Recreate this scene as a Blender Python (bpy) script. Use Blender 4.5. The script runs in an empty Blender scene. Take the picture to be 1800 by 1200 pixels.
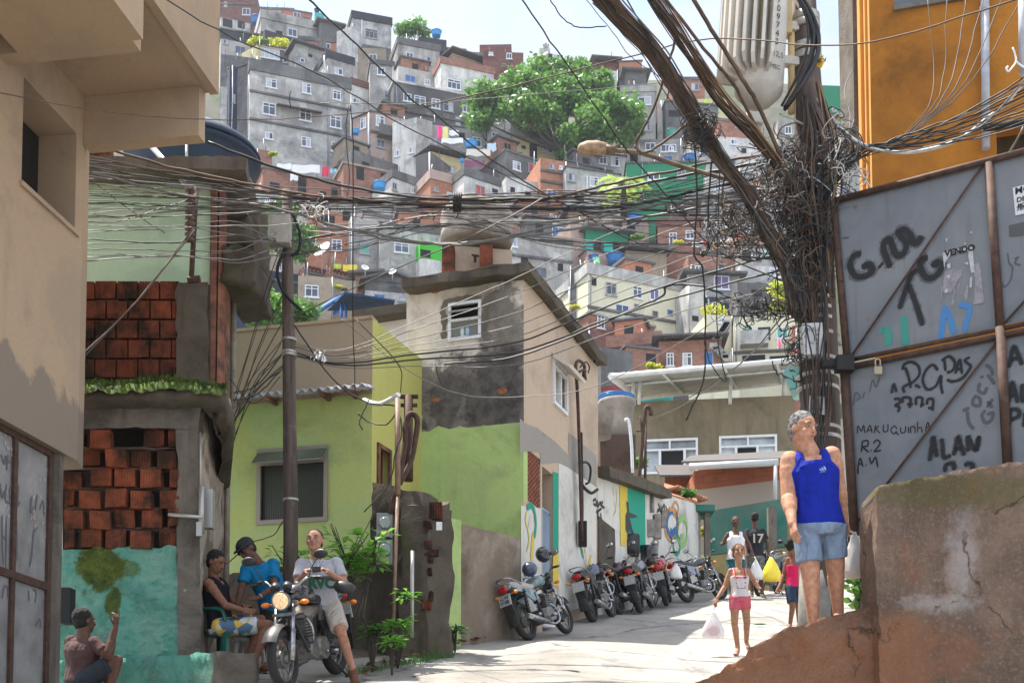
import bpy,bmesh,math,random
from math import sin,cos,pi,radians,sqrt,atan2
from mathutils import Vector,Matrix,Euler,noise as mnoise
V=Vector
scene=bpy.context.scene
COL=scene.collection
random.seed(7)
LENS,PITCH,FPX,W0,H0=44.0,radians(3.5),2200.0,1800.0,1200.0
HORIZON=1435.0
CY0=HORIZON-FPX*math.tan(PITCH)
cam_data=bpy.data.cameras.new("camera");cam=bpy.data.objects.new("camera",cam_data)
COL.objects.link(cam);scene.camera=cam
cam.location=(0,0,0);cam.rotation_euler=(pi/2+PITCH,0,0)
cam_data.sensor_width=36;cam_data.lens=LENS
cam_data.shift_y=(CY0-600.0)/1800.0
cam_data.clip_start=0.1;cam_data.clip_end=3000
SUN=V((-0.318,0.184,0.93)).normalized()
SUN_EL=math.asin(SUN.z);SUN_AZ=atan2(SUN.x,SUN.y)
sd=bpy.data.lights.new("sun",'SUN');so=bpy.data.objects.new("sun",sd);COL.objects.link(so)
sd.energy=5.0;sd.angle=radians(0.5);sd.color=(1.0,0.95,0.86)
so.rotation_euler=SUN.to_track_quat('Z','Y').to_euler()
world=bpy.data.worlds.new("World");scene.world=world;world.use_nodes=True
wn=world.node_tree;wn.nodes.clear()
def wnode(t,**k):
 n=wn.nodes.new(t)
 for a,b in k.items():setattr(n,a,b)
 return n
sky=wnode('ShaderNodeTexSky');sky.sky_type='NISHITA';sky.sun_disc=False
sky.sun_elevation=SUN_EL;sky.sun_rotation=SUN_AZ;sky.air_density=1.0;sky.dust_density=2.0;sky.ozone_density=1.0
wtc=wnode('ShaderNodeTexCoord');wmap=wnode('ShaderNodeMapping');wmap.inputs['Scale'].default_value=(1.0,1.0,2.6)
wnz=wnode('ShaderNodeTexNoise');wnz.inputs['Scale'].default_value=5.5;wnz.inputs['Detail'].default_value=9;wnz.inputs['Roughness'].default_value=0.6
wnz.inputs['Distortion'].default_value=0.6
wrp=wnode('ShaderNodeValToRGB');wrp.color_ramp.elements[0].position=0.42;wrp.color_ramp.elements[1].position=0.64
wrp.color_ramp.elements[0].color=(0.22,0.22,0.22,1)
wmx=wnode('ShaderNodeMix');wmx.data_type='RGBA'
wsx=wnode('ShaderNodeSeparateXYZ');wr2=wnode('ShaderNodeValToRGB');wr2.color_ramp.elements[0].position=.45;wr2.color_ramp.elements[1].position=.74;wr2.color_ramp.elements[0].color=(5.8,6.1,6.5,1);wr2.color_ramp.elements[1].color=(2.75,2.82,2.92,1)  # clouds out of view set brighter than those ahead, added to light camera-facing walls
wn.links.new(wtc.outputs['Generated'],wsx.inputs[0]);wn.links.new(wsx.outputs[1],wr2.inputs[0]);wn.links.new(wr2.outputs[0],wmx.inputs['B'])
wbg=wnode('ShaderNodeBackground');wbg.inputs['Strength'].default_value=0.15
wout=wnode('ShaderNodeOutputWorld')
L=wn.links.new
L(wtc.outputs['Generated'],wmap.inputs['Vector']);L(wmap.outputs['Vector'],wnz.inputs['Vector'])
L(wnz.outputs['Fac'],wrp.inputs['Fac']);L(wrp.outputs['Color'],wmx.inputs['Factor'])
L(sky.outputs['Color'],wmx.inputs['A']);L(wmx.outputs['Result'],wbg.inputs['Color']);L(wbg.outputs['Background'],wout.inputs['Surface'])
scene.render.engine='CYCLES'
vs=scene.view_settings;vs.view_transform='Standard';vs.look='None';vs.exposure=1.18;vs.gamma=1.0;vs.use_curve_mapping=False
scene.cycles.max_bounces=8;scene.cycles.diffuse_bounces=4;scene.cycles.transparent_max_bounces=12
_cp,_sp=cos(PITCH),sin(PITCH)
def ray(px,py):
 u=(px-900.0)/FPX;v=(CY0-py)/FPX
 d=V((u,_cp-v*_sp,_sp+v*_cp));return d/d.y
def at(px,py,Y):return ray(px,py)*Y
def at_z(px,py,Z):
 d=ray(px,py);return d*(Z/d.z)
class Plane:
 def __init__(s,p,n):s.p=V(p);s.n=V(n).normalized()
 def hit(s,px,py,off=0.0):
  d=ray(px,py);t=(s.p+s.n*off).dot(s.n)/d.dot(s.n);return d*t
def vplane(a,b):
 d=(V(b)-V(a));d.z=0;d.normalize();n=V((d.y,-d.x,0))
 if n.dot(V(a))>0:n=-n
 return Plane(a,n)
def ground_z(x,y):
 z=0.237*y-1.64
 if y>34:z=0.237*34-1.64+(y-34)*0.25
 if x<-3.0:z-=min(1.0,(-3.0-x))*0.05
 return z
def gpt(px,py):
 d=ray(px,py);Y=-1.64/(d.z-0.237);return d*Y
def on_g(px,Y):
 x=(px-900)/FPX*Y*1.01
 return V((x,Y,ground_z(x,Y)))
MATS={}
class NT:
 def __init__(s,name):
  s.m=bpy.data.materials.new(name);s.m.use_nodes=True;s.t=s.m.node_tree;s.t.nodes.clear()
  s.out=s.n('ShaderNodeOutputMaterial');s.b=s.n('ShaderNodeBsdfPrincipled');s.l(s.b.outputs[0],s.out.inputs['Surface'])
 def n(s,t,**k):
  x=s.t.nodes.new(t)
  for a,b in k.items():setattr(x,a,b)
  return x
 def l(s,a,b):s.t.links.new(a,b)
 def pos(s,scale=(1,1,1),src='pos',loc=(0,0,0)):
  if src=='pos':o=s.n('ShaderNodeNewGeometry').outputs['Position']
  elif src=='uv':o=s.n('ShaderNodeTexCoord').outputs['UV']
  else:o=s.n('ShaderNodeTexCoord').outputs['Object']
  m=s.n('ShaderNodeMapping');m.inputs['Scale'].default_value=scale;m.inputs['Location'].default_value=loc
  s.l(o,m.inputs['Vector']);return m.outputs['Vector']
 def noise(s,vec,scale,detail=6,rough=0.6,dist=0.0):
  x=s.n('ShaderNodeTexNoise');x.inputs['Scale'].default_value=scale;x.inputs['Detail'].default_value=detail
  x.inputs['Roughness'].default_value=rough;x.inputs['Distortion'].default_value=dist
  s.l(vec,x.inputs['Vector']);return x.outputs['Fac']
 def ramp(s,fac,a,b,ca=(0,0,0,1),cb=(1,1,1,1)):
  r=s.n('ShaderNodeValToRGB');e=r.color_ramp.elements
  e[0].position=a;e[1].position=b;e[0].color=ca;e[1].color=cb;s.l(fac,r.inputs['Fac']);return r.outputs['Color']
 def mix(s,fac,a,b,blend='MIX'):
  x=s.n('ShaderNodeMix');x.data_type='RGBA';x.blend_type=blend
  for key,val in(('Factor',fac),('A',a),('B',b)):
   if hasattr(val,'is_output')or hasattr(val,'links'):s.l(val,x.inputs[key])
   elif key=='Factor':x.inputs[key].default_value=val
   else:x.inputs[key].default_value=c4(val)
  return x.outputs['Result']
 def math(s,op,a,b=0.0):
  x=s.n('ShaderNodeMath');x.operation=op
  for i,val in enumerate((a,b)):
   if hasattr(val,'links'):s.l(val,x.inputs[i])
   else:x.inputs[i].default_value=val
  return x.outputs[0]
 def bump(s,h,strength=0.3,dist=0.02,prev=None):
  x=s.n('ShaderNodeBump');x.inputs['Strength'].default_value=strength;x.inputs['Distance'].default_value=dist
  s.l(h,x.inputs['Height'])
  if prev is not None:s.l(prev,x.inputs['Normal'])
  s.l(x.outputs[0],s.b.inputs['Normal']);return x.outputs[0]
def c4(c):return(c[0],c[1],c[2],1.0)
def lin(r,g,b):
 f=lambda v:((v/255.0+0.055)/1.055)**2.4 if v>10 else v/3294.0
 return(f(r),f(g),f(b))
def flat(name,col,rough=0.7,metal=0.0,nz=0.0,scale=8,emit=0,src='obj',dark=None,alpha=1.0,coat=0.0):
 if name in MATS:return MATS[name]
 t=NT(name);t.b.inputs['Roughness'].default_value=rough;t.b.inputs['Metallic'].default_value=metal
 if nz>0:
  f=t.noise(t.pos(src=src),scale);c=t.mix(t.ramp(f,0.35,0.7),dark if dark else tuple(x*(1-nz)for x in col),tuple(min(1,x*(1+nz*0.4))for x in col))
  t.l(c,t.b.inputs['Base Color']);t.bump(f,0.15,0.01)
 else:t.b.inputs['Base Color'].default_value=c4(col)
 if emit:t.b.inputs['Emission Color'].default_value=c4(col);t.b.inputs['Emission Strength'].default_value=emit
 if coat:t.b.inputs['Coat Weight'].default_value=coat
 if alpha<1:t.b.inputs['Alpha'].default_value=alpha
 MATS[name]=t.m;return t.m
def blob(t,c,r,amp=.55,ns=3.0,hard=5.0,loc=0):
 g=t.n('ShaderNodeNewGeometry').outputs['Position'];m=t.n('ShaderNodeMapping');m.inputs['Location'].default_value=tuple(-c[i]/r[i]for i in range(3));m.inputs['Scale'].default_value=tuple(1/r[i]for i in range(3));t.l(g,m.inputs['Vector'])
 ln=t.n('ShaderNodeVectorMath');ln.operation='LENGTH';t.l(m.outputs[0],ln.inputs[0]);d=t.math('SUBTRACT',1.0,ln.outputs['Value']);nz=t.math('MULTIPLY',t.math('SUBTRACT',t.noise(t.pos(loc=(loc,3,1)),ns,9,.72,.3),.5),amp*4)
 x=t.n('ShaderNodeMath');x.operation='MULTIPLY';x.use_clamp=True;t.l(t.math('ADD',d,nz),x.inputs[0]);x.inputs[1].default_value=hard;return x.outputs[0]
def plaster(name,col,stain=(0.05,0.048,0.045),amount=0.5,streak=0.6,bump=0.35,scale=1.0,second=None,sec_amt=0.5,fine=22,moss=0.0,rough=0.9,blobs=(),tide=None):
 """weathered render: broad patches, vertical streaks of mould, fine grain"""
 if name in MATS:return MATS[name]
 t=NT(name);t.b.inputs['Roughness'].default_value=rough
 t.b.inputs['Specular IOR Level'].default_value=0.2
 P=t.pos()
 f1=t.noise(P,0.7*scale,8,0.68,0.4)
 f2=t.noise(t.pos((2.2*scale,2.2*scale,0.28*scale)),1.3,8,0.7,0.2)
 f3=t.noise(P,fine*scale,5,0.7)
 base=col
 if second is not None:
  base=t.mix(t.ramp(t.noise(t.pos(loc=(5,3,1)),0.9*scale,7,0.65,0.6),0.5-0.12*sec_amt*2+0.1,0.62),col,second)
 m1=t.ramp(f1,0.62-0.25*amount,0.80-0.15*amount)
 m2=t.math('MULTIPLY',t.ramp(f2,0.66-0.22*streak,0.85-0.12*streak),0.85)
 mk=t.math('MAXIMUM',m1,m2)
 mk=t.math('MULTIPLY',mk,t.math('ADD',t.math('MULTIPLY',f3,0.7),0.45))
 mk=t.math('MINIMUM',mk,0.92)
 c=t.mix(mk,base,stain)
 c=t.mix(t.math('MULTIPLY',t.ramp(f3,0.3,0.7),0.22),c,tuple(x*0.55 for x in col))
 for i_,(bc,br,bcol,bs,bamp,bns)in enumerate(blobs):
  bcol2=tuple(x*.35 for x in bcol);cc_=t.mix(t.ramp(t.noise(t.pos(loc=(i_,8,2)),bns*1.7,8,.75),.42,.62),bcol,bcol2)
  c=t.mix(t.math('MULTIPLY',blob(t,bc,br,bamp,bns,5.0,i_*3),bs),c,cc_)
 if tide:
  z=t.n('ShaderNodeSeparateXYZ');t.l(t.n('ShaderNodeNewGeometry').outputs['Position'],z.inputs[0]);x=t.n('ShaderNodeMath');x.operation='MULTIPLY';x.use_clamp=True
  t.l(t.math('ADD',t.math('SUBTRACT',tide[0],z.outputs[2]),t.math('MULTIPLY',t.math('SUBTRACT',t.noise(t.pos((1,1,.55)),2.1,9,.62,.2),.5),tide[2])),x.inputs[0]);x.inputs[1].default_value=14.0
  c=t.mix(t.math('MULTIPLY',x.outputs[0],tide[3]),c,tide[1])
 if moss>0:
  c=t.mix(t.math('MULTIPLY',t.ramp(t.noise(t.pos(loc=(9,2,7)),1.1*scale,8,0.7),0.62-0.2*moss,0.72),0.85),c,(0.05,0.085,0.012))
 t.l(c,t.b.inputs['Base Color'])
 b=t.bump(f3,bump*0.6,0.015)
 t.bump(f1,bump,0.06,prev=b)
 MATS[name]=t.m;return t.m
def brick(name,c1,c2,mortar,bw=0.30,bh=0.17,msize=0.012,stain=0.35,dark=(0.03,0.025,0.02)):
 if name in MATS:return MATS[name]
 t=NT(name);t.b.inputs['Roughness'].default_value=0.92;t.b.inputs['Specular IOR Level'].default_value=0.15
 b=t.n('ShaderNodeTexBrick');t.l(t.pos(src='uv'),b.inputs['Vector'])
 b.inputs['Scale'].default_value=1.0;b.inputs['Brick Width'].default_value=bw;b.inputs['Row Height'].default_value=bh
 b.inputs['Mortar Size'].default_value=msize;b.inputs['Mortar Smooth'].default_value=0.3;b.inputs['Bias'].default_value=0.0
 b.inputs['Color1'].default_value=c4(c1);b.inputs['Color2'].default_value=c4(c2);b.inputs['Mortar'].default_value=c4(mortar)
 P=t.pos();n1=t.noise(P,0.9,8,0.7,0.3);n2=t.noise(P,14,5,0.7)
 c=t.mix(t.math('MULTIPLY',t.ramp(n1,0.62-0.25*stain,0.78),0.85),b.outputs['Color'],dark)
 c=t.mix(t.math('MULTIPLY',t.ramp(n2,0.35,0.7),0.3),c,tuple(x*0.5 for x in c1))
 t.l(c,t.b.inputs['Base Color'])
 bb=t.bump(t.math('SUBTRACT',1.0,b.outputs['Fac']),0.5,0.012);t.bump(n2,0.25,0.01,prev=bb)
 MATS[name]=t.m;return t.m
def corrug(name,c1,period=0.08,rough=0.5,metal=0.3,axis='X'):
 if name in MATS:return MATS[name]
 t=NT(name);t.b.inputs['Roughness'].default_value=rough;t.b.inputs['Metallic'].default_value=metal
 w=t.n('ShaderNodeTexWave');w.bands_direction=axis;t.l(t.pos(src='uv'),w.inputs['Vector']);w.inputs['Scale'].default_value=1.0/period/6.283*3.14159
 n=t.noise(t.pos(),1.8,7,0.7,0.3)
 c=t.mix(t.math('MULTIPLY',t.ramp(n,0.5,0.75),0.7),c1,tuple(x*0.35 for x in c1));t.l(c,t.b.inputs['Base Color'])
 t.bump(w.outputs['Fac'],0.8,0.03);MATS[name]=t.m;return t.m
def glass(name,col=(0.03,0.04,0.05),rough=0.12):
 if name in MATS:return MATS[name]
 t=NT(name);n=t.noise(t.pos(),0.8,3,0.5)
 t.l(t.mix(t.ramp(n,0.35,0.65),tuple(x*0.5 for x in col),tuple(x*1.8 for x in col)),t.b.inputs['Base Color'])
 t.b.inputs['Roughness'].default_value=rough;t.b.inputs['Specular IOR Level'].default_value=0.7
 MATS[name]=t.m;return t.m
class MB:
 def __init__(s):s.v=[];s.f=[];s.mi=[];s.sm=[];s.m=0;s.smooth=False
 def addv(s,pts):
  k=len(s.v);s.v.extend([tuple(p)for p in pts]);return k
 def face(s,idx):s.f.append(tuple(idx));s.mi.append(s.m);s.sm.append(s.smooth)
 def quad(s,a,b,c,d):k=s.addv([a,b,c,d]);s.face((k,k+1,k+2,k+3));return s
 def poly(s,pts):k=s.addv(pts);s.face(range(k,k+len(pts)));return s
 def hexa(s,p):
  """8 points: bottom 0-3 (ccw from above), top 4-7"""
  k=s.addv(p)
  for q in((3,2,1,0),(4,5,6,7),(0,1,5,4),(1,2,6,5),(2,3,7,6),(3,0,4,7)):s.face([k+i for i in q])
  return s
 def box(s,c,size,M=None):
  c=V(c);hx,hy,hz=size[0]/2,size[1]/2,size[2]/2
  pts=[V((x,y,z))for z in(-hz,hz)for x,y in((-hx,-hy),(hx,-hy),(hx,hy),(-hx,hy))]
  if M is not None:pts=[M@p for p in pts]
  return s.hexa([p+c for p in pts])
 def slab(s,foot,z0,z1):
  """vertical prism over a footprint polygon (list of xy)"""
  n=len(foot);a=sum(foot[i][0]*foot[(i+1)%n][1]-foot[(i+1)%n][0]*foot[i][1]for i in range(n))
  if a<0:foot=foot[::-1]
  z0s=z0 if isinstance(z0,(list,tuple))else[z0]*n;z1s=z1 if isinstance(z1,(list,tuple))else[z1]*n
  if a<0:z0s=z0s[::-1];z1s=z1s[::-1]
  k=s.addv([(p[0],p[1],z0s[i])for i,p in enumerate(foot)]+[(p[0],p[1],z1s[i])for i,p in enumerate(foot)])
  s.face([k+i for i in range(n)][::-1]);s.face([k+n+i for i in range(n)])
  for i in range(n):j=(i+1)%n;s.face((k+i,k+j,k+n+j,k+n+i))
  return s
 def extr(s,pts,d):
  """closed prism: polygon pts extruded by vector d"""
  n=len(pts);pts=[V(p)for p in pts];d=V(d);k=s.addv(pts+[p+d for p in pts])
  s.face([k+i for i in range(n)][::-1]);s.face([k+n+i for i in range(n)])
  for i in range(n):j=(i+1)%n;s.face((k+i,k+j,k+n+j,k+n+i))
  return s
 def tube(s,pts,r,seg=6,cap=True,flatz=1.0):
  pts=[V(p)for p in pts];n=len(pts);rs=r if isinstance(r,(list,tuple))else[r]*n
  sm=s.smooth;s.smooth=True;k0=len(s.v);up=None
  for i,p in enumerate(pts):
   d=(pts[min(i+1,n-1)]-pts[max(i-1,0)])
   if d.length<1e-9:d=V((0,0,1))
   d.normalize()
   if up is None:up=V((0,0,1))if abs(d.z)<0.9 else V((1,0,0))
   a=d.cross(up)
   if a.length<1e-5:a=d.orthogonal()
   a.normalize();b=a.cross(d);up=b
   for j in range(seg):
    t=2*pi*j/seg;s.v.append(tuple(p+a*(cos(t)*rs[i])+b*(sin(t)*rs[i]*flatz)))
  for i in range(n-1):
   for j in range(seg):
    a=k0+i*seg+j;b=k0+i*seg+(j+1)%seg;s.face((a,b,b+seg,a+seg))
  s.smooth=sm
  if cap:s.face([k0+j for j in range(seg)][::-1]);s.face([k0+(n-1)*seg+j for j in range(seg)])
  return s
 def cyl(s,a,b,r,r2=None,seg=16):return s.tube([a,b],[r,r if r2 is None else r2],seg)
 def lathe(s,prof,c=(0,0,0),seg=24,M=None):
  c=V(c);sm=s.smooth;s.smooth=True;k0=len(s.v)
  for(r,z)in prof:
   for j in range(seg):
    t=2*pi*j/seg;p=V((r*cos(t),r*sin(t),z))
    if M is not None:p=M@p
    s.v.append(tuple(p+c))
  for i in range(len(prof)-1):
   for j in range(seg):a=k0+i*seg+j;b=k0+i*seg+(j+1)%seg;s.face((a,b,b+seg,a+seg))
  s.smooth=sm;s.face([k0+j for j in range(seg)][::-1]);s.face([k0+(len(prof)-1)*seg+j for j in range(seg)])
  return s
 def ell(s,c,r,M=None,seg=14,rings=9):
  c=V(c);r=(r,r,r)if not isinstance(r,(tuple,list))else r;sm=s.smooth;s.smooth=True;k0=len(s.v)
  for i in range(1,rings):
   ph=pi*i/rings
   for j in range(seg):
    t=2*pi*j/seg;p=V((r[0]*sin(ph)*cos(t),r[1]*sin(ph)*sin(t),r[2]*cos(ph)))
    if M is not None:p=M@p
    s.v.append(tuple(p+c))
  top=V((0,0,r[2]));bot=V((0,0,-r[2]))
  if M is not None:top=M@top;bot=M@bot
  s.v.append(tuple(c+top));s.v.append(tuple(c+bot));T=len(s.v)-2;B=T+1
  for j in range(seg):
   s.face((T,k0+j,k0+(j+1)%seg));e=k0+(rings-2)*seg;s.face((B,e+(j+1)%seg,e+j))
   for i in range(rings-2):a=k0+i*seg+j;b=k0+i*seg+(j+1)%seg;s.face((a,a+seg,b+seg,b))
  s.smooth=sm;return s
 def mesh(s,name,base):
  bx,by,bz=base
  me=bpy.data.meshes.new(name);me.from_pydata([(x-bx,y-by,z-bz)for x,y,z in s.v],[],s.f)
  me.polygons.foreach_set('material_index',s.mi);me.polygons.foreach_set('use_smooth',s.sm)
  me.validate();me.update()
  uv=me.uv_layers.new(name='UVMap')
  d=[0.0]*(2*len(me.loops));vs_=me.vertices
  for p in me.polygons:
   n=p.normal
   if abs(n.z)>0.75:tu,tv=V((1,0,0)),V((0,1,0))
   else:
    tu=V((-n.y,n.x,0)).normalized();tv=V((0,0,1))
   for li in p.loop_indices:
    co=vs_[me.loops[li].vertex_index].co;wx=V((co.x+bx,co.y+by,co.z+bz))
    d[2*li]=wx.dot(tu);d[2*li+1]=wx.dot(tv)
  uv.data.foreach_set('uv',d)
  return me
 def build(s,name,mat,parent=None,base=None,label=None):
  if base is None:base=BASE.get(parent.name,V((0,0,0)))if parent else V((0,0,0))
  me=s.mesh(name,base);mats=mat if isinstance(mat,(list,tuple))else[mat]
  for m in mats:me.materials.append(m)
  o=bpy.data.objects.new(name,me);COL.objects.link(o)
  if parent:o.parent=parent;BASE[o.name]=BASE.get(parent.name,V((0,0,0)))
  else:o.location=base;BASE[o.name]=V(base)
  if label:o['label']=label
  return o
BASE={}
def thing(name,label,cat,loc=(0,0,0),group=None):
 o=bpy.data.objects.new(name,None);COL.objects.link(o);o.location=loc;o.empty_display_size=0.3
 o['label']=label;o['category']=cat
 if group:o['group']=group
 BASE[o.name]=V(loc);return o
def tag(o,label,cat,group=None,kind=None):
 o['label']=label;o['category']=cat
 if group:o['group']=group
 if kind:o['kind']=kind
 return o
def struct(o):o['kind']='structure';return o
def copy_tree(o,parent=None):
 c=o.copy();COL.objects.link(c)
 if parent:c.parent=parent;c.matrix_parent_inverse=o.matrix_parent_inverse
 for ch in list(o.children):copy_tree(ch,c)
 return c
def lerp(a,b,t):return a+(b-a)*t
def cat_pts(pts,n=8):
 """Catmull-Rom through control points"""
 pts=[V(p)for p in pts];out=[]
 if len(pts)<3:
  return[pts[0].lerp(pts[-1],i/n)for i in range(n+1)]
 P=[pts[0]*2-pts[1]]+pts+[pts[-1]*2-pts[-2]]
 for i in range(1,len(P)-2):
  for k in range(n):
   t=k/n;a,b,c,d=P[i-1],P[i],P[i+1],P[i+2]
   out.append(0.5*((2*b)+(c-a)*t+(2*a-5*b+4*c-d)*t*t+(3*b-a-3*c+d)*t*t*t))
 out.append(pts[-1]);return out
def wall_holes(mb,a,b,z0,z1,th,holes,z1b=None):
 """vertical wall from a to b (xy), thickness th going away from the camera side; holes=(u0,u1,z0,z1) in metres along the wall"""
 a=V((a[0],a[1],0));b=V((b[0],b[1],0));d=b-a;Ln=d.length;d.normalize();n=V((d.y,-d.x,0))
 if n.dot(a)>0:n=-n
 us=sorted(set([0,Ln]+[h[0]for h in holes]+[h[1]for h in holes]));zs=sorted(set([z0,z1]+[h[2]for h in holes]+[h[3]for h in holes]))
 us=[u for u in us if-1e-6<=u<=Ln+1e-6];zs=[z for z in zs if z0-1e-6<=z<=z1+1e-6]
 def solid(i,j):
  if i<0 or j<0 or i>=len(us)-1 or j>=len(zs)-1:return False
  um=(us[i]+us[i+1])/2;zm=(zs[j]+zs[j+1])/2
  return not any(h[0]<um<h[1]and h[2]<zm<h[3]for h in holes)
 P=lambda u,z,k:a+d*u+V((0,0,z))-n*(th*k)
 for i in range(len(us)-1):
  for j in range(len(zs)-1):
   if not solid(i,j):continue
   u0,u1,w0,w1=us[i],us[i+1],zs[j],zs[j+1]
   mb.quad(P(u0,w0,0),P(u1,w0,0),P(u1,w1,0),P(u0,w1,0));mb.quad(P(u1,w0,1),P(u0,w0,1),P(u0,w1,1),P(u1,w1,1))
   if not solid(i-1,j):mb.quad(P(u0,w0,1),P(u0,w0,0),P(u0,w1,0),P(u0,w1,1))
   if not solid(i+1,j):mb.quad(P(u1,w0,0),P(u1,w0,1),P(u1,w1,1),P(u1,w1,0))
   if not solid(i,j-1):mb.quad(P(u0,w0,1),P(u1,w0,1),P(u1,w0,0),P(u0,w0,0))
   if not solid(i,j+1):mb.quad(P(u0,w1,0),P(u1,w1,0),P(u1,w1,1),P(u0,w1,1))
 return mb
def ribbon(mb,plane,pts,w,off=0.004,spl=5,jit=0.0):
 """a brush stroke lying on a plane; pts are photo pixels, w width in metres"""
 P=cat_pts([plane.hit(x,y,off)for x,y in pts],spl);n=plane.n;prev=None
 for i,p in enumerate(P):
  d=P[min(i+1,len(P)-1)]-P[max(i-1,0)]
  if d.length<1e-9:continue
  s=d.normalized().cross(n)*w/2*(1+random.uniform(-jit,jit))
  if i in(0,len(P)-1):s=s*0.55
  cur=(p-s,p+s)
  if prev:mb.quad(prev[0],prev[1],cur[1],cur[0])
  prev=cur
def rough_mesh(mb,amt=0.03,scale=2.0,seed=0.0):
 for i,v in enumerate(mb.v):
  p=V(v);q=mnoise.noise_vector(p*scale+V((seed,0,0)))*amt+mnoise.noise_vector(p*scale*4+V((seed,5,0)))*amt*0.35;mb.v[i]=tuple(p+q)
 return mb
def grid_face(mb,a,b,c,d,nu,nv,f=None):
 """bilinear patch a-b (u), a-d (v)"""
 a,b,c,d=V(a),V(b),V(c),V(d);k=len(mb.v)
 for j in range(nv+1):
  for i in range(nu+1):
   u,v=i/nu,j/nv;p=(a*(1-u)+b*u)*(1-v)+(d*(1-u)+c*u)*v
   if f:p=f(p,u,v)
   mb.v.append(tuple(p))
 for j in range(nv):
  for i in range(nu):q=k+j*(nu+1)+i;mb.face((q,q+1,q+nu+2,q+nu+1))
def frame_rect(mb,P,u0,u1,z0,z1,w=0.04,t=0.03,nx=2,nz=1,transom=None):
 """window frame bars; P(u,z,k) gives a point k metres proud of the wall"""
 def bar(a0,a1,b0,b1):mb.hexa([P(a0,b0,t),P(a1,b0,t),P(a1,b0,-0.01),P(a0,b0,-0.01),P(a0,b1,t),P(a1,b1,t),P(a1,b1,-0.01),P(a0,b1,-0.01)])
 bar(u0,u0+w,z0,z1);bar(u1-w,u1,z0,z1);bar(u0+w,u1-w,z0,z0+w);bar(u0+w,u1-w,z1-w,z1)
 zt=z1-w
 if transom:zt=z0+(z1-z0)*transom;bar(u0+w,u1-w,zt,zt+w*0.8)
 for i in range(1,nx):u=lerp(u0,u1,i/nx);bar(u-w*0.4,u+w*0.4,z0+w,zt)
 if transom:u=(u0+u1)/2;bar(u-w*0.4,u+w*0.4,zt+w*0.8,z1-w)
 for j in range(1,nz):z=lerp(z0,z1,j/nz);bar(u0+w,u1-w,z-w*0.4,z+w*0.4)
def hill_h(Y):
 K=[(-10,-4.0),(34,6.4),(45,9.6),(60,15),(85,29),(95,36.5),(120,64),(140,87),(155,100),(175,108),(260,112)]
 for(a,za),(b,zb)in zip(K,K[1:]):
  if Y<=b:return za+(zb-za)*(Y-a)/(b-a)
 return K[-1][1]
def hill_hit(px,py):
 d=ray(px,py);Y=50.0
 while Y<200:
  if hill_h(Y)>=d.z*Y:return Y
  Y+=0.25
 return 200.0
t=NT('road_concrete');t.b.inputs['Roughness'].default_value=0.85
P=t.pos();n1=t.noise(P,0.55,9,0.68,0.5);n2=t.noise(P,9,6,0.75);n3=t.noise(P,60,3,0.6)
c=t.mix(t.ramp(n1,0.35,0.68),(0.17,0.155,0.135),(0.36,0.335,0.295));c=t.mix(t.math('MULTIPLY',t.ramp(n2,0.5,0.72),0.35),c,(0.12,0.11,0.10))
c=t.mix(t.math('MULTIPLY',t.ramp(n3,0.4,0.75),0.3),c,(0.42,0.40,0.36))
vo=t.n('ShaderNodeTexVoronoi');vo.feature='DISTANCE_TO_EDGE';vo.inputs['Scale'].default_value=0.42
nn=t.n('ShaderNodeTexNoise');nn.inputs['Scale'].default_value=2.2;nn.inputs['Detail'].default_value=8;t.l(P,nn.inputs['Vector'])
mm=t.n('ShaderNodeMix');mm.data_type='RGBA';mm.inputs['Factor'].default_value=0.35;t.l(P,mm.inputs['A']);t.l(nn.outputs['Color'],mm.inputs['B']);t.l(mm.outputs['Result'],vo.inputs['Vector'])
crk=t.ramp(vo.outputs['Distance'],0.0,0.022,(1,1,1,1),(0,0,0,1))
brk=t.ramp(t.noise(P,1.4,3),0.42,0.50)
crk=t.math('MULTIPLY',crk,brk)
c=t.mix(t.math('MULTIPLY',crk,0.8),c,(0.05,0.045,0.04))
wet=t.ramp(t.noise(t.pos((0.9,0.22,1.0),loc=(0,3,0)),1.5,7,0.7,0.4),0.56,0.63)
c=t.mix(t.math('MULTIPLY',wet,0.5),c,(0.11,0.105,0.10));t.l(c,t.b.inputs['Base Color'])
rr=t.math('SUBTRACT',0.88,t.math('MULTIPLY',wet,0.42));t.l(rr,t.b.inputs['Roughness'])
b=t.bump(n2,0.35,0.02);b=t.bump(n3,0.3,0.006,prev=b);t.bump(t.math('MULTIPLY',crk,-1.0),0.6,0.02,prev=b)
M_ROAD=t.m
g=MB();g.smooth=True
xs=[-60,-30,-12]+[-8+0.35*i for i in range(56)]+[14,30,60];ys=[-6,0,4,7]+[8+0.35*i for i in range(80)]+[40,50]
for y in ys:
 for x in xs:
  z=ground_z(x,y)+(mnoise.noise(V((x*0.5,y*0.5,3)))*0.05+mnoise.noise(V((x*2,y*2,9)))*0.012 if 7<y<36 else 0)
  g.v.append((x,y,z))
nx=len(xs)
for j in range(len(ys)-1):
 for i in range(nx-1):q=j*nx+i;g.face((q,q+1,q+nx+1,q+nx))
struct(g.build('road',M_ROAD))
M_SOIL=plaster('soil',(0.13,0.105,0.08),(0.04,0.035,0.03),0.5,0.2,0.8,3.0,second=(0.2,0.18,0.15),fine=30)
vg=MB();vg.smooth=True
edge=[(560,1165,1120),(660,1160,1100),(760,1138,1085),(850,1112,1075),(920,1100,1070),(1000,1085,1062),(1060,1072,1055),(1130,1056,1042),(1200,1043,1030),(1250,1030,1022)]
E=[]
for px,y0,y1 in edge:
 a=gpt(px,y0);b_=gpt(px-14,y1-6);E.append((a,b_))
k=len(vg.v);NU=9
rowsE=[]
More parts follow.
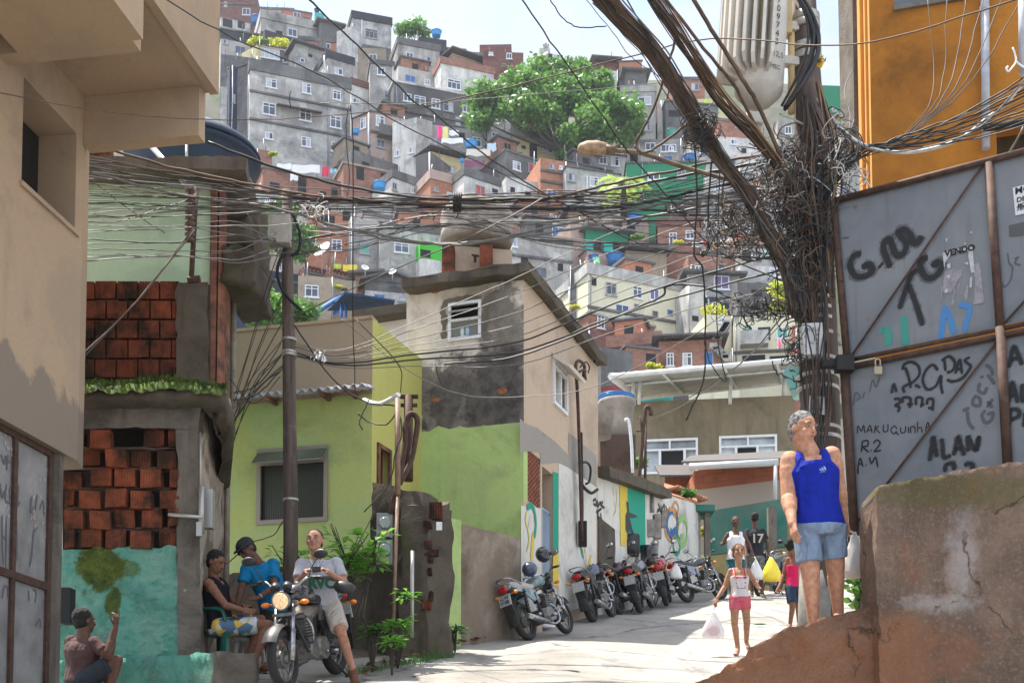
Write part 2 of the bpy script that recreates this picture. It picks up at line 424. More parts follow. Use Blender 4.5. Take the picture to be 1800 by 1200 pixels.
for i in range(len(E)-1):
 for s in range(6):tt=s/6;rowsE.append((E[i][0].lerp(E[i+1][0],tt),E[i][1].lerp(E[i+1][1],tt)))
rowsE.append(E[-1])
for a,b_ in rowsE:
 for j in range(NU):
  u=j/(NU-1);p=a.lerp(b_,u);p=p+V((mnoise.noise(p*1.5)*0.12,0,0))if 0<j<NU-1 else p
  h=0.012+0.06*min(1,u*2.0)+abs(mnoise.noise(p*3.1))*0.10*min(1,u*3)+abs(mnoise.noise(p*9))*0.03*min(1,u*3)
  if j==0:h=-0.06
  vg.v.append((p.x,p.y,ground_z(p.x,p.y)+h))
for i in range(len(rowsE)-1):
 for j in range(NU-1):q=i*NU+j;vg.face((q,q+NU,q+NU+1,q+1))
struct(vg.build('verge',M_SOIL))
M_HILL=plaster('hill_earth',(0.09,0.085,0.07),(0.03,0.032,0.03),0.5,0.3,0.8,0.25,second=(0.035,0.06,0.02),sec_amt=0.6)
g=MB();g.smooth=True;ys=list(range(42,262,4));xs=list(range(-130,140,9))
for y in ys:
 for x in xs:g.v.append((x,y,hill_h(y)-(3.2 if y>50 else 2.2)+mnoise.noise(V((x*.06,y*.06,1)))*1.2-(abs(x+25)*0.05 if y>120 else 0)))
nx=len(xs)
for j in range(len(ys)-1):
 for i in range(nx-1):q=j*nx+i;g.face((q,q+1,q+nx+1,q+nx))
struct(g.build('hillside',M_HILL))
M_TAN=plaster('tan_plaster',(0.43,0.31,0.205),(0.15,0.115,0.09),0.2,0.22,0.3,0.8,second=(0.36,0.27,0.19),sec_amt=0.5,fine=30,tide=(4.03,(.20,.165,.135),1.1,.85))
M_TANLOW=plaster('tan_plaster_damp',(0.225,0.185,0.15),(0.09,0.075,0.065),0.35,0.45,0.3,1.2)
M_CONC=plaster('raw_concrete',(0.20,0.17,0.14),(0.035,0.03,0.025),0.85,0.9,0.9,2.2,fine=26)
M_DARKC=plaster('mouldy_concrete',(0.11,0.09,0.07),(0.02,0.017,0.013),0.7,0.7,0.9,2.0,moss=0.35)
M_MINT=plaster('mint_paint',(0.50,0.68,0.50),(0.25,0.33,0.22),0.2,0.2,0.1,1.0,second=(0.40,0.55,0.40))
M_TEAL=plaster('teal_rough_plaster',(0.11,0.32,0.25),(0.045,0.075,0.055),0.5,0.35,1.4,3.2,second=(0.19,0.36,0.28),moss=0.12,fine=14,blobs=[(at(180,1000,13.2),(.30,.6,.28),(.10,.12,.012),.95,.35,4),(at(200,1060,13.2),(.10,.6,.20),(.09,.11,.01),.9,.35,5),(at(225,1000,13.2),(.16,.6,.10),(.10,.12,.012),.7,.4,5),(at(325,1010,13.2),(.10,.5,.35),(.34,.46,.40),.6,.5,6)])
def ribbed(name,col,dark,sc,lo=.38):
 t=NT(name);t.b.inputs['Roughness'].default_value=.92;t.b.inputs['Specular IOR Level'].default_value=.12;P=t.pos();n=t.noise(P,sc,8,.72,.3);n2=t.noise(P,2.0,2);wv=t.n('ShaderNodeTexWave');wv.inputs['Scale'].default_value=11;t.l(t.pos(src='uv'),wv.inputs['Vector'])
 c=t.mix(t.ramp(n2,.35,.65),col,tuple(x*.62 for x in col));c=t.mix(t.ramp(n,lo,.62),dark,c);c=t.mix(t.math('MULTIPLY',wv.outputs['Fac'],.25),c,dark);t.l(c,t.b.inputs['Base Color']);b=t.bump(wv.outputs['Fac'],.5,.008);t.bump(n,.4,.01,prev=b);MATS[name]=t.m;return t.m
M_BRICK=ribbed('hollow_brick',(0.31,0.085,0.042),(0.04,0.022,0.015),2.6,.40)
M_BRICK2=ribbed('hollow_brick_stained',(0.27,0.07,0.035),(0.022,0.016,0.012),1.7,.42)
M_MORT=plaster('mortar',(0.10,0.065,0.05),(0.02,0.015,0.012),0.6,0.5,0.8,3)
M_RUST=flat('rusty_steel',(0.085,0.045,0.03),0.75,0.3,nz=0.5,scale=14,src='pos',dark=(0.05,0.025,0.018))
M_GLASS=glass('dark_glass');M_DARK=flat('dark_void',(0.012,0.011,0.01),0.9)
M_WHITE=flat('white_paint',(0.72,0.73,0.74),0.5,nz=0.15,scale=20,src='pos');M_ALU=flat('aluminium',(0.42,0.40,0.38),0.4,0.6)
M_BLACK=flat('black_paint',(0.012,0.012,0.013),0.8)
M_MOSS=flat('moss',(0.075,0.12,0.012),1.0,nz=0.6,scale=9,src='pos',dark=(0.02,0.032,0.006))
C0=at(136,808,12.0);D0=V((0.1636,1,0)).normalized();N0=V((D0.y,-D0.x,0))
PL=Plane(C0,N0)
zg=PL.hit(130,806).z;A0=C0-D0*5.0
def uL(px,py):return(PL.hit(px,py)-A0).dot(D0)
hz0=PL.hit(131,404).z;hz1=PL.hit(135,235).z;hu0=uL(40,220);hu1=uL(133,320)
lb=thing('plastered_house','tan plastered house at the left edge with a deep concrete overhang and one square window','house',(C0.x,C0.y-2,ground_z(C0.x,10)))
w=MB();wall_holes(w,A0,C0,zg,13.0,0.42,[(hu0,hu1,hz0,hz1)]);
q0=C0-N0*3;w.slab([(C0.x,C0.y+.002),(C0.x-.05,C0.y+.3),(q0.x,q0.y+.3),(q0.x,q0.y+.002)],zg,13.0)
w.build('wall',M_TAN,lb)
w=MB();Pw=lambda u,z,k:A0+D0*u+V((0,0,0))+N0*k-V((0,0,A0.z))+V((0,0,z))
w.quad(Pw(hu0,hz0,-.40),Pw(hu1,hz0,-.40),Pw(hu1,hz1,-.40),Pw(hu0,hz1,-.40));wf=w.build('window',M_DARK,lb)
w=MB();w.hexa([Pw(hu0-.03,hz0-.05,.03),Pw(hu1+.05,hz0-.05,.03),Pw(hu1+.05,hz0-.05,-.1),Pw(hu0-.03,hz0-.05,-.1),Pw(hu0-.03,hz0-.005,.03),Pw(hu1+.05,hz0-.005,.03),Pw(hu1+.05,hz0-.005,-.1),Pw(hu0-.03,hz0-.005,-.1)])
w.build('sill',M_TAN,wf)
zo=at(375,172,12).z;zb=at(365,258,12).z;OUT=at(375,172,12)
off=(V((OUT.x,OUT.y,0))-V((C0.x,C0.y,0))).dot(N0)
fo=lambda s,o:(C0+D0*s+N0*o)[:2]
w=MB();w.slab([fo(-6,.003),fo(-6,off),fo(0.12,off),fo(0.12,.003)],zo,zo+0.22)
w.slab([fo(-6,off+.003),fo(-6,off+.09),fo(0.125,off+.09),fo(0.125,off+.003)],zo-0.02,13)
w.slab([fo(-6,.2),fo(-6,off-.003),fo(.1,off-.003),fo(.1,.2)],zo+0.9,13)
w.build('overhang',M_TAN,lb)
w=MB();w.slab([fo(-0.02,.003),fo(-0.02,off-.05),fo(0.13,off-.05),fo(0.13,.003)],zb,zo-.003);w.build('beam',M_TAN,lb)
nb=(V(at(237,60,10.3))-C0).dot(D0)
w=MB();w.slab([fo(nb,.003),fo(nb,off-.003),fo(nb+.16,off-.003),fo(nb+.16,.003)],zb,zo-.003)
w.slab([fo(nb-.012,.2),fo(nb-.012,off+.10),fo(nb-2.5,off+.10),fo(nb-2.5,.2)],zb-.01,zo+2.6);w.build('beam',M_TAN,lb)
gt=thing('steel_gate','grey steel gate with faded black graffiti under the tan house','gate',(C0.x-.3,C0.y-2,ground_z(C0.x,10)))
PG=Plane(C0-N0*0.10,N0);e0=uL(104,830)+.02
Pg=lambda u,z,k:A0+D0*u+N0*(k-0.10)+V((0,0,z-A0.z))
M_GATEG=flat('gate_grey',(0.27,0.26,0.25),0.55,0.2,nz=0.3,scale=3.5,src='pos',dark=(0.17,0.16,0.155))
w=MB();w.hexa([Pg(0,-.6,0),Pg(e0,-.6,0),Pg(e0,-.6,-.02),Pg(0,-.6,-.02),Pg(0,zg,0),Pg(e0,zg,0),Pg(e0,zg,-.02),Pg(0,zg,-.02)])
w.build('panel',M_GATEG,gt)
um=uL(42,800);zr=PG.hit(60,1023).z
w=MB()
for(u0,u1,a,b_)in((um-.03,um+.03,-.6,zg),(e0-.06,e0,-.6,zg),(0,um-.031,zr-.04,zr+.03),(um+.031,e0-.061,zr-.04,zr+.03),(0,um-.031,zg-.06,zg-.003),(um+.031,e0-.061,zg-.06,zg-.003)):
 w.hexa([Pg(u0,a,.03),Pg(u1,a,.03),Pg(u1,a,.001),Pg(u0,a,.001),Pg(u0,b_,.03),Pg(u1,b_,.03),Pg(u1,b_,.001),Pg(u0,b_,.001)])
w.build('frame',M_RUST,gt)
M_SPRAY=flat('spray_grey',(0.10,0.10,0.105),0.8)
w=MB();PGs=Plane(C0-N0*0.095,N0)
GR=[[(2,798),(8,815),(10,800)],[(14,798),(12,826)],[(14,810),(20,812),(24,824)],[(28,800),(22,812),(24,824),(31,822),(32,808),(28,800)],[(0,848),(4,874),(8,862)],[(12,850),(10,878),(18,884)],[(20,866),(27,862),(24,850),(18,858),(18,878),(28,884)],[(33,850),(31,888),(35,880)],[(4,905),(4,945),(6,992)],[(12,906),(10,1000)],[(4,940),(12,950)],[(18,946),(22,908),(29,912),(30,985)],[(18,965),(30,970)],[(56,872),(54,900),(60,890)],[(66,868),(62,900)],[(70,895),(76,880),(78,905)],[(84,870),(88,900)],[(60,930),(56,975),(52,995)],[(60,935),(66,925)],[(4,1052),(8,1030),(14,1034),(14,1050)],[(20,1034),(26,1048),(22,1080)],[(50,1036),(52,1056)],[(58,1036),(64,1040),(62,1058)],[(62,1100),(70,1088),(72,1104)],[(78,1085),(80,1108),(88,1096)]]
for s_ in GR:ribbon(w,PGs,s_,0.022,0.0,6)
w.build('graffiti',M_SPRAY,gt)
M_PEEL=flat('peeled_primer',(0.45,0.36,0.30),0.9,nz=0.4,scale=30)
w=MB()
random.seed(3)
for cx,cy,n in((62,905,9),(85,925,14),(18,776,8),(80,850,8),(12,890,6)):
 for i in range(n):
  x=cx+random.gauss(0,6);y=cy+random.gauss(0,16)
  w.poly([PGs.hit(x+random.uniform(.5,2.4)*cos(a),y+random.uniform(1.5,6)*sin(a))for a in(0,.9,1.9,2.9,4,5.2)])
w.build('peeled_paint',M_PEEL,gt)
cp=thing('concrete_pillar','narrow stained concrete pillar between the grey steel gate and the teal brick wall','pillar',(C0.x,C0.y,ground_z(C0.x,12)))
w=MB();a=C0-N0*.12+D0*(e0-5.0+.02);w.slab([(a.x,a.y),(a.x-.02,a.y+.12),(a.x+.09,a.y+.12),(a.x+.10,a.y)],ground_z(-4,12)-.5,zg-.003)
rough_mesh(w,.01,3);w.build('shaft',M_CONC,cp)
YB=13.2
bh=thing('brick_house','half-built house of gappy hollow bricks with teal plastered base, mossy ledge and mint upper wall','house',at(240,1195,YB))
def brick_rows(mb,Y,x0,x1,ytop,rowh,rows,bw,gap,jit=1.0,drop=(),dep=0.12,seed=1,off0=0):
 random.seed(seed)
 for r in range(rows):
  y0=ytop+r*rowh;x=x0-(r%2)*bw*0.5-off0;i=0
  while x<x1-4:
   a=max(x,x0);b_=min(x+bw,x1)
   if b_-a>6 and(r,i)not in drop:
    jx=random.uniform(-1.5,1.5)*jit;jy=random.uniform(-1,1.0)*jit;dz=random.uniform(-.05,.02)*jit;tl=random.uniform(-1.8,1.8)*jit*.8
    p=[at(a+jx,y0+rowh-2+jy,Y+dz),at(b_+jx,y0+rowh-2+jy+tl,Y+dz),at(b_+jx-tl*.5,y0+2+jy+tl,Y+dz),at(a+jx-tl*.5,y0+2+jy,Y+dz)]
    q=[v+V((0,dep,0))for v in p]
    mb.hexa([p[0],p[1],q[1],q[0],p[3],p[2],q[2],q[3]])
   x+=bw+gap;i+=1
w=MB();brick_rows(w,YB+.02,112,312,752,35.2,6,36,10.5,2.0,drop=((0,2),),seed=5,off0=2)
br=rough_mesh(w,.007,9).build('brick_infill',M_BRICK,bh)
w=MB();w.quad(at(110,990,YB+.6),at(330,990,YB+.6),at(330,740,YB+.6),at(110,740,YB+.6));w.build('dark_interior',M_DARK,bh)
w=MB()
for r in range(1,6):
 y=752+r*35.2
 pts=[at(114+i*8,y+random.uniform(-1.2,1.2),YB+.03)for i in range(26)]
 for a,b_ in zip(pts,pts[1:]):w.hexa([a-V((0,0,.018)),b_-V((0,0,.014)),b_+V((0,.1,-.016)),a+V((0,.1,-.016)),a+V((0,0,.01)),b_+V((0,0,.014)),b_+V((0,.1,.012)),a+V((0,.1,.012))])
w.build('mortar_bed',M_MORT,bh)
w=MB();grid_face(w,at(112,752,YB-.04),at(352,752,YB-.04),at(352,698,YB-.04),at(112,698,YB-.04),40,8)
grid_face(w,at(311,1185,YB-.04),at(352,1185,YB-.04),at(352,752,YB-.04),at(311,752,YB-.04),7,60)
w.quad(at(112,752,YB+.5),at(352,752,YB+.5),at(352,752,YB-.04),at(112,752,YB-.04));w.quad(at(311,1000,YB-.04),at(311,1000,YB+.3),at(311,752,YB+.3),at(311,752,YB-.04))
rough_mesh(w,.025,4);w.build('concrete_frame',M_CONC,bh)
w=MB();w.smooth=True
def tf(p,u,v):
 e=0.0
 if v>.97:p=p+V((0,0,mnoise.noise(p*6)*.05))
 return p+V((0,mnoise.noise(p*9)*.022+mnoise.noise(p*22)*.014+mnoise.noise(p*45)*.007,0))
grid_face(w,at(100,1245,YB-.03),at(342,1245,YB-.03),at(335,958,YB-.03),at(108,966,YB-.03),110,130,tf)
w.smooth=False;w.quad(at(108,966,YB-.03),at(335,958,YB-.03),at(335,958,YB+.2),at(108,966,YB+.2));w.quad(at(340,1245,YB-.03),at(343,1245,YB+.5),at(337,958,YB+.5),at(335,958,YB-.03))
w.build('teal_plaster',M_TEAL,bh)
w=MB();random.seed(4)
M_MOULD=plaster('green_mould',(0.075,0.10,0.012),(0.03,0.05,0.006),0.5,0.6,.8,3)
pts=[(148,968),(212,966),(214,1000),(208,1010),(212,1040),(206,1062),(198,1068),(190,1050),(186,1046),(170,1042),(152,1042),(144,1035),(150,1010),(144,1000)]
pass
SC=at(350,900,YB-.04);SE=at(397,900,15.4)
w=MB();w.smooth=True
grid_face(w,V((SC.x,SC.y,ground_z(-3.4,13)-.2)),V((SE.x,SE.y,ground_z(-3.4,13)-.2)),V((SE.x,SE.y,at(350,700,YB).z)),V((SC.x,SC.y,at(350,700,YB).z)),26,70,lambda p,u,v:p+V((mnoise.noise(p*3)*.05+mnoise.noise(p*11)*.02,0,0)))
M_SIDE=plaster('peeling_plaster',(0.42,0.36,0.29),(0.10,0.08,0.06),0.6,0.6,0.9,2.2,second=(0.20,0.14,0.10));w.build('side_wall',M_SIDE,bh)
w=MB();w.smooth=True
def lf(p,u,v):return p+mnoise.noise_vector(p*5)*.035+mnoise.noise_vector(p*17)*.014
zt=at(240,694,YB).z;LB=[at(112,700,YB-.25),at(350,698,YB-.25),at(398,700,YB-.05),at(412,700,YB+.9),at(405,700,15.3)]
k0=len(w.v);prof=[(0.32,0.0),(0.05,0.03),(0.0,-0.05),(0.02,-0.14),(0.3,-0.17)]
path=cat_pts([V((p.x,p.y,zt))for p in LB],12);cen=V((-4.0,15.0,zt))
for i,p in enumerate(path):
 drop=max(0,(i-len(path)*.42)/(len(path)*.58));inn=(cen-p);inn.z=0;inn.normalize()
 for j,(a,h)in enumerate(prof):
  q=p+inn*a+V((0,0,h*(1+drop*3.2)if j>=2 else h));w.v.append(tuple(lf(q,0,0)))
n=len(prof)
for i in range(len(path)-1):
 for j in range(n-1):a=k0+i*n+j;w.face((a,a+1,a+n+1,a+n))
w.poly([V((p.x,p.y,zt-.005))for p in LB]+[V((-4.9,15.3,zt-.005))]);w.build('ledge',M_DARKC,bh)
w=MB();random.seed(11);w.smooth=True;mh=lambda x:.015+.10*max(0,1-abs(x-285)/95)**.8+.055*max(0,1-abs(x-165)/50)+.03*mnoise.noise(V((x*.06,1,1)))
k0=len(w.v);NXm,NYm=90,9
for i in range(NXm+1):
 x=lerp(112,400,i/NXm)
 for j in range(NYm+1):v_=j/NYm;p=at(x,694,YB-.31+.62*v_);p.z=zt-.02+mh(x)*min(1,.55+v_*3)+mnoise.noise(V((x*.05,v_*3,2)))*.02;p+=mnoise.noise_vector(p*14)*.03+mnoise.noise_vector(p*40)*.012;w.v.append(tuple(p if j else p-V((0,0,.09))))
for i in range(NXm):
 for j in range(NYm):a=k0+i*(NYm+1)+j;w.face((a,a+NYm+1,a+NYm+2,a+1))
w.smooth=False
for i in range(6000):
 x=random.uniform(112,398);v_=random.random();p=at(x,694,YB-.31+.62*v_);p.z=zt+mh(x)*min(1,.55+v_*3)+random.uniform(-.03,.02);r=random.uniform(.008,.026)
 w.poly([p+V((random.uniform(-r,r),random.uniform(-r,r),random.uniform(-r,r)))for _ in range(2)]+[p+V((random.uniform(-r,r),-r,random.uniform(0,r)*2.2))])
mo=w.build('moss',M_MOSS,bh)
Y2=YB+.65;w=MB();w.quad(at(130,705,Y2+.05),at(370,705,Y2+.05),at(370,500,Y2+.05),at(130,500,Y2+.05));w.build('backing',M_MORT,bh)
w=MB();brick_rows(w,Y2,140,315,492,34.5,6,35,3,.35,seed=8,off0=10,drop=((0,5),));rough_mesh(w,.006,9).build('upper_brickwork',M_BRICK2,bh)
w=MB();w.smooth=True;grid_face(w,at(308,705,Y2-.05),at(368,705,Y2-.05),at(364,495,Y2-.05),at(310,495,Y2-.05),12,36,lambda p,u,v:p+mnoise.noise_vector(p*7)*.03)
w.smooth=False;w.quad(at(310,495,Y2-.05),at(364,495,Y2-.05),at(364,495,Y2+.3),at(310,495,Y2+.3));w.build('column',M_DARKC,bh)
Y3=YB+1.3;w=MB();p=[at(x,400,Y3)for x in(120,370)]
w.slab([(p[0].x,Y3),(p[1].x,Y3),(p[1].x-.1,Y3+.7),(p[0].x,Y3+3)],at(150,700,Y3).z,at(150,301,Y3).z);w.build('mint_wall',M_MINT,bh)
w=MB();a=at(120,300,Y3-.35);b_=at(432,300,Y3-.35);za=at(250,301,Y3-.3).z
for i in range(30):
 u0,u1=i/30,i/30+1/30;q0,q1=a.lerp(b_,u0),a.lerp(b_,u1)
 w.slab([(q0.x,q0.y),(q1.x,q1.y),(q1.x-.25,q1.y+2.0),(q0.x-.25,q0.y+2.0)],za,za+.15)
rough_mesh(w,.035,3);w.build('roof_slab',M_CONC,bh)
M_WOOD=flat('red_brown_wood',(0.25,0.10,0.055),0.85,nz=0.6,scale=6,src='pos',dark=(0.05,0.025,0.02))
w=MB();p0,p1=at(368,600,Y3-.12),at(379,600,Y3-.1);w.slab([(p0.x,p0.y),(p1.x,p1.y),(p1.x,p1.y+.1),(p0.x,p0.y+.1)],at(370,690,Y3).z,at(370,315,Y3).z)
p0,p1=at(382,600,Y3-.1),at(394,600,Y3);w.slab([(p0.x,p0.y),(p1.x,p1.y),(p1.x,p1.y+.3),(p0.x,p0.y+.3)],at(370,696,Y3).z,at(370,315,Y3).z)
w.build('plank',M_WOOD,bh)
w=MB();w.smooth=True
for(x0,x1,y0,y1,dY)in((380,436,372,308,0),(386,440,432,372,.05),(386,443,495,434,-.1)):
 a,b_=at(x0,y0,Y3+dY),at(x1,y0,Y3+dY);w.slab([(a.x,a.y),(b_.x,b_.y),(b_.x,b_.y+1.2),(a.x,a.y+1.2)],a.z,at(x0,y1,Y3+dY).z)
bm=bmesh.new();me=w.mesh('tmp',(0,0,0));bm.from_mesh(me);bmesh.ops.subdivide_edges(bm,edges=bm.edges,cuts=5,use_grid_fill=True)
w2=MB();w2.v=[tuple(v.co)for v in bm.verts];bm.verts.index_update()
for f_ in bm.faces:w2.smooth=True;w2.face([v.index for v in f_.verts])
bm.free();rough_mesh(w2,.07,4);w2.build('balcony_end',M_DARKC,bh)
w=MB();M_PIPE=flat('old_pvc',(0.30,0.25,0.19),0.6,nz=0.4,scale=8,src='pos')
for x,r in((403,.026),(411,.035),(395,.02)):a=at(x,480,15.0);b_=at(x-4,1140,15.0);w.tube([a,at(x-1,720,15.0),at(x-10,790,15.0),V((at(x-10,790,15).x,15.0,b_.z))],r,8)
w.build('drain_pipe',M_PIPE,bh)
w=MB();a=at(296,904,YB-.1);w.tube([a,at(357,909,YB-.1)],.022,8);w.cyl(at(354,855,YB-.08),at(354,938,YB-.08),.03,seg=8);w.box(at(366,895,YB+.15),(.12,.12,.42));w.box(at(351,930,YB-.1),(.06,.06,.15));w.build('pipe_bracket',M_ALU,bh)
w=MB();a=at(353,700,YB-.06);w.cyl(at(352,760,YB-.06),at(353,862,YB-.06),.012,seg=6);w.build('conduit',M_ALU,bh)
sp=MB();sp.smooth=True
zs=at(420,1150,12.4).z
A=[at(95,1150,12.95),at(290,1150,12.8),at(305,1168,12.25),at(395,1190,12.1),at(452,1156,12.3),at(458,1150,13.0),at(345,1140,13.3),at(100,1140,13.3)]
A=[(-4.9,12.95),(at(262,1150,12.6).x,12.6),(at(330,1150,12.35).x,12.35),(at(385,1150,12.15).x,12.15),(at(452,1150,12.3).x,12.3),(at(455,1150,12.9).x,12.9),(at(440,1150,13.25).x,13.25),(-4.9,13.3)]
sp.slab(A,zs-.9,zs)
bm=bmesh.new();bm.from_mesh(sp.mesh('tmp',(0,0,0)));bmesh.ops.subdivide_edges(bm,edges=bm.edges,cuts=9,use_grid_fill=True);bmesh.ops.triangulate(bm,faces=[f for f in bm.faces if len(f.verts)>4]);bmesh.ops.subdivide_edges(bm,edges=[e for e in bm.edges if e.calc_length()>.2],cuts=3,use_grid_fill=True);bm.verts.index_update()
w2=MB();w2.v=[tuple(v.co)for v in bm.verts]
for f_ in bm.faces:
 c_=f_.calc_center_median();w2.smooth=True;w2.m=0 if c_.x<at(385,1150,12.3).x+mnoise.noise(c_*6)*.12 else 1;w2.face([v.index for v in f_.verts])
bm.free();rough_mesh(w2,.022,7)
w2.build('step',[M_TEAL,M_CONC],None,base=at(400,1190,12.4));tag(bpy.data.objects['step'],'low worn concrete step, half painted teal, under the seated man','step')
def water_tank(name,label,c,r,h,mat,group=None,lid=True):
 o=thing(name,label,'water tank',c,group);w=MB();c=V(c)
 w.lathe([(r*.78,0),(r*.84,h*.3),(r*.92,h*.62),(r*.97,h*.8),(r*1.04,h*.82),(r*1.04,h*.88)],c,28);w.build('tub',mat,o)
 if lid:w=MB();w.lathe([(r*1.05,h*.885),(r*1.05,h*.93),(r*.8,h*.98),(r*.3,h*1.06),(.02,h*1.08)],c,28);w.build('lid',mat,o)
 return o
M_NAVY=flat('navy_tank',(0.008,0.022,0.055),0.6,nz=0.3,scale=4,src='pos');M_BLUE=flat('blue_tank',(0.02,0.15,0.42),0.45,nz=0.2,scale=3,src='pos')
ct_=at(338,345,17.0);tk=thing('water_tank','large dark navy water tank on the roof slab of the brick house','water tank',ct_);w=MB();w.lathe([(.74,0),(.80,.2),(.86,.42),(.90,.46),(.93,.47),(.93,.53)],ct_,36);w.build('tub',M_NAVY,tk)
w=MB();w.lathe([(.94,.535),(.94,.58),(.88,.66),(.72,.78),(.45,.88),(.15,.93),(.01,.935)],ct_,36);w.build('lid',M_NAVY,tk)
w=MB();a=at(328,300,16.0);w.cyl(a,at(328,252,16.0),.02,seg=6);w.cyl(at(255,245,15),at(345,345,14.2),.035,seg=8);w.build('brace_pipe',M_ALU,tk)
bb=MB();a,b_=at(148,278,15.6),at(193,278,15.6);bb.slab([(a.x,a.y),(b_.x,b_.y),(b_.x,b_.y+.15),(a.x,a.y+.15)],a.z-.3,at(148,245,15.6).z)
tag(bb.build('brick_parapet',M_BRICK,None,base=a),'short piece of orange brick parapet left of the navy water tank','wall')
M_LIME=plaster('lime_paint',(0.44,0.49,0.18),(0.20,0.23,0.10),0.35,0.4,0.3,0.8,second=(0.36,0.49,0.24),sec_amt=.7)
M_LIME2=plaster('lime_paint_bright',(0.42,0.55,0.21),(0.15,0.19,0.09),0.3,0.4,0.3,1.2,second=(0.36,0.46,0.20))
M_YEL=plaster('yellow_green_paint',(0.47,0.46,0.14),(0.28,0.28,0.11),0.25,0.45,0.15,1.0)
M_TAN2=plaster('parapet_render',(0.38,0.29,0.205),(0.20,0.16,0.12),0.2,0.25,0.2,1.0)
G1=at(655,560,17.0);ztg=G1.z;G0=at_z(405,585,ztg);G2=at_z(742,632,ztg)
GP=vplane(G0,G1);GR_=vplane(G1,G2);gd=(V((G1.x,G1.y,0))-V((G0.x,G0.y,0))).normalized();gn=GP.n
ze=GP.hit(650,692).z
gh=thing('green_house','lime green house with a bare render parapet and a corrugated eave behind the wooden pole','house',(G1.x-1,G1.y,ground_z(-2.5,17)))
def upx(pl,a,d,px,py):return(pl.hit(px,py)-V(a)).dot(d)
wu0,wu1=upx(GP,G0,gd,452,860),upx(GP,G0,gd,577,860);wz0,wz1=GP.hit(515,919).z,GP.hit(515,786).z
w=MB();wall_holes(w,G0,G1,ground_z(-3,17)-.4,ze,.2,[(wu0,wu1,wz0,wz1)]);w.build('front_wall',M_LIME,gh)
w=MB();wall_holes(w,G0-gd*.5,G1,ze+.002,ztg,.2,[]);w.build('parapet',M_TAN2,gh)
w=MB();wall_holes(w,G0-gd*.5+gn*.02,G1+gn*.02,ztg+.001,ztg+.045,.24,[]);w.build('coping',M_TAN,gh)
gd2=(V((G2.x,G2.y,0))-V((G1.x,G1.y,0))).normalized()
du0,du1=upx(GR_,G1,gd2,662,830),upx(GR_,G1,gd2,686,830);dz1=GR_.hit(672,783).z
w=MB();wall_holes(w,G1+gd2*.003,G2,ground_z(-1.5,17)-.4,ztg,.2,[(du0,du1,ground_z(-1.8,17)-.1,dz1)]);w.build('side_wall',M_YEL,gh)
Pd=lambda u,z,k:V((G1.x,G1.y,0))+gd2*u+GR_.n*k+V((0,0,z))
w=MB();w.quad(Pd(du0,ground_z(-1.8,17)-.1,-.12),Pd(du1,ground_z(-1.8,17)-.1,-.12),Pd(du1,dz1,-.12),Pd(du0,dz1,-.12));dr=w.build('door',flat('door_red',(0.14,0.035,0.02),.6),gh)
w=MB();frame_rect(w,Pd,du0,du1,dz1-2,dz1,.06,.03,1);w.build('frame',M_WOOD,dr)
w=MB();w.poly([V((p.x,p.y,ztg-.25))for p in(G0-gd*.5,G1,G2,G2+V((-3,1,0)))]);w.build('roof',M_CONC,gh)
Pf=lambda u,z,k:V((G0.x,G0.y,0))+gd*u+gn*k+V((0,0,z))
w=MB();frame_rect(w,Pf,wu0,wu1,wz0,wz1,.06,.03,1,transom=.78);wn_=w.build('window',flat('window_frame_grey',(.30,.26,.23),.5,.3),gh)
t=NT('ribbed_glass');wv=t.n('ShaderNodeTexWave');wv.inputs['Scale'].default_value=9;t.l(t.pos(src='uv'),wv.inputs['Vector']);t.l(t.mix(wv.outputs['Fac'],(0.022,0.024,0.022),(0.06,0.062,0.055)),t.b.inputs['Base Color']);t.b.inputs['Roughness'].default_value=.3;M_RIB=t.m
w=MB();w.quad(Pf(wu0,wz0,-.05),Pf(wu1,wz0,-.05),Pf(wu1,wz1,-.05),Pf(wu0,wz1,-.05));w.build('pane',M_RIB,wn_)
w=MB();h=wz1-wz0;w.hexa([Pf(wu0+.02,wz1-h*.24,.22),Pf(wu1,wz1-h*.24,.22),Pf(wu1,wz1-h*.23,.235),Pf(wu0+.02,wz1-h*.23,.235),Pf(wu0+.02,wz1-.05,.02),Pf(wu1,wz1-.05,.02),Pf(wu1,wz1-.04,.03),Pf(wu0+.02,wz1-.04,.03)])
w.build('vent_flap',glass('flap_glass',(.10,.11,.10),.25),wn_)
w=MB();frame_rect(w,lambda u,z,k:Pf(u,z,k+.02+.21*(wz1-.05-z)/(h*.2)),wu0+.02,wu1,wz1-h*.25,wz1-.03,.035,.02,1);w.build('flap_frame',M_ALU,wn_)
M_ASB=flat('fibre_cement',(0.42,0.41,0.43),0.85,nz=0.35,scale=9,src='pos')
w=MB();w.smooth=True;k0=len(w.v);NS=260;L_=(G1-G0).dot(gd)
for i in range(NS+1):
 u=-.4+(L_+.45)*i/NS;wv_=.028*sin(u*2*pi/.125)
 for(k_,dz)in((.0,.09),(.42,-.02)):w.v.append(tuple(Pf(u,ze+dz+wv_,k_)))
 for(k_,dz)in((.42,-.035),(.0,.075)):w.v.append(tuple(Pf(u,ze+dz+wv_,k_)))
for i in range(NS):
 for a_,b_ in((0,1),(1,2),(2,3)):q=k0+i*4;w.face((q+a_,q+b_,q+4+b_,q+4+a_))
w.build('corrugated_eave',M_ASB,gh)
w=MB()
for u in(0,.7,1.5,L_-.25):w.hexa([Pf(u,ze-.06,0),Pf(u+.05,ze-.06,0),Pf(u+.05,ze-.06,.38),Pf(u,ze-.06,.38),Pf(u,ze+.03,0),Pf(u+.05,ze+.03,0),Pf(u+.05,ze-.045,.38),Pf(u,ze-.045,.38)])
w.build('rafter',M_WOOD,gh)
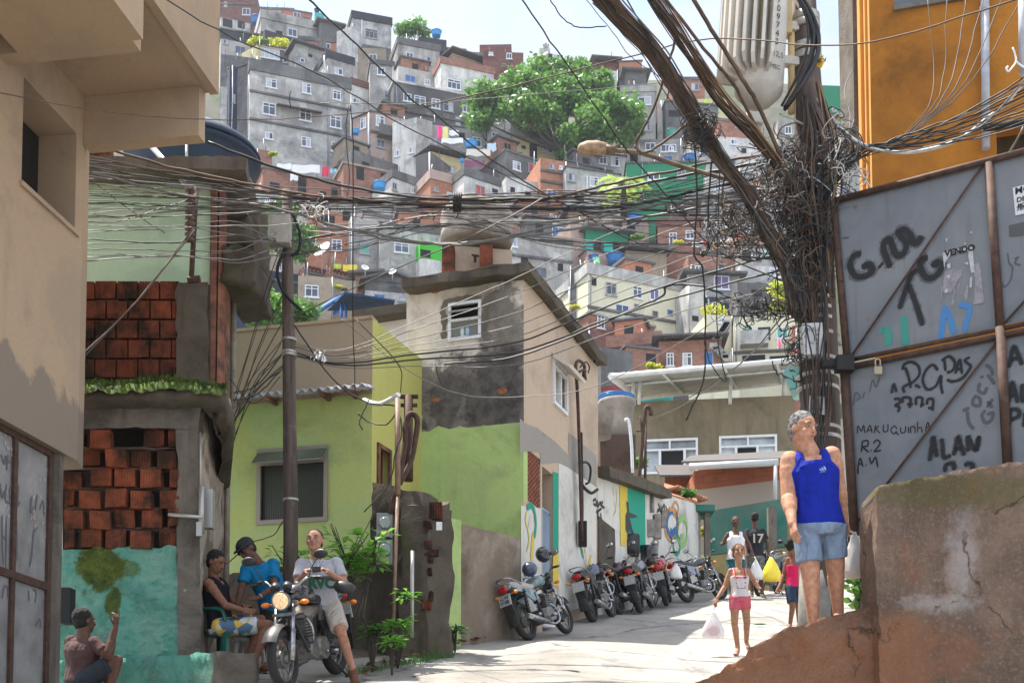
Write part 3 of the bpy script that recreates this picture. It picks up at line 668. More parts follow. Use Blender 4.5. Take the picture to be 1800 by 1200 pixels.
M_OFFW=plaster('offwhite_plaster',(0.62,0.58,0.52),(0.25,0.22,0.18),0.3,0.3,0.3,1.0)
wh=thing('white_house','small off-white house with a thin concrete roof behind the green house','house',at(680,700,21));a,b_=at(560,600,21.5),at(742,600,20.8)
w=MB();w.slab([(a.x,a.y),(b_.x,b_.y),(b_.x,b_.y+2),(a.x,a.y+2)],3.0,at(700,556,21).z);w.build('wall',M_OFFW,wh)
w=MB();a,b_=at(618,600,20.9),at(745,600,20.5);w.slab([(a.x,a.y),(b_.x,b_.y),(b_.x,b_.y+3),(a.x,a.y+3)],at(700,556,20.8).z,at(700,541,20.8).z);w.build('roof_slab',M_DARKC,wh)
w=MB();
for x,y0,y1 in((715,735,760),(735,690,700)):w.cyl(at(x-20,y1-20,20),at(x,y0-20,20),.04,seg=6)
w.build('roof_pole',M_ALU,wh)
SO=(.12,.108,.10)
M_BEIGE=plaster('beige_plaster',(0.68,0.61,0.52),(0.10,0.085,0.07),0.3,0.4,0.6,1.0,second=(0.42,0.35,0.28),fine=18,blobs=[(at(842,700,18.3),(.95,1.6,.75),SO,.85,.5,2.2),(at(885,600,18.1),(.42,1.5,.95),SO,.75,.55,2.6),(at(880,690,18.1),(.6,1.5,.8),SO,.9,.5,2.6),(at(770,700,18.5),(.45,1.5,.55),SO,.8,.55,3),(at(766,513,18.5),(.07,.6,.03),(.42,.14,.06),1,.1,8),(at(883,680,18),(.08,.6,.05),(.42,.14,.06),1,.1,8),(at(767,703,18.5),(.07,.6,.035),(.42,.14,.06),1,.1,8)])
M_BEIGE2=plaster('beige_side_plaster',(0.50,0.39,0.29),(0.22,0.17,0.13),0.25,0.35,0.25,0.9,second=(0.42,0.33,0.255))
M_SOOT=plaster('sooty_plaster',(0.105,0.095,0.085),(0.028,0.026,0.025),0.6,0.5,0.5,1.6,second=(0.24,0.21,0.175),sec_amt=.4,fine=18)
T0=at(930,458,17.8);ztt=T0.z;T1=at_z(708,490,ztt);T2=at_z(1066,628,ztt)
td1=V((T1.x-T0.x,T1.y-T0.y,0)).normalized();td2=V((T2.x-T0.x,T2.y-T0.y,0)).normalized()
th=thing('tower_house','narrow beige house with soot-stained front, slab roof and lime painted base at the bend','house',(T0.x,T0.y+1,ground_z(0,18.5)))
w=MB();n_=16
for i in range(n_):
 for j in range(n_):
  f0=lambda u,v:(T0+(T1-T0)*u+(T2-T0)*v)
  q=[f0(i/n_,j/n_),f0((i+1)/n_,j/n_),f0((i+1)/n_,(j+1)/n_),f0(i/n_,(j+1)/n_)]
  if i in(0,n_-1)or j in(0,n_-1):w.slab([(p.x,p.y)for p in q],ztt-.16,ztt)
rough_mesh(w,.045,2.5);w.poly([f0(0,0)-V((0,0,.02)),f0(1,0)-V((0,0,.02)),f0(1,1)-V((0,0,.02)),f0(0,1)-V((0,0,.02))]);w.poly([f0(0,0)-V((0,0,.14)),f0(1,0)-V((0,0,.14)),f0(1,1)-V((0,0,.14)),f0(0,1)-V((0,0,.14))]);w.build('roof_slab',M_DARKC,th)
W0=V((T0.x,T0.y,0))+td1*.16+td2*.22;PF=Plane(W0,V((td1.y,-td1.x,0))if V((td1.y,-td1.x,0)).dot(W0)<0 else V((-td1.y,td1.x,0)))
PR=Plane(W0,V((td2.y,-td2.x,0))if V((td2.y,-td2.x,0)).dot(W0)<0 else V((-td2.y,td2.x,0)))
zr_=ztt-.15;q=PF.hit(735,700);LF=(V((q.x,q.y,0))-W0).dot(td1);q=PR.hit(1052,900);LR=(V((q.x,q.y,0))-W0).dot(td2)
W1=W0+td1*LF;W2=W0+td2*LR
uf=lambda px,py:(PF.hit(px,py)-W0).dot(td1)
ur=lambda px,py:(PR.hit(px,py)-W0).dot(td2)
fu1,fu0=uf(788,560),uf(846,560);fz1,fz0=PF.hit(818,530).z,PF.hit(818,597).z
w=MB();wall_holes(w,W0,W1,PF.hit(820,750).z-.05,zr_,.2,[(fu0,fu1,fz0,fz1)])
w.build('front_wall',M_BEIGE,th)
zlow=ground_z(0,18)-.6
w=MB();wall_holes(w,W0+PF.n*.015,W1+PF.n*.015,zlow,PF.hit(820,752).z,.2,[])
gfn=[(912,744),(900,748),(885,745),(870,750),(850,747),(830,753),(810,749),(790,754),(770,748),(757,757),(745,760)]
w.poly([PF.hit(x,y,.016)for x,y in gfn]+[PF.hit(745,775,.016),PF.hit(912,765,.016)]);w.build('painted_base',M_LIME2,th)
w=MB();random.seed(2)
for s_ in([(780,595),(781,560),(778,545),(784,533),(795,527),(820,524),(846,522)],[(852,524),(854,550),(851,575),(853,598)]):ribbon(w,PF,s_,.09,.009,5,.4)
w.build('window_patch',M_CONC,th)
Ptf=lambda u,z,k:W0+td1*u+PF.n*k+V((0,0,z))
w=MB();frame_rect(w,Ptf,fu0,fu1,fz0,fz1,.045,.02,1);h=fz1-fz0
for zz in(fz0+h*.5,):w.hexa([Ptf(fu0,zz,.02),Ptf(fu1,zz,.02),Ptf(fu1,zz,-.03),Ptf(fu0,zz,-.03),Ptf(fu0,zz+.04,.02),Ptf(fu1,zz+.04,.02),Ptf(fu1,zz+.04,-.03),Ptf(fu0,zz+.04,-.03)])
wf=w.build('window',M_WHITE,th)
w=MB();w.quad(Ptf(fu0,fz0,-.15),Ptf(fu1,fz0,-.15),Ptf(fu1,fz1,-.15),Ptf(fu0,fz1,-.15));w.build('dark_opening',M_DARK,wf)
w=MB();w.quad(Ptf(fu0+.04,fz0+.04,-.01),Ptf(fu1-.04,fz0+.04,-.01),Ptf(fu1-.04,fz0+h*.5,-.01),Ptf(fu0+.04,fz0+h*.5,-.01));t=MATS.get('x');w.build('ribbed_pane',flat('ribbed_light',(.16,.17,.16),.35),wf)
w=MB();w.hexa([Ptf(fu0+.02,fz0+h*.66,.13),Ptf(fu1-.02,fz0+h*.66,.13),Ptf(fu1-.02,fz0+h*.67,.15),Ptf(fu0+.02,fz0+h*.67,.15),Ptf(fu0+.02,fz0+h*.80,-.01),Ptf(fu1-.02,fz0+h*.80,-.01),Ptf(fu1-.02,fz0+h*.81,.01),Ptf(fu0+.02,fz0+h*.81,.01)]);w.build('louvre',flat('louvre_grey',(.35,.36,.33),.4),wf)
for px_,c_,cl in((812,(.55,.62,.62),'white'),(821,(.30,.48,.66),'pale blue')):
 w=MB();b0=Ptf(uf(px_,585),fz0+.045,-.03);w.lathe([(.035,0),(.038,.10),(.03,.14),(.012,.16),(.012,.20)],b0,10);tag(w.build('bottle',flat('bottle_'+cl[:4],c_,.4),None,base=b0),cl+' plastic bottle standing in the louvred window of the beige house','bottle')
ru0,ru1=ur(971,660),ur(995,680);rz1,rz0=PR.hit(983,640).z,PR.hit(983,720).z
ddu0,ddu1=ur(953,950),ur(972,950);ddz1=PR.hit(962,826).z;dzb=ground_z(0.5,19)-.2
cu0,cu1=ur(921,840),ur(950,840);cz1,cz0=PR.hit(935,795).z,PR.hit(935,885).z
w=MB();wall_holes(w,W0+td2*.002,W2,zlow,zr_,.2,[(ru0,ru1,rz0,rz1),(ddu0,ddu1,dzb,ddz1),(cu0,cu1,cz0,cz1)]);w.build('side_wall',M_BEIGE2,th)
w=MB();w.poly([W0+V((0,0,zr_-.6)),W1+V((0,0,zr_-.6)),W1+td2*LR+V((0,0,zr_-.6)),W2+V((0,0,zr_-.6))]);wall_holes(w,W1,W1+td2*LR,zlow,zr_,.2,[]);w.build('back_wall',M_BEIGE,th)
Ptr=lambda u,z,k:W0+td2*u+PR.n*k+V((0,0,z))
w=MB();frame_rect(w,Ptr,ru0,ru1,rz0,rz1,.05,.04,2,transom=.8);wf=w.build('side_window',M_WHITE,th)
w=MB();w.quad(Ptr(ru0,rz0,-.06),Ptr(ru1,rz0,-.06),Ptr(ru1,rz1,-.06),Ptr(ru0,rz1,-.06));w.build('pane',glass('curtain_glass',(.30,.29,.27),.3),wf)
w=MB();w.hexa([Ptr(ru0-.05,rz1-.02,.02),Ptr(ru1+.05,rz1-.02,.02),Ptr(ru1+.05,rz1-.22,.30),Ptr(ru0-.05,rz1-.22,.30),Ptr(ru0-.05,rz1+.06,.02),Ptr(ru1+.05,rz1+.06,.02),Ptr(ru1+.05,rz1-.18,.33),Ptr(ru0-.05,rz1-.18,.33)]);w.build('hood',M_OFFW,wf)
w=MB();w.quad(Ptr(ddu0,dzb,-.19),Ptr(ddu1,dzb,-.19),Ptr(ddu1,ddz1,-.19),Ptr(ddu0,ddz1,-.19));dr=w.build('door',M_DARKC,th)
w=MB();gz=PR.hit(965,895).z
for i in range(9):u=lerp(ddu0+.03,ddu1-.03,i/8);w.cyl(Ptr(u,dzb,-.05),Ptr(u,gz,-.05),.012,seg=6)
for z in(dzb+.3,gz-.03,(dzb+gz)/2):w.box(Ptr((ddu0+ddu1)/2,z,-.05),(.03,.03,.03));w.cyl(Ptr(ddu0,z,-.05),Ptr(ddu1,z,-.05),.018,seg=6)
w.build('gate',flat('pale_blue_gate',(.30,.38,.46),.5,.3),dr)
w=MB();nz_,nu_=11,7
for i in range(nu_):
 for j in range(nz_):
  u=lerp(cu0,cu1,(i+.5)/nu_);z=lerp(cz0,cz1,(j+.5)/nz_);du,dz_=(cu1-cu0)/nu_/2,(cz1-cz0)/nz_/2
  for a in(0,1):
   s=1 if a else-1
   w.hexa([Ptr(u-du,z-s*dz_-.012,-.01),Ptr(u+du,z+s*dz_-.012,-.01),Ptr(u+du,z+s*dz_-.012,-.12),Ptr(u-du,z-s*dz_-.012,-.12),Ptr(u-du,z-s*dz_+.012,-.01),Ptr(u+du,z+s*dz_+.012,-.01),Ptr(u+du,z+s*dz_+.012,-.12),Ptr(u-du,z-s*dz_+.012,-.12)])
w.build('brick_screen',flat('screen_terracotta',(.28,.10,.055),.9,nz=.4,scale=10,src='pos'),th)
M_MW=plaster('mural_white',(0.62,0.60,0.55),(0.16,0.14,0.12),0.35,0.5,0.2,1.6);M_MT=plaster('mural_teal',(0.03,0.30,0.20),(0.05,0.12,0.09),.15,.3,.15,1.5);M_MY=plaster('mural_yellow',(0.62,0.48,0.08),(0.3,.25,.1),.2,.3,.15,1.5)
w=MB();w.m=0;w.poly([PR.hit(x,y,.005)for x,y in((916,888),(951,893),(951,1082),(930,1085),(916,1088))])
w.poly([PR.hit(x,y,.005)for x,y in((982,812),(1000,822),(1020,836),(1040,850),(1048,856),(1048,1058),(1020,1068),(982,1078))])
w.m=1;w.poly([PR.hit(x,y,.009)for x,y in((972,828),(982,832),(982,970),(972,968))])
w.m=2;w.poly([PR.hit(x,y,.009)for x,y in((972,970),(982,972),(982,1030),(972,1028))])
for m_,s_,wd in((1,[(926,893),(934,888),(940,900),(942,925),(939,945)],.09),(2,[(926,898),(924,915),(928,930),(930,950),(926,970)],.04),(2,[(938,935),(936,960),(934,985)],.11),(0,[(1020,950),(1030,990)],.1),(2,[(1028,960),(1032,1000),(1040,975)],.08),(1,[(1020,955),(1026,980)],.1),(0,[(934,905),(930,925)],.05)):
 w.m=m_;ribbon(w,PR,s_,wd,.013,5,.2)
w.build('mural',[M_MW,M_MT,M_MY],th)
w=MB()
w.poly([PR.hit(x,y,.007)for x,y in((914,735),(925,745),(945,752),(955,760),(975,775),(1000,800),(1000,822),(980,812),(950,815),(950,795),(921,792),(914,800))]);w.poly([PR.hit(x,y,.007)for x,y in((1000,760),(1048,800),(1048,855),(1020,836),(1000,822))])
w.build('grey_render_patch',plaster('grey_render',(.30,.28,.25),(.14,.12,.11),.3,.4,.3,1.2),th)
w=MB();cc=lambda x,y,k=.12:PR.hit(x,y,k)
w.tube(cat_pts([cc(1023,950),cc(1019,800),cc(1015,690),cc(1012,645),cc(1017,634),cc(1026,640),cc(1028,648)],6),.028,8)
w.tube(cat_pts([cc(1016,655),cc(1025,650),cc(1030,652)],4),.02,6);w.tube([cc(1027,650),cc(1027,668)],[.03,.045],8);w.tube(cat_pts([cc(1020,645),cc(1030,636),cc(1036,645),cc(1034,655)],4),.014,6)
w.build('service_mast',M_RUST,th)
w=MB();w.tube(cat_pts([cc(1022,870),cc(1022,820),cc(1030,812),cc(1038,822),cc(1036,845),cc(1030,850)],6),.02,8);w.tube(cat_pts([cc(1022,850),cc(1030,860),cc(1040,866),cc(1050,860)],5),.028,8);w.tube(cat_pts([cc(1022,760),cc(1024,900),cc(1022,920)],5),.022,6)
w.box(cc(1024,938,.1),(.14,.10,.42));w.build('cable_conduit',M_BLACK,th)
ci=thing('cistern','rounded grey concrete cistern on orange brick piers above the beige roof','cistern',at(835,500,23))
c0=at(838,432,23);M_CIS=plaster('cistern_render',(.25,.22,.19),(.08,.07,.06),.5,.5,.6,1.3,second=(.38,.34,.29))
w=MB();s=23/2200.;w.lathe([(62*s,0),(66*s,10*s),(64*s,22*s),(60*s,30*s),(66*s,42*s),(62*s,58*s),(50*s,68*s),(20*s,74*s),(.01,75*s)],c0,30);rough_mesh(w,.05,1.6);w.build('tub',M_CIS,ci)
w=MB();
for x0,x1,y0,y1 in((777,799,430,470),(843,866,430,462)):a,b_=at(x0,y0,22.4),at(x1,y0,22.4);w.slab([(a.x,a.y),(b_.x,b_.y),(b_.x,b_.y+.3),(a.x,a.y+.3)],at(x0,y1+30,22.4).z,at(x0,y0,22.4).z)
w.build('pier',M_BRICK,ci)
w=MB();a,b_=at(796,440,22.7),at(900,440,22.9);w.slab([(a.x,a.y),(b_.x,b_.y),(b_.x,b_.y+1),(a.x,a.y+1)],at(800,520,22.7).z,at(800,431,22.7).z);w.build('wall',M_BEIGE2,ci)
w=MB();a=at(835,448,22.6);w.cyl(a,at(835,460,22.6),.03,seg=6);w.tube([at(829,448,22.55),at(842,450,22.55)],.02,6);w.build('tap',M_RUST,ci)
def lump_wall(name,label,pts,z0,z1,th_,mat,amt=.04,cat_='wall',tops=None,seed=0):
 """thick rough wall along a plan polyline; tops = heights at the points"""
 o=thing(name,label,cat_,(pts[0][0],pts[0][1],z0));w=MB();w.smooth=True
 for i in range(len(pts)-1):
  a,b_=V((pts[i][0],pts[i][1],0)),V((pts[i+1][0],pts[i+1][1],0));d=(b_-a);Ln=d.length;d.normalize();n=V((d.y,-d.x,0));n=-n if n.dot(a)>0 else n
  ta,tb=(tops[i],tops[i+1])if tops else(z1,z1);nu=max(3,int(Ln/.09));nv=max(3,int((z1-z0)/.09))
  q=lambda p,z:V((p.x,p.y,z))
  grid_face(w,q(a,z0),q(b_,z0),q(b_,tb),q(a,ta),nu,nv);grid_face(w,q(a,ta),q(b_,tb),q(b_-n*th_,tb),q(a-n*th_,ta),nu,3);grid_face(w,q(b_,z0),q(b_-n*th_,z0),q(b_-n*th_,tb),q(b_,tb),3,nv);grid_face(w,q(a-n*th_,z0),q(a,z0),q(a,ta),q(a-n*th_,ta),3,nv)
 rough_mesh(w,amt,2.6,seed);w.build('masonry',mat,o);return o
xz=lambda px,Y:(at(px,1000,Y).x,Y)
zt=lambda px,py,Y:at(px,py,Y).z
gw=lump_wall('meter_wall','dark mossy garden wall carrying two electricity meters',[xz(655,15.4),xz(742,15.0)],ground_z(-1,15)-.3,zt(700,850,15.2),.35,M_DARKC,.05,tops=[zt(656,850,15.4),zt(742,866,15.0)])
gw2=lump_wall('garden_wall','dark earth-stained garden wall behind the leafy shrub',[xz(398,15.8),xz(560,15.6),xz(660,15.5)],ground_z(-1,15)-.4,zt(620,975,15.5),.3,M_DARKC,.06,tops=[zt(400,1010,15.8),zt(560,985,15.6),zt(660,960,15.5)],seed=4)
gw3=lump_wall('gate_pier','crumbling dark brick gate pier with orange scars left of the lime strip',[xz(742,15.0),xz(752,14.9),xz(788,15.6)],ground_z(-1,15)-.3,zt(770,890,15),.35,M_DARKC,.06,tops=[zt(745,915,15),zt(756,892,15),zt(786,886,15.6)],seed=9)
w=MB();w.box(at(766,900,15.0),(.16,.2,.2));random.seed(5)
for i in range(14):
 x=754+random.gauss(0,5);y=random.uniform(920,1100);p=at(x,y,14.9);w.box(p,(random.uniform(.03,.09),.06,random.uniform(.04,.12)),Euler((0,0,random.uniform(-.4,.4))).to_matrix())
rough_mesh(w,.02,8).build('exposed_brick',M_BRICK2,gw3)
w=MB();p=at(772,924,14.8);w.box(p,(.07,.01,.10));w.build('number_plate',M_WHITE,gw3)
lw=lump_wall('concrete_garden_wall','low grey-brown concrete garden wall behind the nearest parked motorcycle',[xz(808,16.4),xz(915,17.6)],ground_z(0,16.5)-.3,zt(860,925,17),.18,plaster('wall_brown',(.21,.165,.125),(.06,.05,.04),.5,.4,.7,1.6,second=(.30,.255,.21)),.012,tops=[zt(810,920,16.4),zt(914,945,17.6)],seed=2)
w=MB();a,b_=xz(783,16.2),xz(810,16.35);w.slab([a,b_,(b_[0],b_[1]+.2),(a[0],a[1]+.2)],ground_z(0,16)-.2,zt(800,912,16.3));tag(w.build('gate_post',M_LIME2,None,base=(a[0],a[1],ground_z(a[0],a[1]))),'lime green gate post between the crumbling pier and the concrete garden wall','post')
wq=MB();a=at(735,850,14.95)
for cx,cy,lab in((677,925,'upper'),(677,972,'lower')):
 o=thing('electricity_meter',lab+' of two grey electricity meters on the dark garden wall','meter',at(cx,cy,15.05),'electricity meters on the garden wall');w=MB();w.box(at(cx,cy,15.0),(.19,.16,.30));w.build('case',flat('meter_grey',(.22,.24,.23),.4,.1,nz=.3,scale=20,src='pos'),o)
 w=MB();w.cyl(at(cx,cy-7,14.92),at(cx,cy-7,14.85),.075,.065,18);w.build('dial_cover',glass('meter_glass',(.16,.19,.18),.15),o);w=MB();w.box(at(cx,cy+12,14.9),(.11,.03,.08));w.build('terminal_cover',flat('meter_tan',(.33,.27,.18),.5),o)
pm=thing('service_post','thin grey service post with bent rusty conduit hook above the meter wall','post',at(700,1100,14.9));w=MB();w.cyl(at(690,1140,14.75),at(699,870,14.85),.022,seg=8);w.cyl(at(699,870,14.85),at(699,700,14.85),.035,seg=8);w.build('conduit',flat('conduit_brown',(.25,.15,.10),.6,nz=.3,scale=10,src='pos'),pm)
w=MB();a=at(718,845,15.3);w.cyl(a,at(718,695,15.3),.06,.055,8);w.box(at(718,697,15.3),(.24,.08,.03));w.box(at(718,712,15.3),(.22,.06,.03));w.build('iron_post',M_RUST,pm)
w=MB();w.tube(cat_pts([at(686,902,14.9),at(700,850,14.9),at(712,780,14.95),at(713,745,15),at(722,727,15),at(733,735,15),at(732,760,15),at(722,810,15),at(702,850,14.95)],6),.035,8);w.build('conduit_hook',M_RUST,pm)
w=MB();w.cyl(at(724,1120,14.6),at(725,968,14.6),.022,seg=8);tag(w.build('pipe_stub',M_ALU,None,base=at(724,1120,14.6)),'short pale metal pipe standing upright in front of the meter wall','pipe')
w=MB();w.tube(cat_pts([at(640,703,16),at(665,710,15.5),at(690,700,15),at(701,693,14.9)],5),.03,8);tag(w.build('white_pipe',M_WHITE,None,base=at(640,703,16)),'white plastic pipe running from the corrugated eave to the service post','pipe')
m0=PR.hit(1050,1060);m0=V((m0.x+.02,m0.y+.05,0));m1=V((at(1232,950,29.5).x,29.5,0));PM=vplane(m0,m1);md=(m1-m0).normalized()
mw=thing('mural_wall','white roadside wall painted with a green and yellow panel and laughing ring faces','wall',(m0.x,m0.y,ground_z(m0.x,m0.y)))
uM=lambda px,py:(PM.hit(px,py)-m0).dot(md)
w=MB();k0=0;L_=(m1-m0).length;ub=uM(1165,900)
zA,zB,zC,zD=PM.hit(1055,842).z,PM.hit(1164,877).z,PM.hit(1166,868).z,PM.hit(1230,886).z
def wseg(w,u0,u1,za,zb_,th_=.2):
 a=m0+md*u0;b_=m0+md*u1;n=PM.n
 w.hexa([V((a.x,a.y,ground_z(a.x,a.y)-.3)),V((b_.x,b_.y,ground_z(b_.x,b_.y)-.3)),V((b_.x,b_.y,ground_z(b_.x,b_.y)-.3))-n*th_,V((a.x,a.y,ground_z(a.x,a.y)-.3))-n*th_,V((a.x,a.y,za)),V((b_.x,b_.y,zb_)),V((b_.x,b_.y,zb_))-n*th_,V((a.x,a.y,za))-n*th_])
wseg(w,0,ub,zA,zB);wseg(w,ub+.001,L_,zC,zD);w.build('wall',M_MW,mw)
w=MB();a=m0;b_=m0+md*ub;n=PM.n
for i in range(14):
 p,q=a.lerp(b_,i/14),a.lerp(b_,(i+1)/14);z0_,z1_=lerp(zA,zB,i/14),lerp(zA,zB,(i+1)/14)
 w.hexa([p+n*.2+V((0,0,z0_)),q+n*.2+V((0,0,z1_)),q-n*.4+V((0,0,z1_)),p-n*.4+V((0,0,z0_)),p+n*.2+V((0,0,z0_+.2)),q+n*.2+V((0,0,z1_+.2)),q-n*.4+V((0,0,z1_+.2)),p-n*.4+V((0,0,z0_+.2))])
rough_mesh(w,.03,3);w.build('coping',M_DARKC,mw)
M_MK=flat('mural_black',(.03,.03,.035),.8);M_MB=flat('mural_blue',(.03,.12,.33),.8,nz=.2,scale=5,src='pos');M_MO=flat('mural_orange',(.60,.27,.06),.8,nz=.2,scale=5,src='pos');M_MG=flat('mural_light_green',(.27,.45,.16),.8,nz=.2,scale=5,src='pos');M_MWH=flat('mural_bright_white',(.75,.75,.72),.8,nz=.15,scale=6,src='pos')
w=MB();w.m=2;w.poly([PM.hit(x,y,.008)for x,y in((1089,850),(1103,855),(1103,945),(1100,960),(1091,958))])
w.m=1;w.poly([PM.hit(x,y,.008)for x,y in((1103,855),(1134,866),(1135,962),(1120,975),(1103,958))])
w.m=3
w.poly([PM.hit(x,y,.016)for x,y in((1101,880),(1105,883),(1106,900),(1120,906),(1119,909),(1107,910),(1112,930),(1119,945),(1114,946),(1106,928),(1103,938),(1100,930),(1100,905),(1103,898))])
w.m=4;w.poly([PM.hit(x,y,.016)for x,y in((1107,928),(1113,936),(1118,950),(1110,956),(1104,946))])
w.m=3
for s_ in([(1042,880),(1047,877),(1048,887),(1043,885)],[(1051,878),(1051,890),(1056,882),(1057,890)],[(1060,880),(1058,888),(1063,892)],[(1048,900),(1058,893)],[(1052,898),(1051,912)],[(1056,900),(1058,915)],[(1157,884),(1160,892),(1156,896)],[(1162,886),(1163,896),(1168,886),(1168,900)],[(1170,888),(1172,895),(1169,903)],[(1155,900),(1160,896),(1165,902)],[(1167,900),(1169,914)]):ribbon(w,PM,s_,.05,.012,4)
def ring(cx,cy,rx,ry,m_,wd):
 w.m=m_;ribbon(w,PM,[(cx+rx*cos(a),cy+ry*sin(a))for a in[i*pi/6 for i in range(13)]],wd,.012,3)
ring(1182,919,9.5,23,5,.17);ring(1180.5,921,12,27,6,.10);ring(1200,933,8.5,24,7,.15);ring(1190,957,6,16,1,.10);ring(1188,894,5,12,6,.07)
w.m=5;w.poly([PM.hit(x,y,.012)for x,y in((1178,926),(1182,930),(1188,924),(1186,936),(1181,938))]);w.m=7;w.poly([PM.hit(x,y,.012)for x,y in((1196,938),(1203,936),(1202,948),(1198,948))]);w.m=6;w.poly([PM.hit(x,y,.012)for x,y in((1186,897),(1190,896),(1189,901))])
w.m=2;
for s_ in([(1078,855),(1080,872)],[(1080,880),(1083,895),(1079,905)],[(1084,858),(1085,890)]):ribbon(w,PM,s_,.03,.012,3)
w.build('mural',[M_MW,M_MT,M_MY,M_MK,M_MB,M_MB,M_MO,M_MG],mw)
w=MB();w.poly([PM.hit(x,y,.02)for x,y in((1052,905),(1062,915),(1081,930),(1082,965),(1076,1062),(1052,1066))]);w.build('dark_patch',M_DARKC,mw)
w=MB();w.box(PM.hit(1143,928,.05),(.16,.12,.34));w.box(PM.hit(1156,925,.08),(.14,.16,.5));w.box(PM.hit(1167,912,.06),(.09,.10,.36));w.cyl(PM.hit(1147,870,.05),PM.hit(1147,900,.05),.04,seg=8);w.cyl(PM.hit(1153,950,.05),PM.hit(1150,1000,.05),.06,seg=8);w.build('meter_box',flat('meter_weathered',(.30,.27,.24),.7,nz=.4,scale=6,src='pos'),mw)
zt30=lambda px,py:at(px,py,30).z
tw=thing('teal_wall','peeling teal and ochre wall of the yard at the end of the street','wall',at(1300,1040,30))
M_TW=plaster('teal_planks',(.03,.17,.13),(.16,.12,.10),.5,1.15,.5,1.0,second=(.05,.23,.18));M_OC=plaster('ochre_wash',(.33,.27,.11),(.14,.11,.08),.5,.5,.3,1.0,second=(.25,.19,.12))
w=MB();a,b_=xz(1240,30.5),xz(1385,29.5);w.slab([a,b_,(b_[0],b_[1]+.2),(a[0],a[1]+.2)],zt30(1300,968),[zt30(1240,890),zt30(1385,884),zt30(1385,884),zt30(1240,890)]);w.build('upper_wall',M_TW,tw)
w=MB();w.slab([(a[0],a[1]+.01),(b_[0],b_[1]+.01),(b_[0],b_[1]+.2),(a[0],a[1]+.2)],4.5,zt30(1300,969));w.build('lower_wall',M_OC,tw)
w=MB();
for x0,x1 in((1240,1249),(1352,1366)):a,b_=xz(x0,29.2),xz(x1,29.2);w.slab([a,b_,(b_[0],b_[1]+.2),(a[0],a[1]+.2)],4.8,zt(1300,890,29.2))
w.build('post',M_CONC,tw)
w=MB();a,b_=xz(1222,29),xz(1258,29);w.slab([a,b_,(b_[0],b_[1]+.9),(a[0],a[1]+.9)],zt(1300,897,29),zt(1300,886,29));w.build('porch_slab',M_TW,tw)
gr=thing('brick_garage','orange brick outbuilding with tin roof and white gutter above the teal wall','outbuilding',at(1290,1000,31.5))
M_BRK=brick('brick_clean',(.38,.12,.06),(.30,.09,.05),(.18,.11,.08),.33,.2,.015,.2)
a,b_=xz(1222,32),xz(1372,31);w=MB();w.slab([a,b_,(b_[0],b_[1]+3),(a[0],a[1]+3)],zt(1300,852,31.5),zt(1300,818,31.5));w.build('brick_wall',M_BRK,gr)
w=MB();w.slab([(a[0],a[1]+.003),(b_[0],b_[1]+.003),(b_[0],b_[1]+3),(a[0],a[1]+3)],5.5,zt(1300,852.2,31.5));w.build('render_wall',plaster('pink_render',(.36,.30,.25),(.15,.12,.10),.4,.3,.5,1.5),gr)
w=MB();p=[at(1197,814,31),at(1372,808,30.4),at(1385,795,35),at(1215,803,35)];w.extr(p,(0,0,.05));w.build('tin_roof',corrug('rusty_tin',(.10,.085,.075),.12),gr)
w=MB();w.cyl(at(1212,820,30.9),at(1368,812,30.3),.09,seg=8);w.cyl(at(1363,815,30.3),at(1362,880,30.3),.05,seg=8);w.build('gutter',flat('gutter_grey',(.45,.47,.47),.5),gr)
sh=thing('tile_roof_shed','low shed with sagging brown tin and orange tile edge above the mural wall','shed',at(1190,900,33))
w=MB();w.extr([at(1160,838,33),at(1222,838,33),at(1222,820,36),at(1150,820,36)],(0,0,.06));w.build('tin_roof',MATS['rusty_tin'],sh)
w=MB();w.slab([xz(1170,33.5),xz(1225,33.5),xz(1225,36),xz(1170,36)],5,zt(1200,838,33.5));w.build('wall',M_BRK,sh)
w=MB();random.seed(6)
for i in range(12):p=at(1168+i*4.6,862+i*1.9,29+i*.1);w.tube([p,p+V((.35,.1,.12))],.05,6)
w.extr([at(1166,868,28.6),at(1226,886,28.9),at(1222,868,31),at(1168,852,31)],(0,0,.05));w.build('tile_edge',flat('orange_tile',(.36,.15,.07),.9,nz=.5,scale=8,src='pos'),sh)
bb=thing('brown_building','mould-streaked brown concrete building with two wide white windows beyond the brick outbuilding','building',at(1245,900,42))
B0=at(1100,707,43.5);B1=at_z(1388,695,B0.z);PB=vplane(B0,B1);bd=V((B1.x-B0.x,B1.y-B0.y,0)).normalized();ubp=lambda px,py:(PB.hit(px,py)-B0).dot(bd)
w1=(ubp(1128,800),ubp(1227,800),PB.hit(1180,832).z,PB.hit(1180,771).z);w2_=(ubp(1264,790),ubp(1366,790),PB.hit(1315,826).z,PB.hit(1315,765).z)
w=MB();wall_holes(w,B0,B1,8,B0.z,.3,[w1,w2_]);w.poly([B0-V((0,0,.3)),B1-V((0,0,.3)),B1+V((.5,5,-.3)),B0+V((.5,5,-.3))]);wall_holes(w,B1,B1+V((1,6,0)),8,B0.z,.2,[]);w.build('wall',plaster('brown_mould_wall',(.23,.19,.125),(.045,.042,.03),.5,.85,.5,.55,moss=.1,fine=14),bb)
Pb=lambda u,z,k:V((B0.x,B0.y,0))+bd*u+PB.n*k+V((0,0,z))
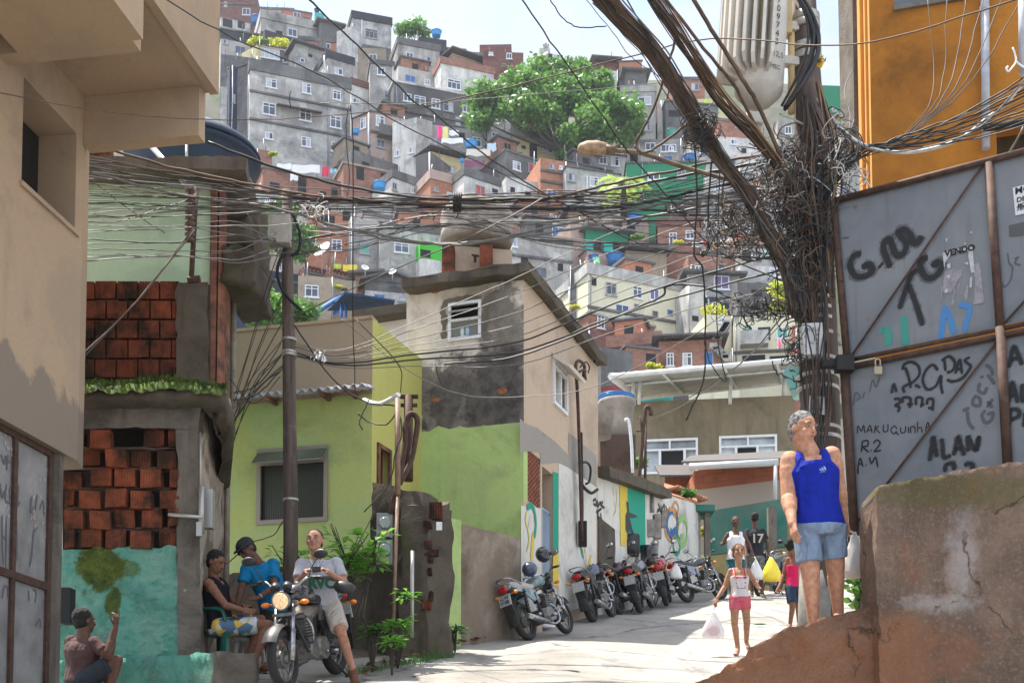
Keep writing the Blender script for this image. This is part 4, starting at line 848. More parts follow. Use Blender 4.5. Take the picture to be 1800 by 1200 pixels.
for(u0,u1,z0,z1),f1,f2 in((w1,.30,.74),(w2_,.27,.64)):
 w=MB();frame_rect(w,Pb,u0,u1,z0,z1,.08,.05,1,transom=.66);L_=u1-u0
 for f in(f1,f2):w.hexa([Pb(u0+L_*f,z0+.08,.05),Pb(u0+L_*f+.09,z0+.08,.05),Pb(u0+L_*f+.09,z0+.08,0),Pb(u0+L_*f,z0+.08,0),Pb(u0+L_*f,z0+(z1-z0)*.66,.05),Pb(u0+L_*f+.09,z0+(z1-z0)*.66,.05),Pb(u0+L_*f+.09,z0+(z1-z0)*.66,0),Pb(u0+L_*f,z0+(z1-z0)*.66,0)])
 wf=w.build('window',M_WHITE,bb);w=MB();w.quad(Pb(u0,z0,-.12),Pb(u1,z0,-.12),Pb(u1,z1,-.12),Pb(u0,z1,-.12));w.build('pane',glass('lace_glass',(.33,.37,.40),.3),wf)
 w=MB();w.quad(Pb(u0+L_*f1+.1,z0+.08,-.08),Pb(u0+L_*f2,z0+.08,-.08),Pb(u0+L_*f2,z0+(z1-z0)*.66,-.08),Pb(u0+L_*f1+.1,z0+(z1-z0)*.66,-.08));w.build('dark_opening',M_DARK,wf)
aw=thing('metal_awning','long white corrugated metal awning on thin posts over the brown building','awning',at(1240,720,44))
w=MB();w.extr([at(1075,661,41.5),at(1440,629,40.5),at(1440,664,45.5),at(1122,697,46.6)],(0,0,.08));w.build('roof_sheet',corrug('white_corrugated',(.40,.42,.40),.35,.6,.1,'Y'),aw)
w=MB();A4=[at(1075,661,41.4),at(1440,629,40.4),at(1440,664,45.4),at(1122,697,46.5)];w.cyl(A4[0],A4[1],.09,seg=6);w.cyl(A4[0],A4[3],.14,seg=6);w.cyl(A4[3],A4[2],.13,seg=6)
for k_ in(.25,.55,.8):w.cyl(A4[0].lerp(A4[1],k_)-V((0,0,.06)),A4[3].lerp(A4[2],k_)-V((0,0,.06)),.05,seg=6)
w.cyl(A4[0].lerp(A4[3],.35)-V((0,0,.05)),A4[1].lerp(A4[2],.35)-V((0,0,.05)),.05,seg=6)
for x in(1112,1123,1283,1377):w.cyl(at(x,710,43),at(x+2,660,43),.07,seg=6)
w.build('frame',flat('awning_white',(.60,.61,.60),.5,nz=.2,scale=4,src='pos'),aw)
for x,y,Y_,r,m_,lb_ in((1083,728,38,.55,M_BLUE,'blue round water tank beside the brown building'),(1155,702,48,.75,flat('turquoise_tank',(.05,.38,.42),.5),'turquoise water tank under the white metal awning')):water_tank('water_tank',lb_,at(x,y+8,Y_),r,.75,m_,lid=(x<1100))
ct=thing('concrete_cistern','square weathered grey concrete cistern on a dark brick base behind the beige house','cistern',at(1085,800,28))
w=MB();k0=len(w.v)
a=at(1062,775,28);s=28/2200.
w.lathe([(.27,0),(.36,.35),(.40,.85),(.44,.9),(.44,.98)],a+V((.3,.2,0)),14);rough_mesh(w,.02,3);w.build('tub',M_CIS,ct)
w=MB();w.box(at(1084,800,28.2),(.8,.7,.75));w.build('base',M_MORT,ct)
w=MB();w.lathe([(.22,0),(.3,.6),(.34,.65)],at(1056,770,26.5)+V((0,0,0)),12);w.build('small_tub',M_CIS,ct)
w=MB();w.tube(cat_pts([at(1098,738,27.5),at(1105,740,27.5),at(1110,780,27.5),at(1112,830,27.5)],5),.035,8);w.build('pipe',M_WHITE,ct)
pp_=thing('hooked_mast','dark hooked service mast rising behind the mural wall','mast',at(1130,850,27));w=MB();w.tube(cat_pts([at(1122,852,27),at(1128,790,27),at(1133,735,27),at(1135,718,27),at(1140,715,27),at(1144,722,27),at(1145,730,27)],5),.045,8);w.cyl(at(1134,850,27),at(1135,740,27),.035,seg=6);w.build('mast',M_RUST,pp_)
w=MB();w.tube([at(1125,730,27),at(1128,755,27)],.02,6);w.tube([at(1118,757,27),at(1134,757,27)],.02,6);w.build('insulator',M_DARKC,pp_)
HP={}
def hm(k,col,st,amount,streak,second=None,**kw):HP[k]=plaster('hill_'+k,col,st,min(1.0,amount*1.1),min(1.15,streak*1.15),0.5,0.48,second=second,fine=9,**kw)
hm('grey',(.42,.40,.37),(.055,.055,.06),.8,.95,(.62,.60,.56));hm('dark',(.13,.125,.125),(.03,.03,.033),.5,.6,(.19,.19,.19));hm('black',(.055,.057,.065),(.02,.02,.022),.4,.4)
hm('white',(.70,.68,.64),(.10,.10,.10),.6,.85,(.44,.43,.42));hm('pale',(.50,.49,.46),(.07,.07,.075),.75,.9,(.64,.62,.58));hm('cream',(.66,.62,.46),(.25,.24,.19),.25,.35)
hm('yellow',(.60,.53,.30),(.15,.14,.11),.35,.5);hm('pink',(.46,.33,.28),(.14,.12,.12),.5,.6,(.38,.30,.27));hm('tan',(.36,.29,.22),(.10,.09,.08),.5,.6);hm('green',(.035,.22,.12),(.02,.10,.06),.3,.4)
hm('bright_green',(.07,.45,.05),(.03,.2,.03),.2,.2);hm('turquoise',(.05,.42,.36),(.04,.2,.18),.3,.4);hm('navy',(.035,.045,.075),(.02,.02,.03),.3,.3);hm('redwall',(.24,.07,.06),(.06,.03,.03),.5,.5);hm('salmon',(.42,.16,.12),(.12,.07,.06),.4,.4)
HP['brick']=brick('hill_brick',(.38,.17,.115),(.29,.12,.085),(.22,.17,.14),.55,.30,.05,.45);HP['redbrick']=brick('hill_redbrick',(.25,.10,.08),(.18,.07,.06),(.13,.10,.09),.5,.28,.05,.5);HP['orange']=brick('hill_orange_brick',(.50,.19,.10),(.40,.14,.08),(.30,.22,.17),.5,.3,.045,.2)
HP['lattice']=brick('hill_lattice',(.33,.10,.07),(.28,.08,.06),(.03,.03,.03),.35,.35,.09,.2)
M_TIN=corrug('hill_tin',(.12,.12,.13),.4,.7,.1)
M_HW=flat('hill_window_frame',(.66,.68,.72),.5);M_HA=flat('hill_window_grey',(.30,.30,.32),.5,.3)
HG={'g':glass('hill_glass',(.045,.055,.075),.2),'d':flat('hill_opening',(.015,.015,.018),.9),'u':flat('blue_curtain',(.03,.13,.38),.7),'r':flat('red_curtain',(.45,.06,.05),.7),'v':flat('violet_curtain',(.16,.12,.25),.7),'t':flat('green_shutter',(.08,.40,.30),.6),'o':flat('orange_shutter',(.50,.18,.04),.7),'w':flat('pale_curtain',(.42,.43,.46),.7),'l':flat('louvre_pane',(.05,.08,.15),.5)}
random.seed(21)
HOUSES=[]
def H(label,mat,x0,y0,x1,y1,yb,wins=(),par=0,parm='dark',depth=6.0,name='house',side=None,cat='house',line=None,low=None,roof=None,pipes=(),dY=0.0,eave=0.0):
 Ya=hill_hit((x0+x1)/2,yb)+dY
 A=at((x0+x1)/2,(y0+y1)/2,Ya);z=A.z
 a=at_z(x0,y0,z);b=at_z(x1,y1,z)
 d=V((b.x-a.x,b.y-a.y,0))
 if d.x<abs(d.y)*1.2:
  s=abs(d.x)/1.2/max(abs(d.y),.01);a=V((a.x,A.y+(a.y-A.y)*s,z));b=V((b.x,A.y+(b.y-A.y)*s,z));d=V((b.x-a.x,b.y-a.y,0))
 pl=vplane(a,b);n=pl.n;Ln=d.length;d.normalize();back=-n*depth
 zb=A.z-(at((x0+x1)/2,(y0+y1)/2,Ya).z-at((x0+x1)/2,yb,Ya).z)-4.5
 base=V(((a.x+b.x)/2,(a.y+b.y)/2,zb+3))
 o=thing(name,label,cat,base)
 P_=lambda u,zz,k:V((a.x,a.y,0))+d*u+n*k+V((0,0,zz))
 w=MB();ph=par*Ya/FPX
 fp=[(a.x,a.y),(b.x,b.y),(b.x+back.x,b.y+back.y),(a.x+back.x,a.y+back.y)]
 w.m=0
 zl=None
 if low:
  zl=pl.hit((x0+x1)/2,low[0]).z;w.slab(fp,zl,z-ph);w.build('wall',HP[mat],o);w=MB();w.slab([(p[0]+(.003 if i in(1,2)else-.003)*0,p[1])for i,p in enumerate(fp)],zb,zl-.002);w.build('lower_wall',HP[low[1]],o)
 else:w.slab(fp,zb,z-ph);w.build('wall',HP[mat],o)
 if par:
  w=MB();e=.12;pa=P_(-e,0,e);pb=P_(Ln+e,0,e);pc=pb+back;pd=pa+back
  w.slab([(pa.x,pa.y),(pb.x,pb.y),(pc.x,pc.y),(pd.x,pd.y)],z-ph+.001,z);w.build('parapet',HP[parm],o)
 if line:
  for ly in(line if isinstance(line,(list,tuple))else[line]):
   zz=pl.hit((x0+x1)/2,ly).z;w=MB();w.hexa([P_(-.05,zz-.1,.16),P_(Ln+.05,zz-.1,.16),P_(Ln+.05,zz-.1,-.0),P_(-.05,zz-.1,-.0),P_(-.05,zz+.1,.16),P_(Ln+.05,zz+.1,.16),P_(Ln+.05,zz+.1,0),P_(-.05,zz+.1,0)]);w.build('ledge',HP['dark'],o)
 if roof:
  w=MB();e=.5
  if roof=='tin':q=[P_(-e,z+.05,1.0),P_(Ln+e,z+.05,1.0),P_(Ln+e,z+1.0,-depth),P_(-e,z+1.0,-depth)];w.extr(q,(0,0,.12));m_=M_TIN
  elif roof=='gable':
   q=[P_(-e,z-.2,.5),P_(Ln/2,z+Ln*.16,.5),P_(Ln+e,z-.2,.5),P_(Ln+e,z-.02,.5),P_(Ln/2,z+Ln*.16+.18,.5),P_(-e,z-.02,.5)];w.poly(q)
   for i in range(6):j=(i+1)%6;w.quad(q[i],q[j],q[j]-n*(depth+1),q[i]-n*(depth+1))
   w.poly([P_(0,z-.1,.0),P_(Ln,z-.1,.0),P_(Ln/2,z+Ln*.155,.0)]);m_=HP['dark']
  elif roof=='slab':w.hexa([P_(-e,z,.6),P_(Ln+e,z,.6),P_(Ln+e,z,-depth),P_(-e,z,-depth),P_(-e,z+.2,.6),P_(Ln+e,z+.2,.6),P_(Ln+e,z+.2,-depth),P_(-e,z+.2,-depth)]);m_=HP['dark']
  w.build('roof',m_,o)
 for wi in wins:
  cx,cy,ww,hh=wi[:4];ty=wi[4]if len(wi)>4 else 'g'
  c=pl.hit(cx,cy);u=(V((c.x,c.y,0))-V((a.x,a.y,0))).dot(d);hw=ww*c.y/FPX/2/max(.5,abs(n.y));hz=hh*c.y/FPX/2
  u0,u1,q0,q1=u-hw,u+hw,c.z-hz,c.z+hz
  if u1>Ln:u0-=u1-Ln;u1=Ln
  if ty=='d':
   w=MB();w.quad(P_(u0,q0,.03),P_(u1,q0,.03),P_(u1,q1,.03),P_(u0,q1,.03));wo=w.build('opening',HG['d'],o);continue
  w=MB();nx_=max(2,int(round((u1-u0)/.55)))if(u1-u0)>.7 else 2
  frame_rect(w,P_,u0,u1,q0,q1,.075,.07,min(nx_,4),transom=(.68 if ty=='g' and hh>=16 else None),nz=(4 if ty=='l' else 1))
  w.hexa([P_(u0-.08,q0-.1,.14),P_(u1+.08,q0-.1,.14),P_(u1+.08,q0-.1,0),P_(u0-.08,q0-.1,0),P_(u0-.08,q0-.005,.14),P_(u1+.08,q0-.005,.14),P_(u1+.08,q0-.005,0),P_(u0-.08,q0-.005,0)])
  wo=w.build('window',M_HW if random.random()<.75 else M_HA,o)
  w=MB();w.quad(P_(u0,q0,.025),P_(u1,q0,.025),P_(u1,q1,.025),P_(u0,q1,.025));w.build('pane',HG[ty],wo)
  if ty=='g' and random.random()<.45:
   k_=random.choice((0,1));w=MB();um_=(u0+u1)/2;a_,b_=(u0+.05,um_-.04)if k_ else(um_+.04,u1-.05);w.quad(P_(a_,q0+.06,.034),P_(b_,q0+.06,.034),P_(b_,q1-.06,.034),P_(a_,q1-.06,.034));w.build('curtain',HG['w'],wo)
 for px_,py0,py1 in pipes:
  w=MB();p0=pl.hit(px_,py0,.1);p1=pl.hit(px_,py1,.1);w.cyl(p1,p0,.07,seg=6);w.build('drain_pipe',M_HW,o)
 ws_=[]
 for wi in wins:c=pl.hit(wi[0],wi[1]);u=(V((c.x,c.y,0))-V((a.x,a.y,0))).dot(d);ws_.append((u,c.z,wi[2]*c.y/FPX,wi[3]*c.y/FPX))
 r3=random.Random(int(x1*3+y1*11));vis=(z-ph)-A.z-(at((x0+x1)/2,yb,Ya).z-A.z);
 for _ in range(5):
  u=r3.uniform(.12,.88)*Ln;zz=z-ph-r3.uniform(.9,max(1.0,vis-.6));ww,hh=r3.choice(((.5,.5),(.9,1.0),(.6,1.0),(1.2,.9),(.45,.35),(.8,1.8)))
  if Ln>3 and vis>2 and u-ww/2>.3 and u+ww/2<Ln-.3 and all(abs(u-q[0])>(ww+q[2])/2+.3 or abs(zz-q[1])>(hh+q[3])/2+.25 for q in ws_):
   ws_.append((u,zz,ww,hh));ty=r3.choice('ggdlwud')if hh<1.5 else 'd'
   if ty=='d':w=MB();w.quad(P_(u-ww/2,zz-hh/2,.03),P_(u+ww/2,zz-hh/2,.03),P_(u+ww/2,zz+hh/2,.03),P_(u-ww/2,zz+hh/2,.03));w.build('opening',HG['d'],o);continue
   w=MB();frame_rect(w,P_,u-ww/2,u+ww/2,zz-hh/2,zz+hh/2,.06,.06,2 if ww>.7 else 1);wo=w.build('window',r3.choice((M_HW,M_HA,HP['tan'])),o);w=MB();w.quad(P_(u-ww/2,zz-hh/2,.025),P_(u+ww/2,zz-hh/2,.025),P_(u+ww/2,zz+hh/2,.025),P_(u-ww/2,zz+hh/2,.025));w.build('pane',HG[ty],wo)
 rs=random.Random(int(x0*7+y0*13));Hh=z-ph-(zb+4.5)
 if rs.random()<.75:
  for _ in range(rs.randint(1,4)):w=MB();u=rs.uniform(.05,.95)*Ln;k_=-rs.uniform(.2,3);w.cyl(P_(u,z-.1,k_),P_(u+rs.uniform(-.15,.15),z+rs.uniform(.6,1.9),k_),.045,seg=5);w.build('roof_post',M_HA if rs.random()<.5 else HP['dark'],o)
 if rs.random()<.5 and Hh>3:
  w=MB();u=rs.choice((.03,.97,rs.random()*.8+.1))*Ln;w.tube([P_(u,z-ph,.07),P_(u+rs.uniform(-.1,.1),z-ph-Hh*.5,.07),P_(u,z-ph-Hh,.07)],.05,5);w.build('drain_pipe',rs.choice((M_HW,M_HA,M_HA)),o)
 if rs.random()<.35 and Ln>4 and not roof:
  a_=rs.uniform(0,.5)*Ln;b_=a_+rs.uniform(1.8,3.2);w=MB();h_=rs.uniform(1.6,2.3);k1,k2=-rs.uniform(1.2,2.0),-rs.uniform(3.4,4.6);q=[P_(a_,0,k1),P_(min(b_,Ln-.1),0,k1),P_(min(b_,Ln-.1),0,k2),P_(a_,0,k2)];w.slab([(p.x,p.y)for p in q],z-.2,z+h_)
  if yb>150:
   ro=w.build('roof_room',HP[rs.choice(('brick','brick','grey','orange','tan','dark','white'))],o);w=MB();um=(a_+min(b_,Ln-.1))/2;w.quad(P_(um-.35,z+h_*.35,k1+.03),P_(um+.35,z+h_*.35,k1+.03),P_(um+.35,z+h_*.8,k1+.03),P_(um-.35,z+h_*.8,k1+.03));w.build('opening',HG['d'],ro)
   w=MB();e=.25;w.hexa([P_(a_-e,z+h_+.002,k1+e),P_(min(b_,Ln-.1)+e,z+h_+.002,k1+e),P_(min(b_,Ln-.1)+e,z+h_+.002,k2),P_(a_-e,z+h_+.002,k2)]+[P_(a_-e,z+h_+.15,k1+e),P_(min(b_,Ln-.1)+e,z+h_+.15,k1+e),P_(min(b_,Ln-.1)+e,z+h_+.3,k2),P_(a_-e,z+h_+.3,k2)]);w.build('roof',M_TIN,ro)
 if rs.random()<.4 and Ln>4 and Hh>4:
  w=MB();zz=z-ph-rs.uniform(.35,.6)*Hh;a_=rs.uniform(0,.4)*Ln;b_=a_+rs.uniform(.25,.5)*Ln;w.hexa([P_(a_,zz,.0),P_(b_,zz,.0),P_(b_,zz-.25,.8),P_(a_,zz-.25,.8),P_(a_,zz+.1,.0),P_(b_,zz+.1,.0),P_(b_,zz-.15,.8),P_(a_,zz-.15,.8)]);w.build('awning',rs.choice((M_TIN,HP['tan'],HP['dark'])),o)
 elif rs.random()<.45 and Ln>4 and Hh>4:
  w=MB();zz=z-ph-rs.uniform(.5,.8)*Hh;a_=rs.uniform(0,.3)*Ln;b_=min(Ln,a_+rs.uniform(.4,.7)*Ln);w.hexa([P_(a_,zz,.9),P_(b_,zz,.9),P_(b_,zz,0),P_(a_,zz,0),P_(a_,zz+.15,.9),P_(b_,zz+.15,.9),P_(b_,zz+.15,0),P_(a_,zz+.15,0)])
  w.hexa([P_(a_,zz+.151,.9),P_(b_,zz+.151,.9),P_(b_,zz+.151,.8),P_(a_,zz+.151,.8),P_(a_,zz+1.0,.9),P_(b_,zz+1.0,.9),P_(b_,zz+1.0,.8),P_(a_,zz+1.0,.8)]);w.build('balcony',HP[rs.choice(('grey','dark','brick','pale','redwall'))],o)
 HOUSES.append(o);return o
H('red brick house with one window at the very top left of the hill','redbrick',386,-14,451,-12,33,[(433,21,14,13)],line=8)
H('low terrace with pale columns and dark parapet under the top brick house','pale',388,30,440,42,56,[(400,41,16,16,'d'),(424,44,12,14,'d')],depth=3,dY=-1)
H('grey house with broad concrete parapet and one window near the top left','grey',459,17,562,40,80,[(514,58,16,15)],par=16,parm='grey',low=(66,'black'))
H('salmon brick house with dark roof edge on the top left skyline','salmon',497,14,548,23,42,[(522,28,12,12)],par=3)
H('small mint painted house on the skyline right of the salmon one','turquoise',553,22,570,24,42,depth=3)
H('dark mouldy house with slanting roof below the skyline','dark',562,38,600,48,78,roof='slab')
H('black parapet terrace wall left of the plant roof','black',388,49,466,62,82,par=3)
H('house end with black balcony wall between two grey houses','black',466,52,534,74,90)
H('pale house with high black parapet and barred window below the skyline','pale',619,19,688,32,90,[(653,60,22,17)],par=14,parm='black',low=(80,'dark'),pipes=((636,35,80),))
H('white gable end left of the black-parapet house','white',592,56,619,46,95,depth=4)
H('small yellow-sided house with a white shutter below the roof plants','dark',452,80,512,90,118,[(474,95,34,18,'w')],par=3,parm='tan')
H('pale yellow side wall beside the roof plants','yellow',425,94,451,80,120,depth=3)
H('rounded grey house with pale edge above the big grey block','grey',520,76,572,92,125,roof='slab')
H('small grey house with black parapet and white downpipe above the big grey block','grey',574,88,622,102,150,[(595,126,14,12)],par=14,parm='black',pipes=((570,98,122),))
H('dark wall with a square window at the left edge of the hill','grey',388,68,440,78,112,[(397,74,8,9)])
H('dark terrace behind the big grey block','dark',388,95,452,103,140)
H('pale strip house with a small window left of the big grey block','white',388,152,404,154,240,dY=2);H('narrow shaded house with one tall window left of the big grey block','navy',404,115,420,118,240,[(411,174,5,16)])
H('big grey three-storey block with mossy black parapet and nine windows','grey',440,103,616,139,288,[(477,147,18,17),(539,156,15,19),(592,168,14,17),(473,192,22,22),(537,203,20,21),(590,215,19,22),(473,239,14,13),(538,250,16,18),(590,259,15,18)],par=21,parm='dark',line=(177,226),low=(228,'pale'),depth=8)
H('dark side house on the left corner of the big grey block','dark',418,112,439,104,292,depth=3,par=9)
H('white house with dark red brick parapet beside the big grey block','white',618,137,650,147,200,[(626,178,12,9)],par=12,parm='redbrick')
H('mottled grey tower-like house with a louvred window','grey',651,104,692,109,210,[(670,126,14,14),(682,167,13,15,'l')],par=9)
H('grey house with dark parapet and two small windows high in the centre','grey',699,66,773,80,136,[(720,100,13,15),(751,107,12,14)],par=12)
H('pale storey with a wide and a louvred window under the dark-parapet house','pale',700,116,776,132,160,[(721,139,18,13,'u'),(751,145,10,11,'l')],pipes=((774,100,155),))
H('long dark mouldy building with rows of wide windows below a white ledge','dark',692,141,832,168,218,[(716,172,14,15),(738,177,20,16),(766,183,15,18),(788,188,18,18),(820,192,14,14)],par=3,parm='white',line=205)
H('white house with orange brick roof terrace in the upper centre','white',775,100,868,120,168,[(798,149,24,18)],par=12,parm='brick')
H('black shed with tank on the upper skyline','black',736,64,785,71,105,depth=4);H('small brown brick house on the upper skyline','redbrick',786,84,818,87,110,par=2)
H('low tin-roofed house with brick wall behind the white house','tan',795,93,862,116,122,roof='tin')
H('dark red brick upper storey alone on the skyline','redbrick',843,79,899,78,96,depth=4,dY=3);H('dark red brick house with square dark window on the skyline','redbrick',849,90,920,93,125,[(895,99,10,11),(863,95,8,6,'w')])
H('pale house with a concrete tank left on the skyline above the tree','pale',948,85,966,84,120,depth=4);H('dark house with white window on the skyline above the tree','black',964,94,989,97,122,[(978,101,14,11)])
H('brick house under a raised tin roof on the right skyline','redbrick',1045,108,1084,111,130,roof='tin');H('white house with strip window on the right skyline','white',1042,122,1084,125,150,[(1066,132,18,7)])
H('orange brick terrace on the right skyline','orange',1088,108,1128,106,150,low=(122,'dark'),par=2);H('small dark house with slanted posts on the right skyline','dark',1100,126,1136,128,160,roof='slab')
H('grey house with concrete parapet right of the big tree','grey',1093,152,1152,150,245,[(1133,178,24,15),(1138,222,10,18)],par=12,parm='grey')
H('white end wall right of the big tree','white',1155,180,1170,176,235,depth=4);H('shaded balcony house right of the white end wall','dark',1170,176,1215,178,250,[(1186,200,22,12,'d')],par=3)
H('grey house seen through the branches of the big tree, left one','grey',822,172,898,178,250,[(866,200,18,22),(830,200,12,16)],dY=7);H('dark house seen through the branches of the big tree, middle one','dark',898,165,1000,170,250,[(928,190,16,16),(968,195,12,18)],dY=9);H('shaded house behind the right half of the big tree','grey',1000,170,1110,172,260,[(1040,230,24,14),(1080,232,26,16)],dY=9)
H('peach house with three windows below the long dark building','pink',651,194,720,209,283,[(668,213,15,20),(669,253,14,15),(702,218,12,16)],par=2,line=238,pipes=((648,200,275),));H('peach side wing with one tall window and slab roof','pink',620,208,650,196,283,[(639,217,11,20)],par=2,depth=4)
H('white wedge-shaped house with two small windows','white',690,216,733,206,298,[(698,270,9,12),(723,264,8,12)],depth=5);H('shaded grey flank of the white wedge house','grey',733,206,760,214,300,depth=4)
H('lavender grey house behind the pink and yellow washing','grey',742,214,862,230,286,[(838,250,16,18),(812,240,10,14,'d')],par=2)
H('dim house between the long dark building and the tree foot','pale',862,226,902,233,290,[(870,244,12,22),(888,250,8,16)])
H('yellow house with a streaked concrete parapet','yellow',902,222,984,238,282,[(963,261,19,16)],par=17,parm='grey',pipes=((983,248,280),));H('low dark terrace left of the yellow house','dark',866,262,918,268,300,depth=3)
H('rough brick house with timber props and two dark openings','brick',604,284,690,302,340,[(633,305,13,24,'d'),(675,315,12,22,'d')],par=4,parm='tan');H('dark balcony terrace above the propped brick house','dark',618,262,700,290,320,depth=3,dY=1)
H('dark red brick house behind the long washing line','brick',462,292,606,322,352,par=3);H('small brick stump house next to the navy water tank','brick',452,262,478,266,330,depth=3)
H('white house with three small windows under a dark parapet','white',690,298,752,320,358,[(693,328,8,14),(727,335,10,12),(742,338,9,10)],par=15,parm='dark')
H('yellowish house with orange shutter and tin roof','yellow',757,266,810,280,322,[(771,292,11,16,'o'),(792,298,16,14)],roof='tin',depth=4);H('dark flank beside the orange-shutter house','dark',731,275,756,266,345,depth=3,pipes=((755,268,345),))
H('orange brick house with faded pink parapet and tiny window','orange',757,298,817,314,356,[(766,333,7,8),(790,343,9,9,'w')],par=17,parm='pink',depth=4,dY=-2)
H('white house with red-curtained window and grey parapet','white',816,294,889,318,358,[(844,336,17,20,'r'),(870,336,10,8,'d')],par=15,parm='dark',dY=-2);H('grey house with two windows, one with red curtains','dark',888,262,950,283,330,[(908,292,14,16),(937,297,18,17,'r')],par=3,dY=1,pipes=((943,285,320),))
H('white house with two black openings below the red-curtain house','white',890,310,952,322,356,[(901,335,8,12,'d'),(928,342,10,12,'d')],dY=-2)
H('narrow orange brick house with two small windows and a blue shutter','orange',950,277,996,285,356,[(970,293,9,10),(986,295,6,7),(970,340,19,12,'u')],line=(303,322),dY=-2);H('dark storey band house right of the narrow brick house','dark',994,281,1075,300,345,par=2,dY=1)
H('mottled white house with two windows left of the palm','pale',995,292,1090,306,356,[(1005,312,13,15),(1044,320,16,18),(1020,350,14,8,'d')],par=2,dY=-2,pipes=((1032,310,350),))
H('pale grey house with two twin windows behind the street lamp','pale',1030,267,1100,273,305,[(1060,281,14,17),(1081,284,15,18)],par=3,dY=2)
H('deep green house with white windows behind the cables','green',1101,285,1240,283,362,[(1149,310,22,14),(1198,307,16,16),(1128,345,8,14)],par=3,dY=-1);H('grey house with long strip windows above the green house','grey',1098,246,1200,244,300,[(1143,258,18,14),(1175,261,28,14)],dY=2)
H('brown-grey house front behind the cable bundle on the left','grey',446,336,500,342,400,[(470,352,8,8)],dY=1);H('pale wall house behind the cable bundle','pale',500,345,690,362,400,[(520,362,10,10),(600,372,12,10),(650,374,10,12,'d')],par=4,dY=1)
H('long grey concrete house with corrugated wall under the cables','grey',640,372,770,392,430,[(694,385,16,10),(730,396,14,12)],par=6);H('pale grey house right of the round cistern','pale',890,372,1003,388,430,[(972,385,11,17),(905,378,12,12,'d'),(925,378,12,12,'d')],par=5)
H('brick house right of the round cistern','brick',884,388,914,392,440);H('house front under the palm with a brown awning','tan',1000,372,1062,380,425,[(1030,392,10,14,'d')],roof='slab');H('pale terraced house with awning left of the blue tank','pink',1062,376,1140,390,425,[(1085,392,18,12,'d')],par=2)
H('pink brick house with two white windows above the lattice balcony','orange',540,368,616,372,470,[(550,424,12,14),(592,431,18,20),(612,380,14,18,'d')],line=(402,));H('grey corner house with a green-framed window','grey',616,382,668,390,476,[(641,437,16,20,'t')]);H('long grey house with a four-pane window and dark roof edge','grey',668,390,778,404,478,[(706,436,26,18)],par=10)
H('bright green room with dark barred window open to the hill','bright_green',738,424,776,430,474,[(748,446,18,14,'d')],dY=-1,low=(456,'white'));H('tan storey left of the lattice balcony','tan',438,424,536,430,480,[(492,470,8,14),(455,440,10,14,'d')])
H('navy balcony house cantilevered over the trees','navy',436,470,536,484,516,par=0,depth=4,low=(492,'black'),line=493);H('brick lattice balcony house with washing','lattice',536,465,586,476,500,par=0,low=(482,'tan'),line=484,dY=-.5);H('second brick lattice balcony house with pale ledge','lattice',586,468,632,480,505,low=(490,'tan'),line=490,dY=-1)
H('olive grey house with a double white window','tan',524,484,586,488,560,[(548,512,24,22)],dY=-4);H('small brick house with dark doorway and slab roof','brick',624,484,668,482,530,[(649,497,13,18,'d')],roof='slab');H('tan house with a slot window below the lattice balcony','tan',584,490,626,494,530,[(605,509,12,5,'d')],dY=-3)
H('dark vaulted house with white lower wall left of the beige roof','dark',642,492,738,500,545,[(714,526,26,8)],low=(514,'white'),roof='gable');H('white and brick house with a blue tarpaulin below the navy balcony','white',392,512,452,516,600,dY=-6,low=(548,'navy'))
H('large dark grey wall of a house above the beige slab roof','grey',900,408,1005,422,520,[(905,426,8,18,'u'),(985,470,10,14,'d')],par=8,line=455);H('pale house behind the turquoise balcony','pink',1003,392,1052,404,470);H('house with a turquoise panelled balcony and green interior','green',1030,404,1104,412,462,low=(426,'turquoise'),roof='slab',dY=-1)
H('pale pink strip house behind the blue tanks','pink',1032,438,1108,454,480,par=1);H('house covered by a grey tin roof right of the turquoise balcony','tan',1100,440,1172,446,482,roof='tin');H('dark red brick house with two blue-white windows and brick parapet','brick',1156,384,1238,380,452,[(1183,420,14,22),(1213,413,16,16)],par=15,parm='redbrick')
H('bright cream house with four windows and concrete parapet','cream',1033,462,1208,496,588,[(1044,495,9,15,'d'),(1074,508,19,23),(1120,514,18,22),(1150,518,18,21,'v'),(1125,562,20,6)],par=20,parm='pale',line=555,depth=7);H('dark grey flank of the cream house with a white rail','dark',1000,470,1032,462,590,depth=4,pipes=((1001,505,545),));H('narrow pale blue passage house right of the cream house','pale',1210,500,1238,504,600,[(1222,560,12,10,'d')])
H('green hilltop house right of the pole','green',1440,150,1502,152,205,dY=0);H('red brick house right of the pole','redbrick',1455,200,1482,198,250,[(1466,240,12,10,'u')]);H('tall grey house between pole and orange building','grey',1478,225,1520,225,330)
H('brick house with a small blue window behind the transformer bracket','brick',1262,208,1338,216,262,[(1298,221,12,9)],par=4);H('white house with a blue window under the brick one','white',1262,240,1350,246,300,[(1290,250,12,10),(1330,252,10,10)]);H('dark house with pale ledge left of the transformer','dark',1215,180,1262,184,245,[(1236,205,26,10,'d')],par=3)
H('small grey house with a sky blue window on the right slope','grey',1215,246,1262,250,310,[(1180,262,10,10),(1240,265,22,12,'u')]);H('pale house with green upper room on the right slope','pale',1240,300,1330,306,380,[(1262,330,12,14,'l'),(1300,325,14,14)],par=3);H('dark three-level house on the right slope','dark',1282,310,1380,318,400,[(1364,338,14,12),(1300,345,18,20,'d'),(1364,365,20,12)],dY=-2,line=(355,))
H('light pillar house in front of the dark three-level house','pale',1210,335,1240,338,392,[(1225,355,8,12,'u')]);H('white stuccoed house above the washing on the right slope','white',1238,385,1300,388,430,[(1250,396,10,10,'d')],dY=-1);H('dark house with two tiny windows above the washing','dark',1240,400,1300,404,450,[(1252,410,6,8),(1262,410,6,8)],dY=-2)
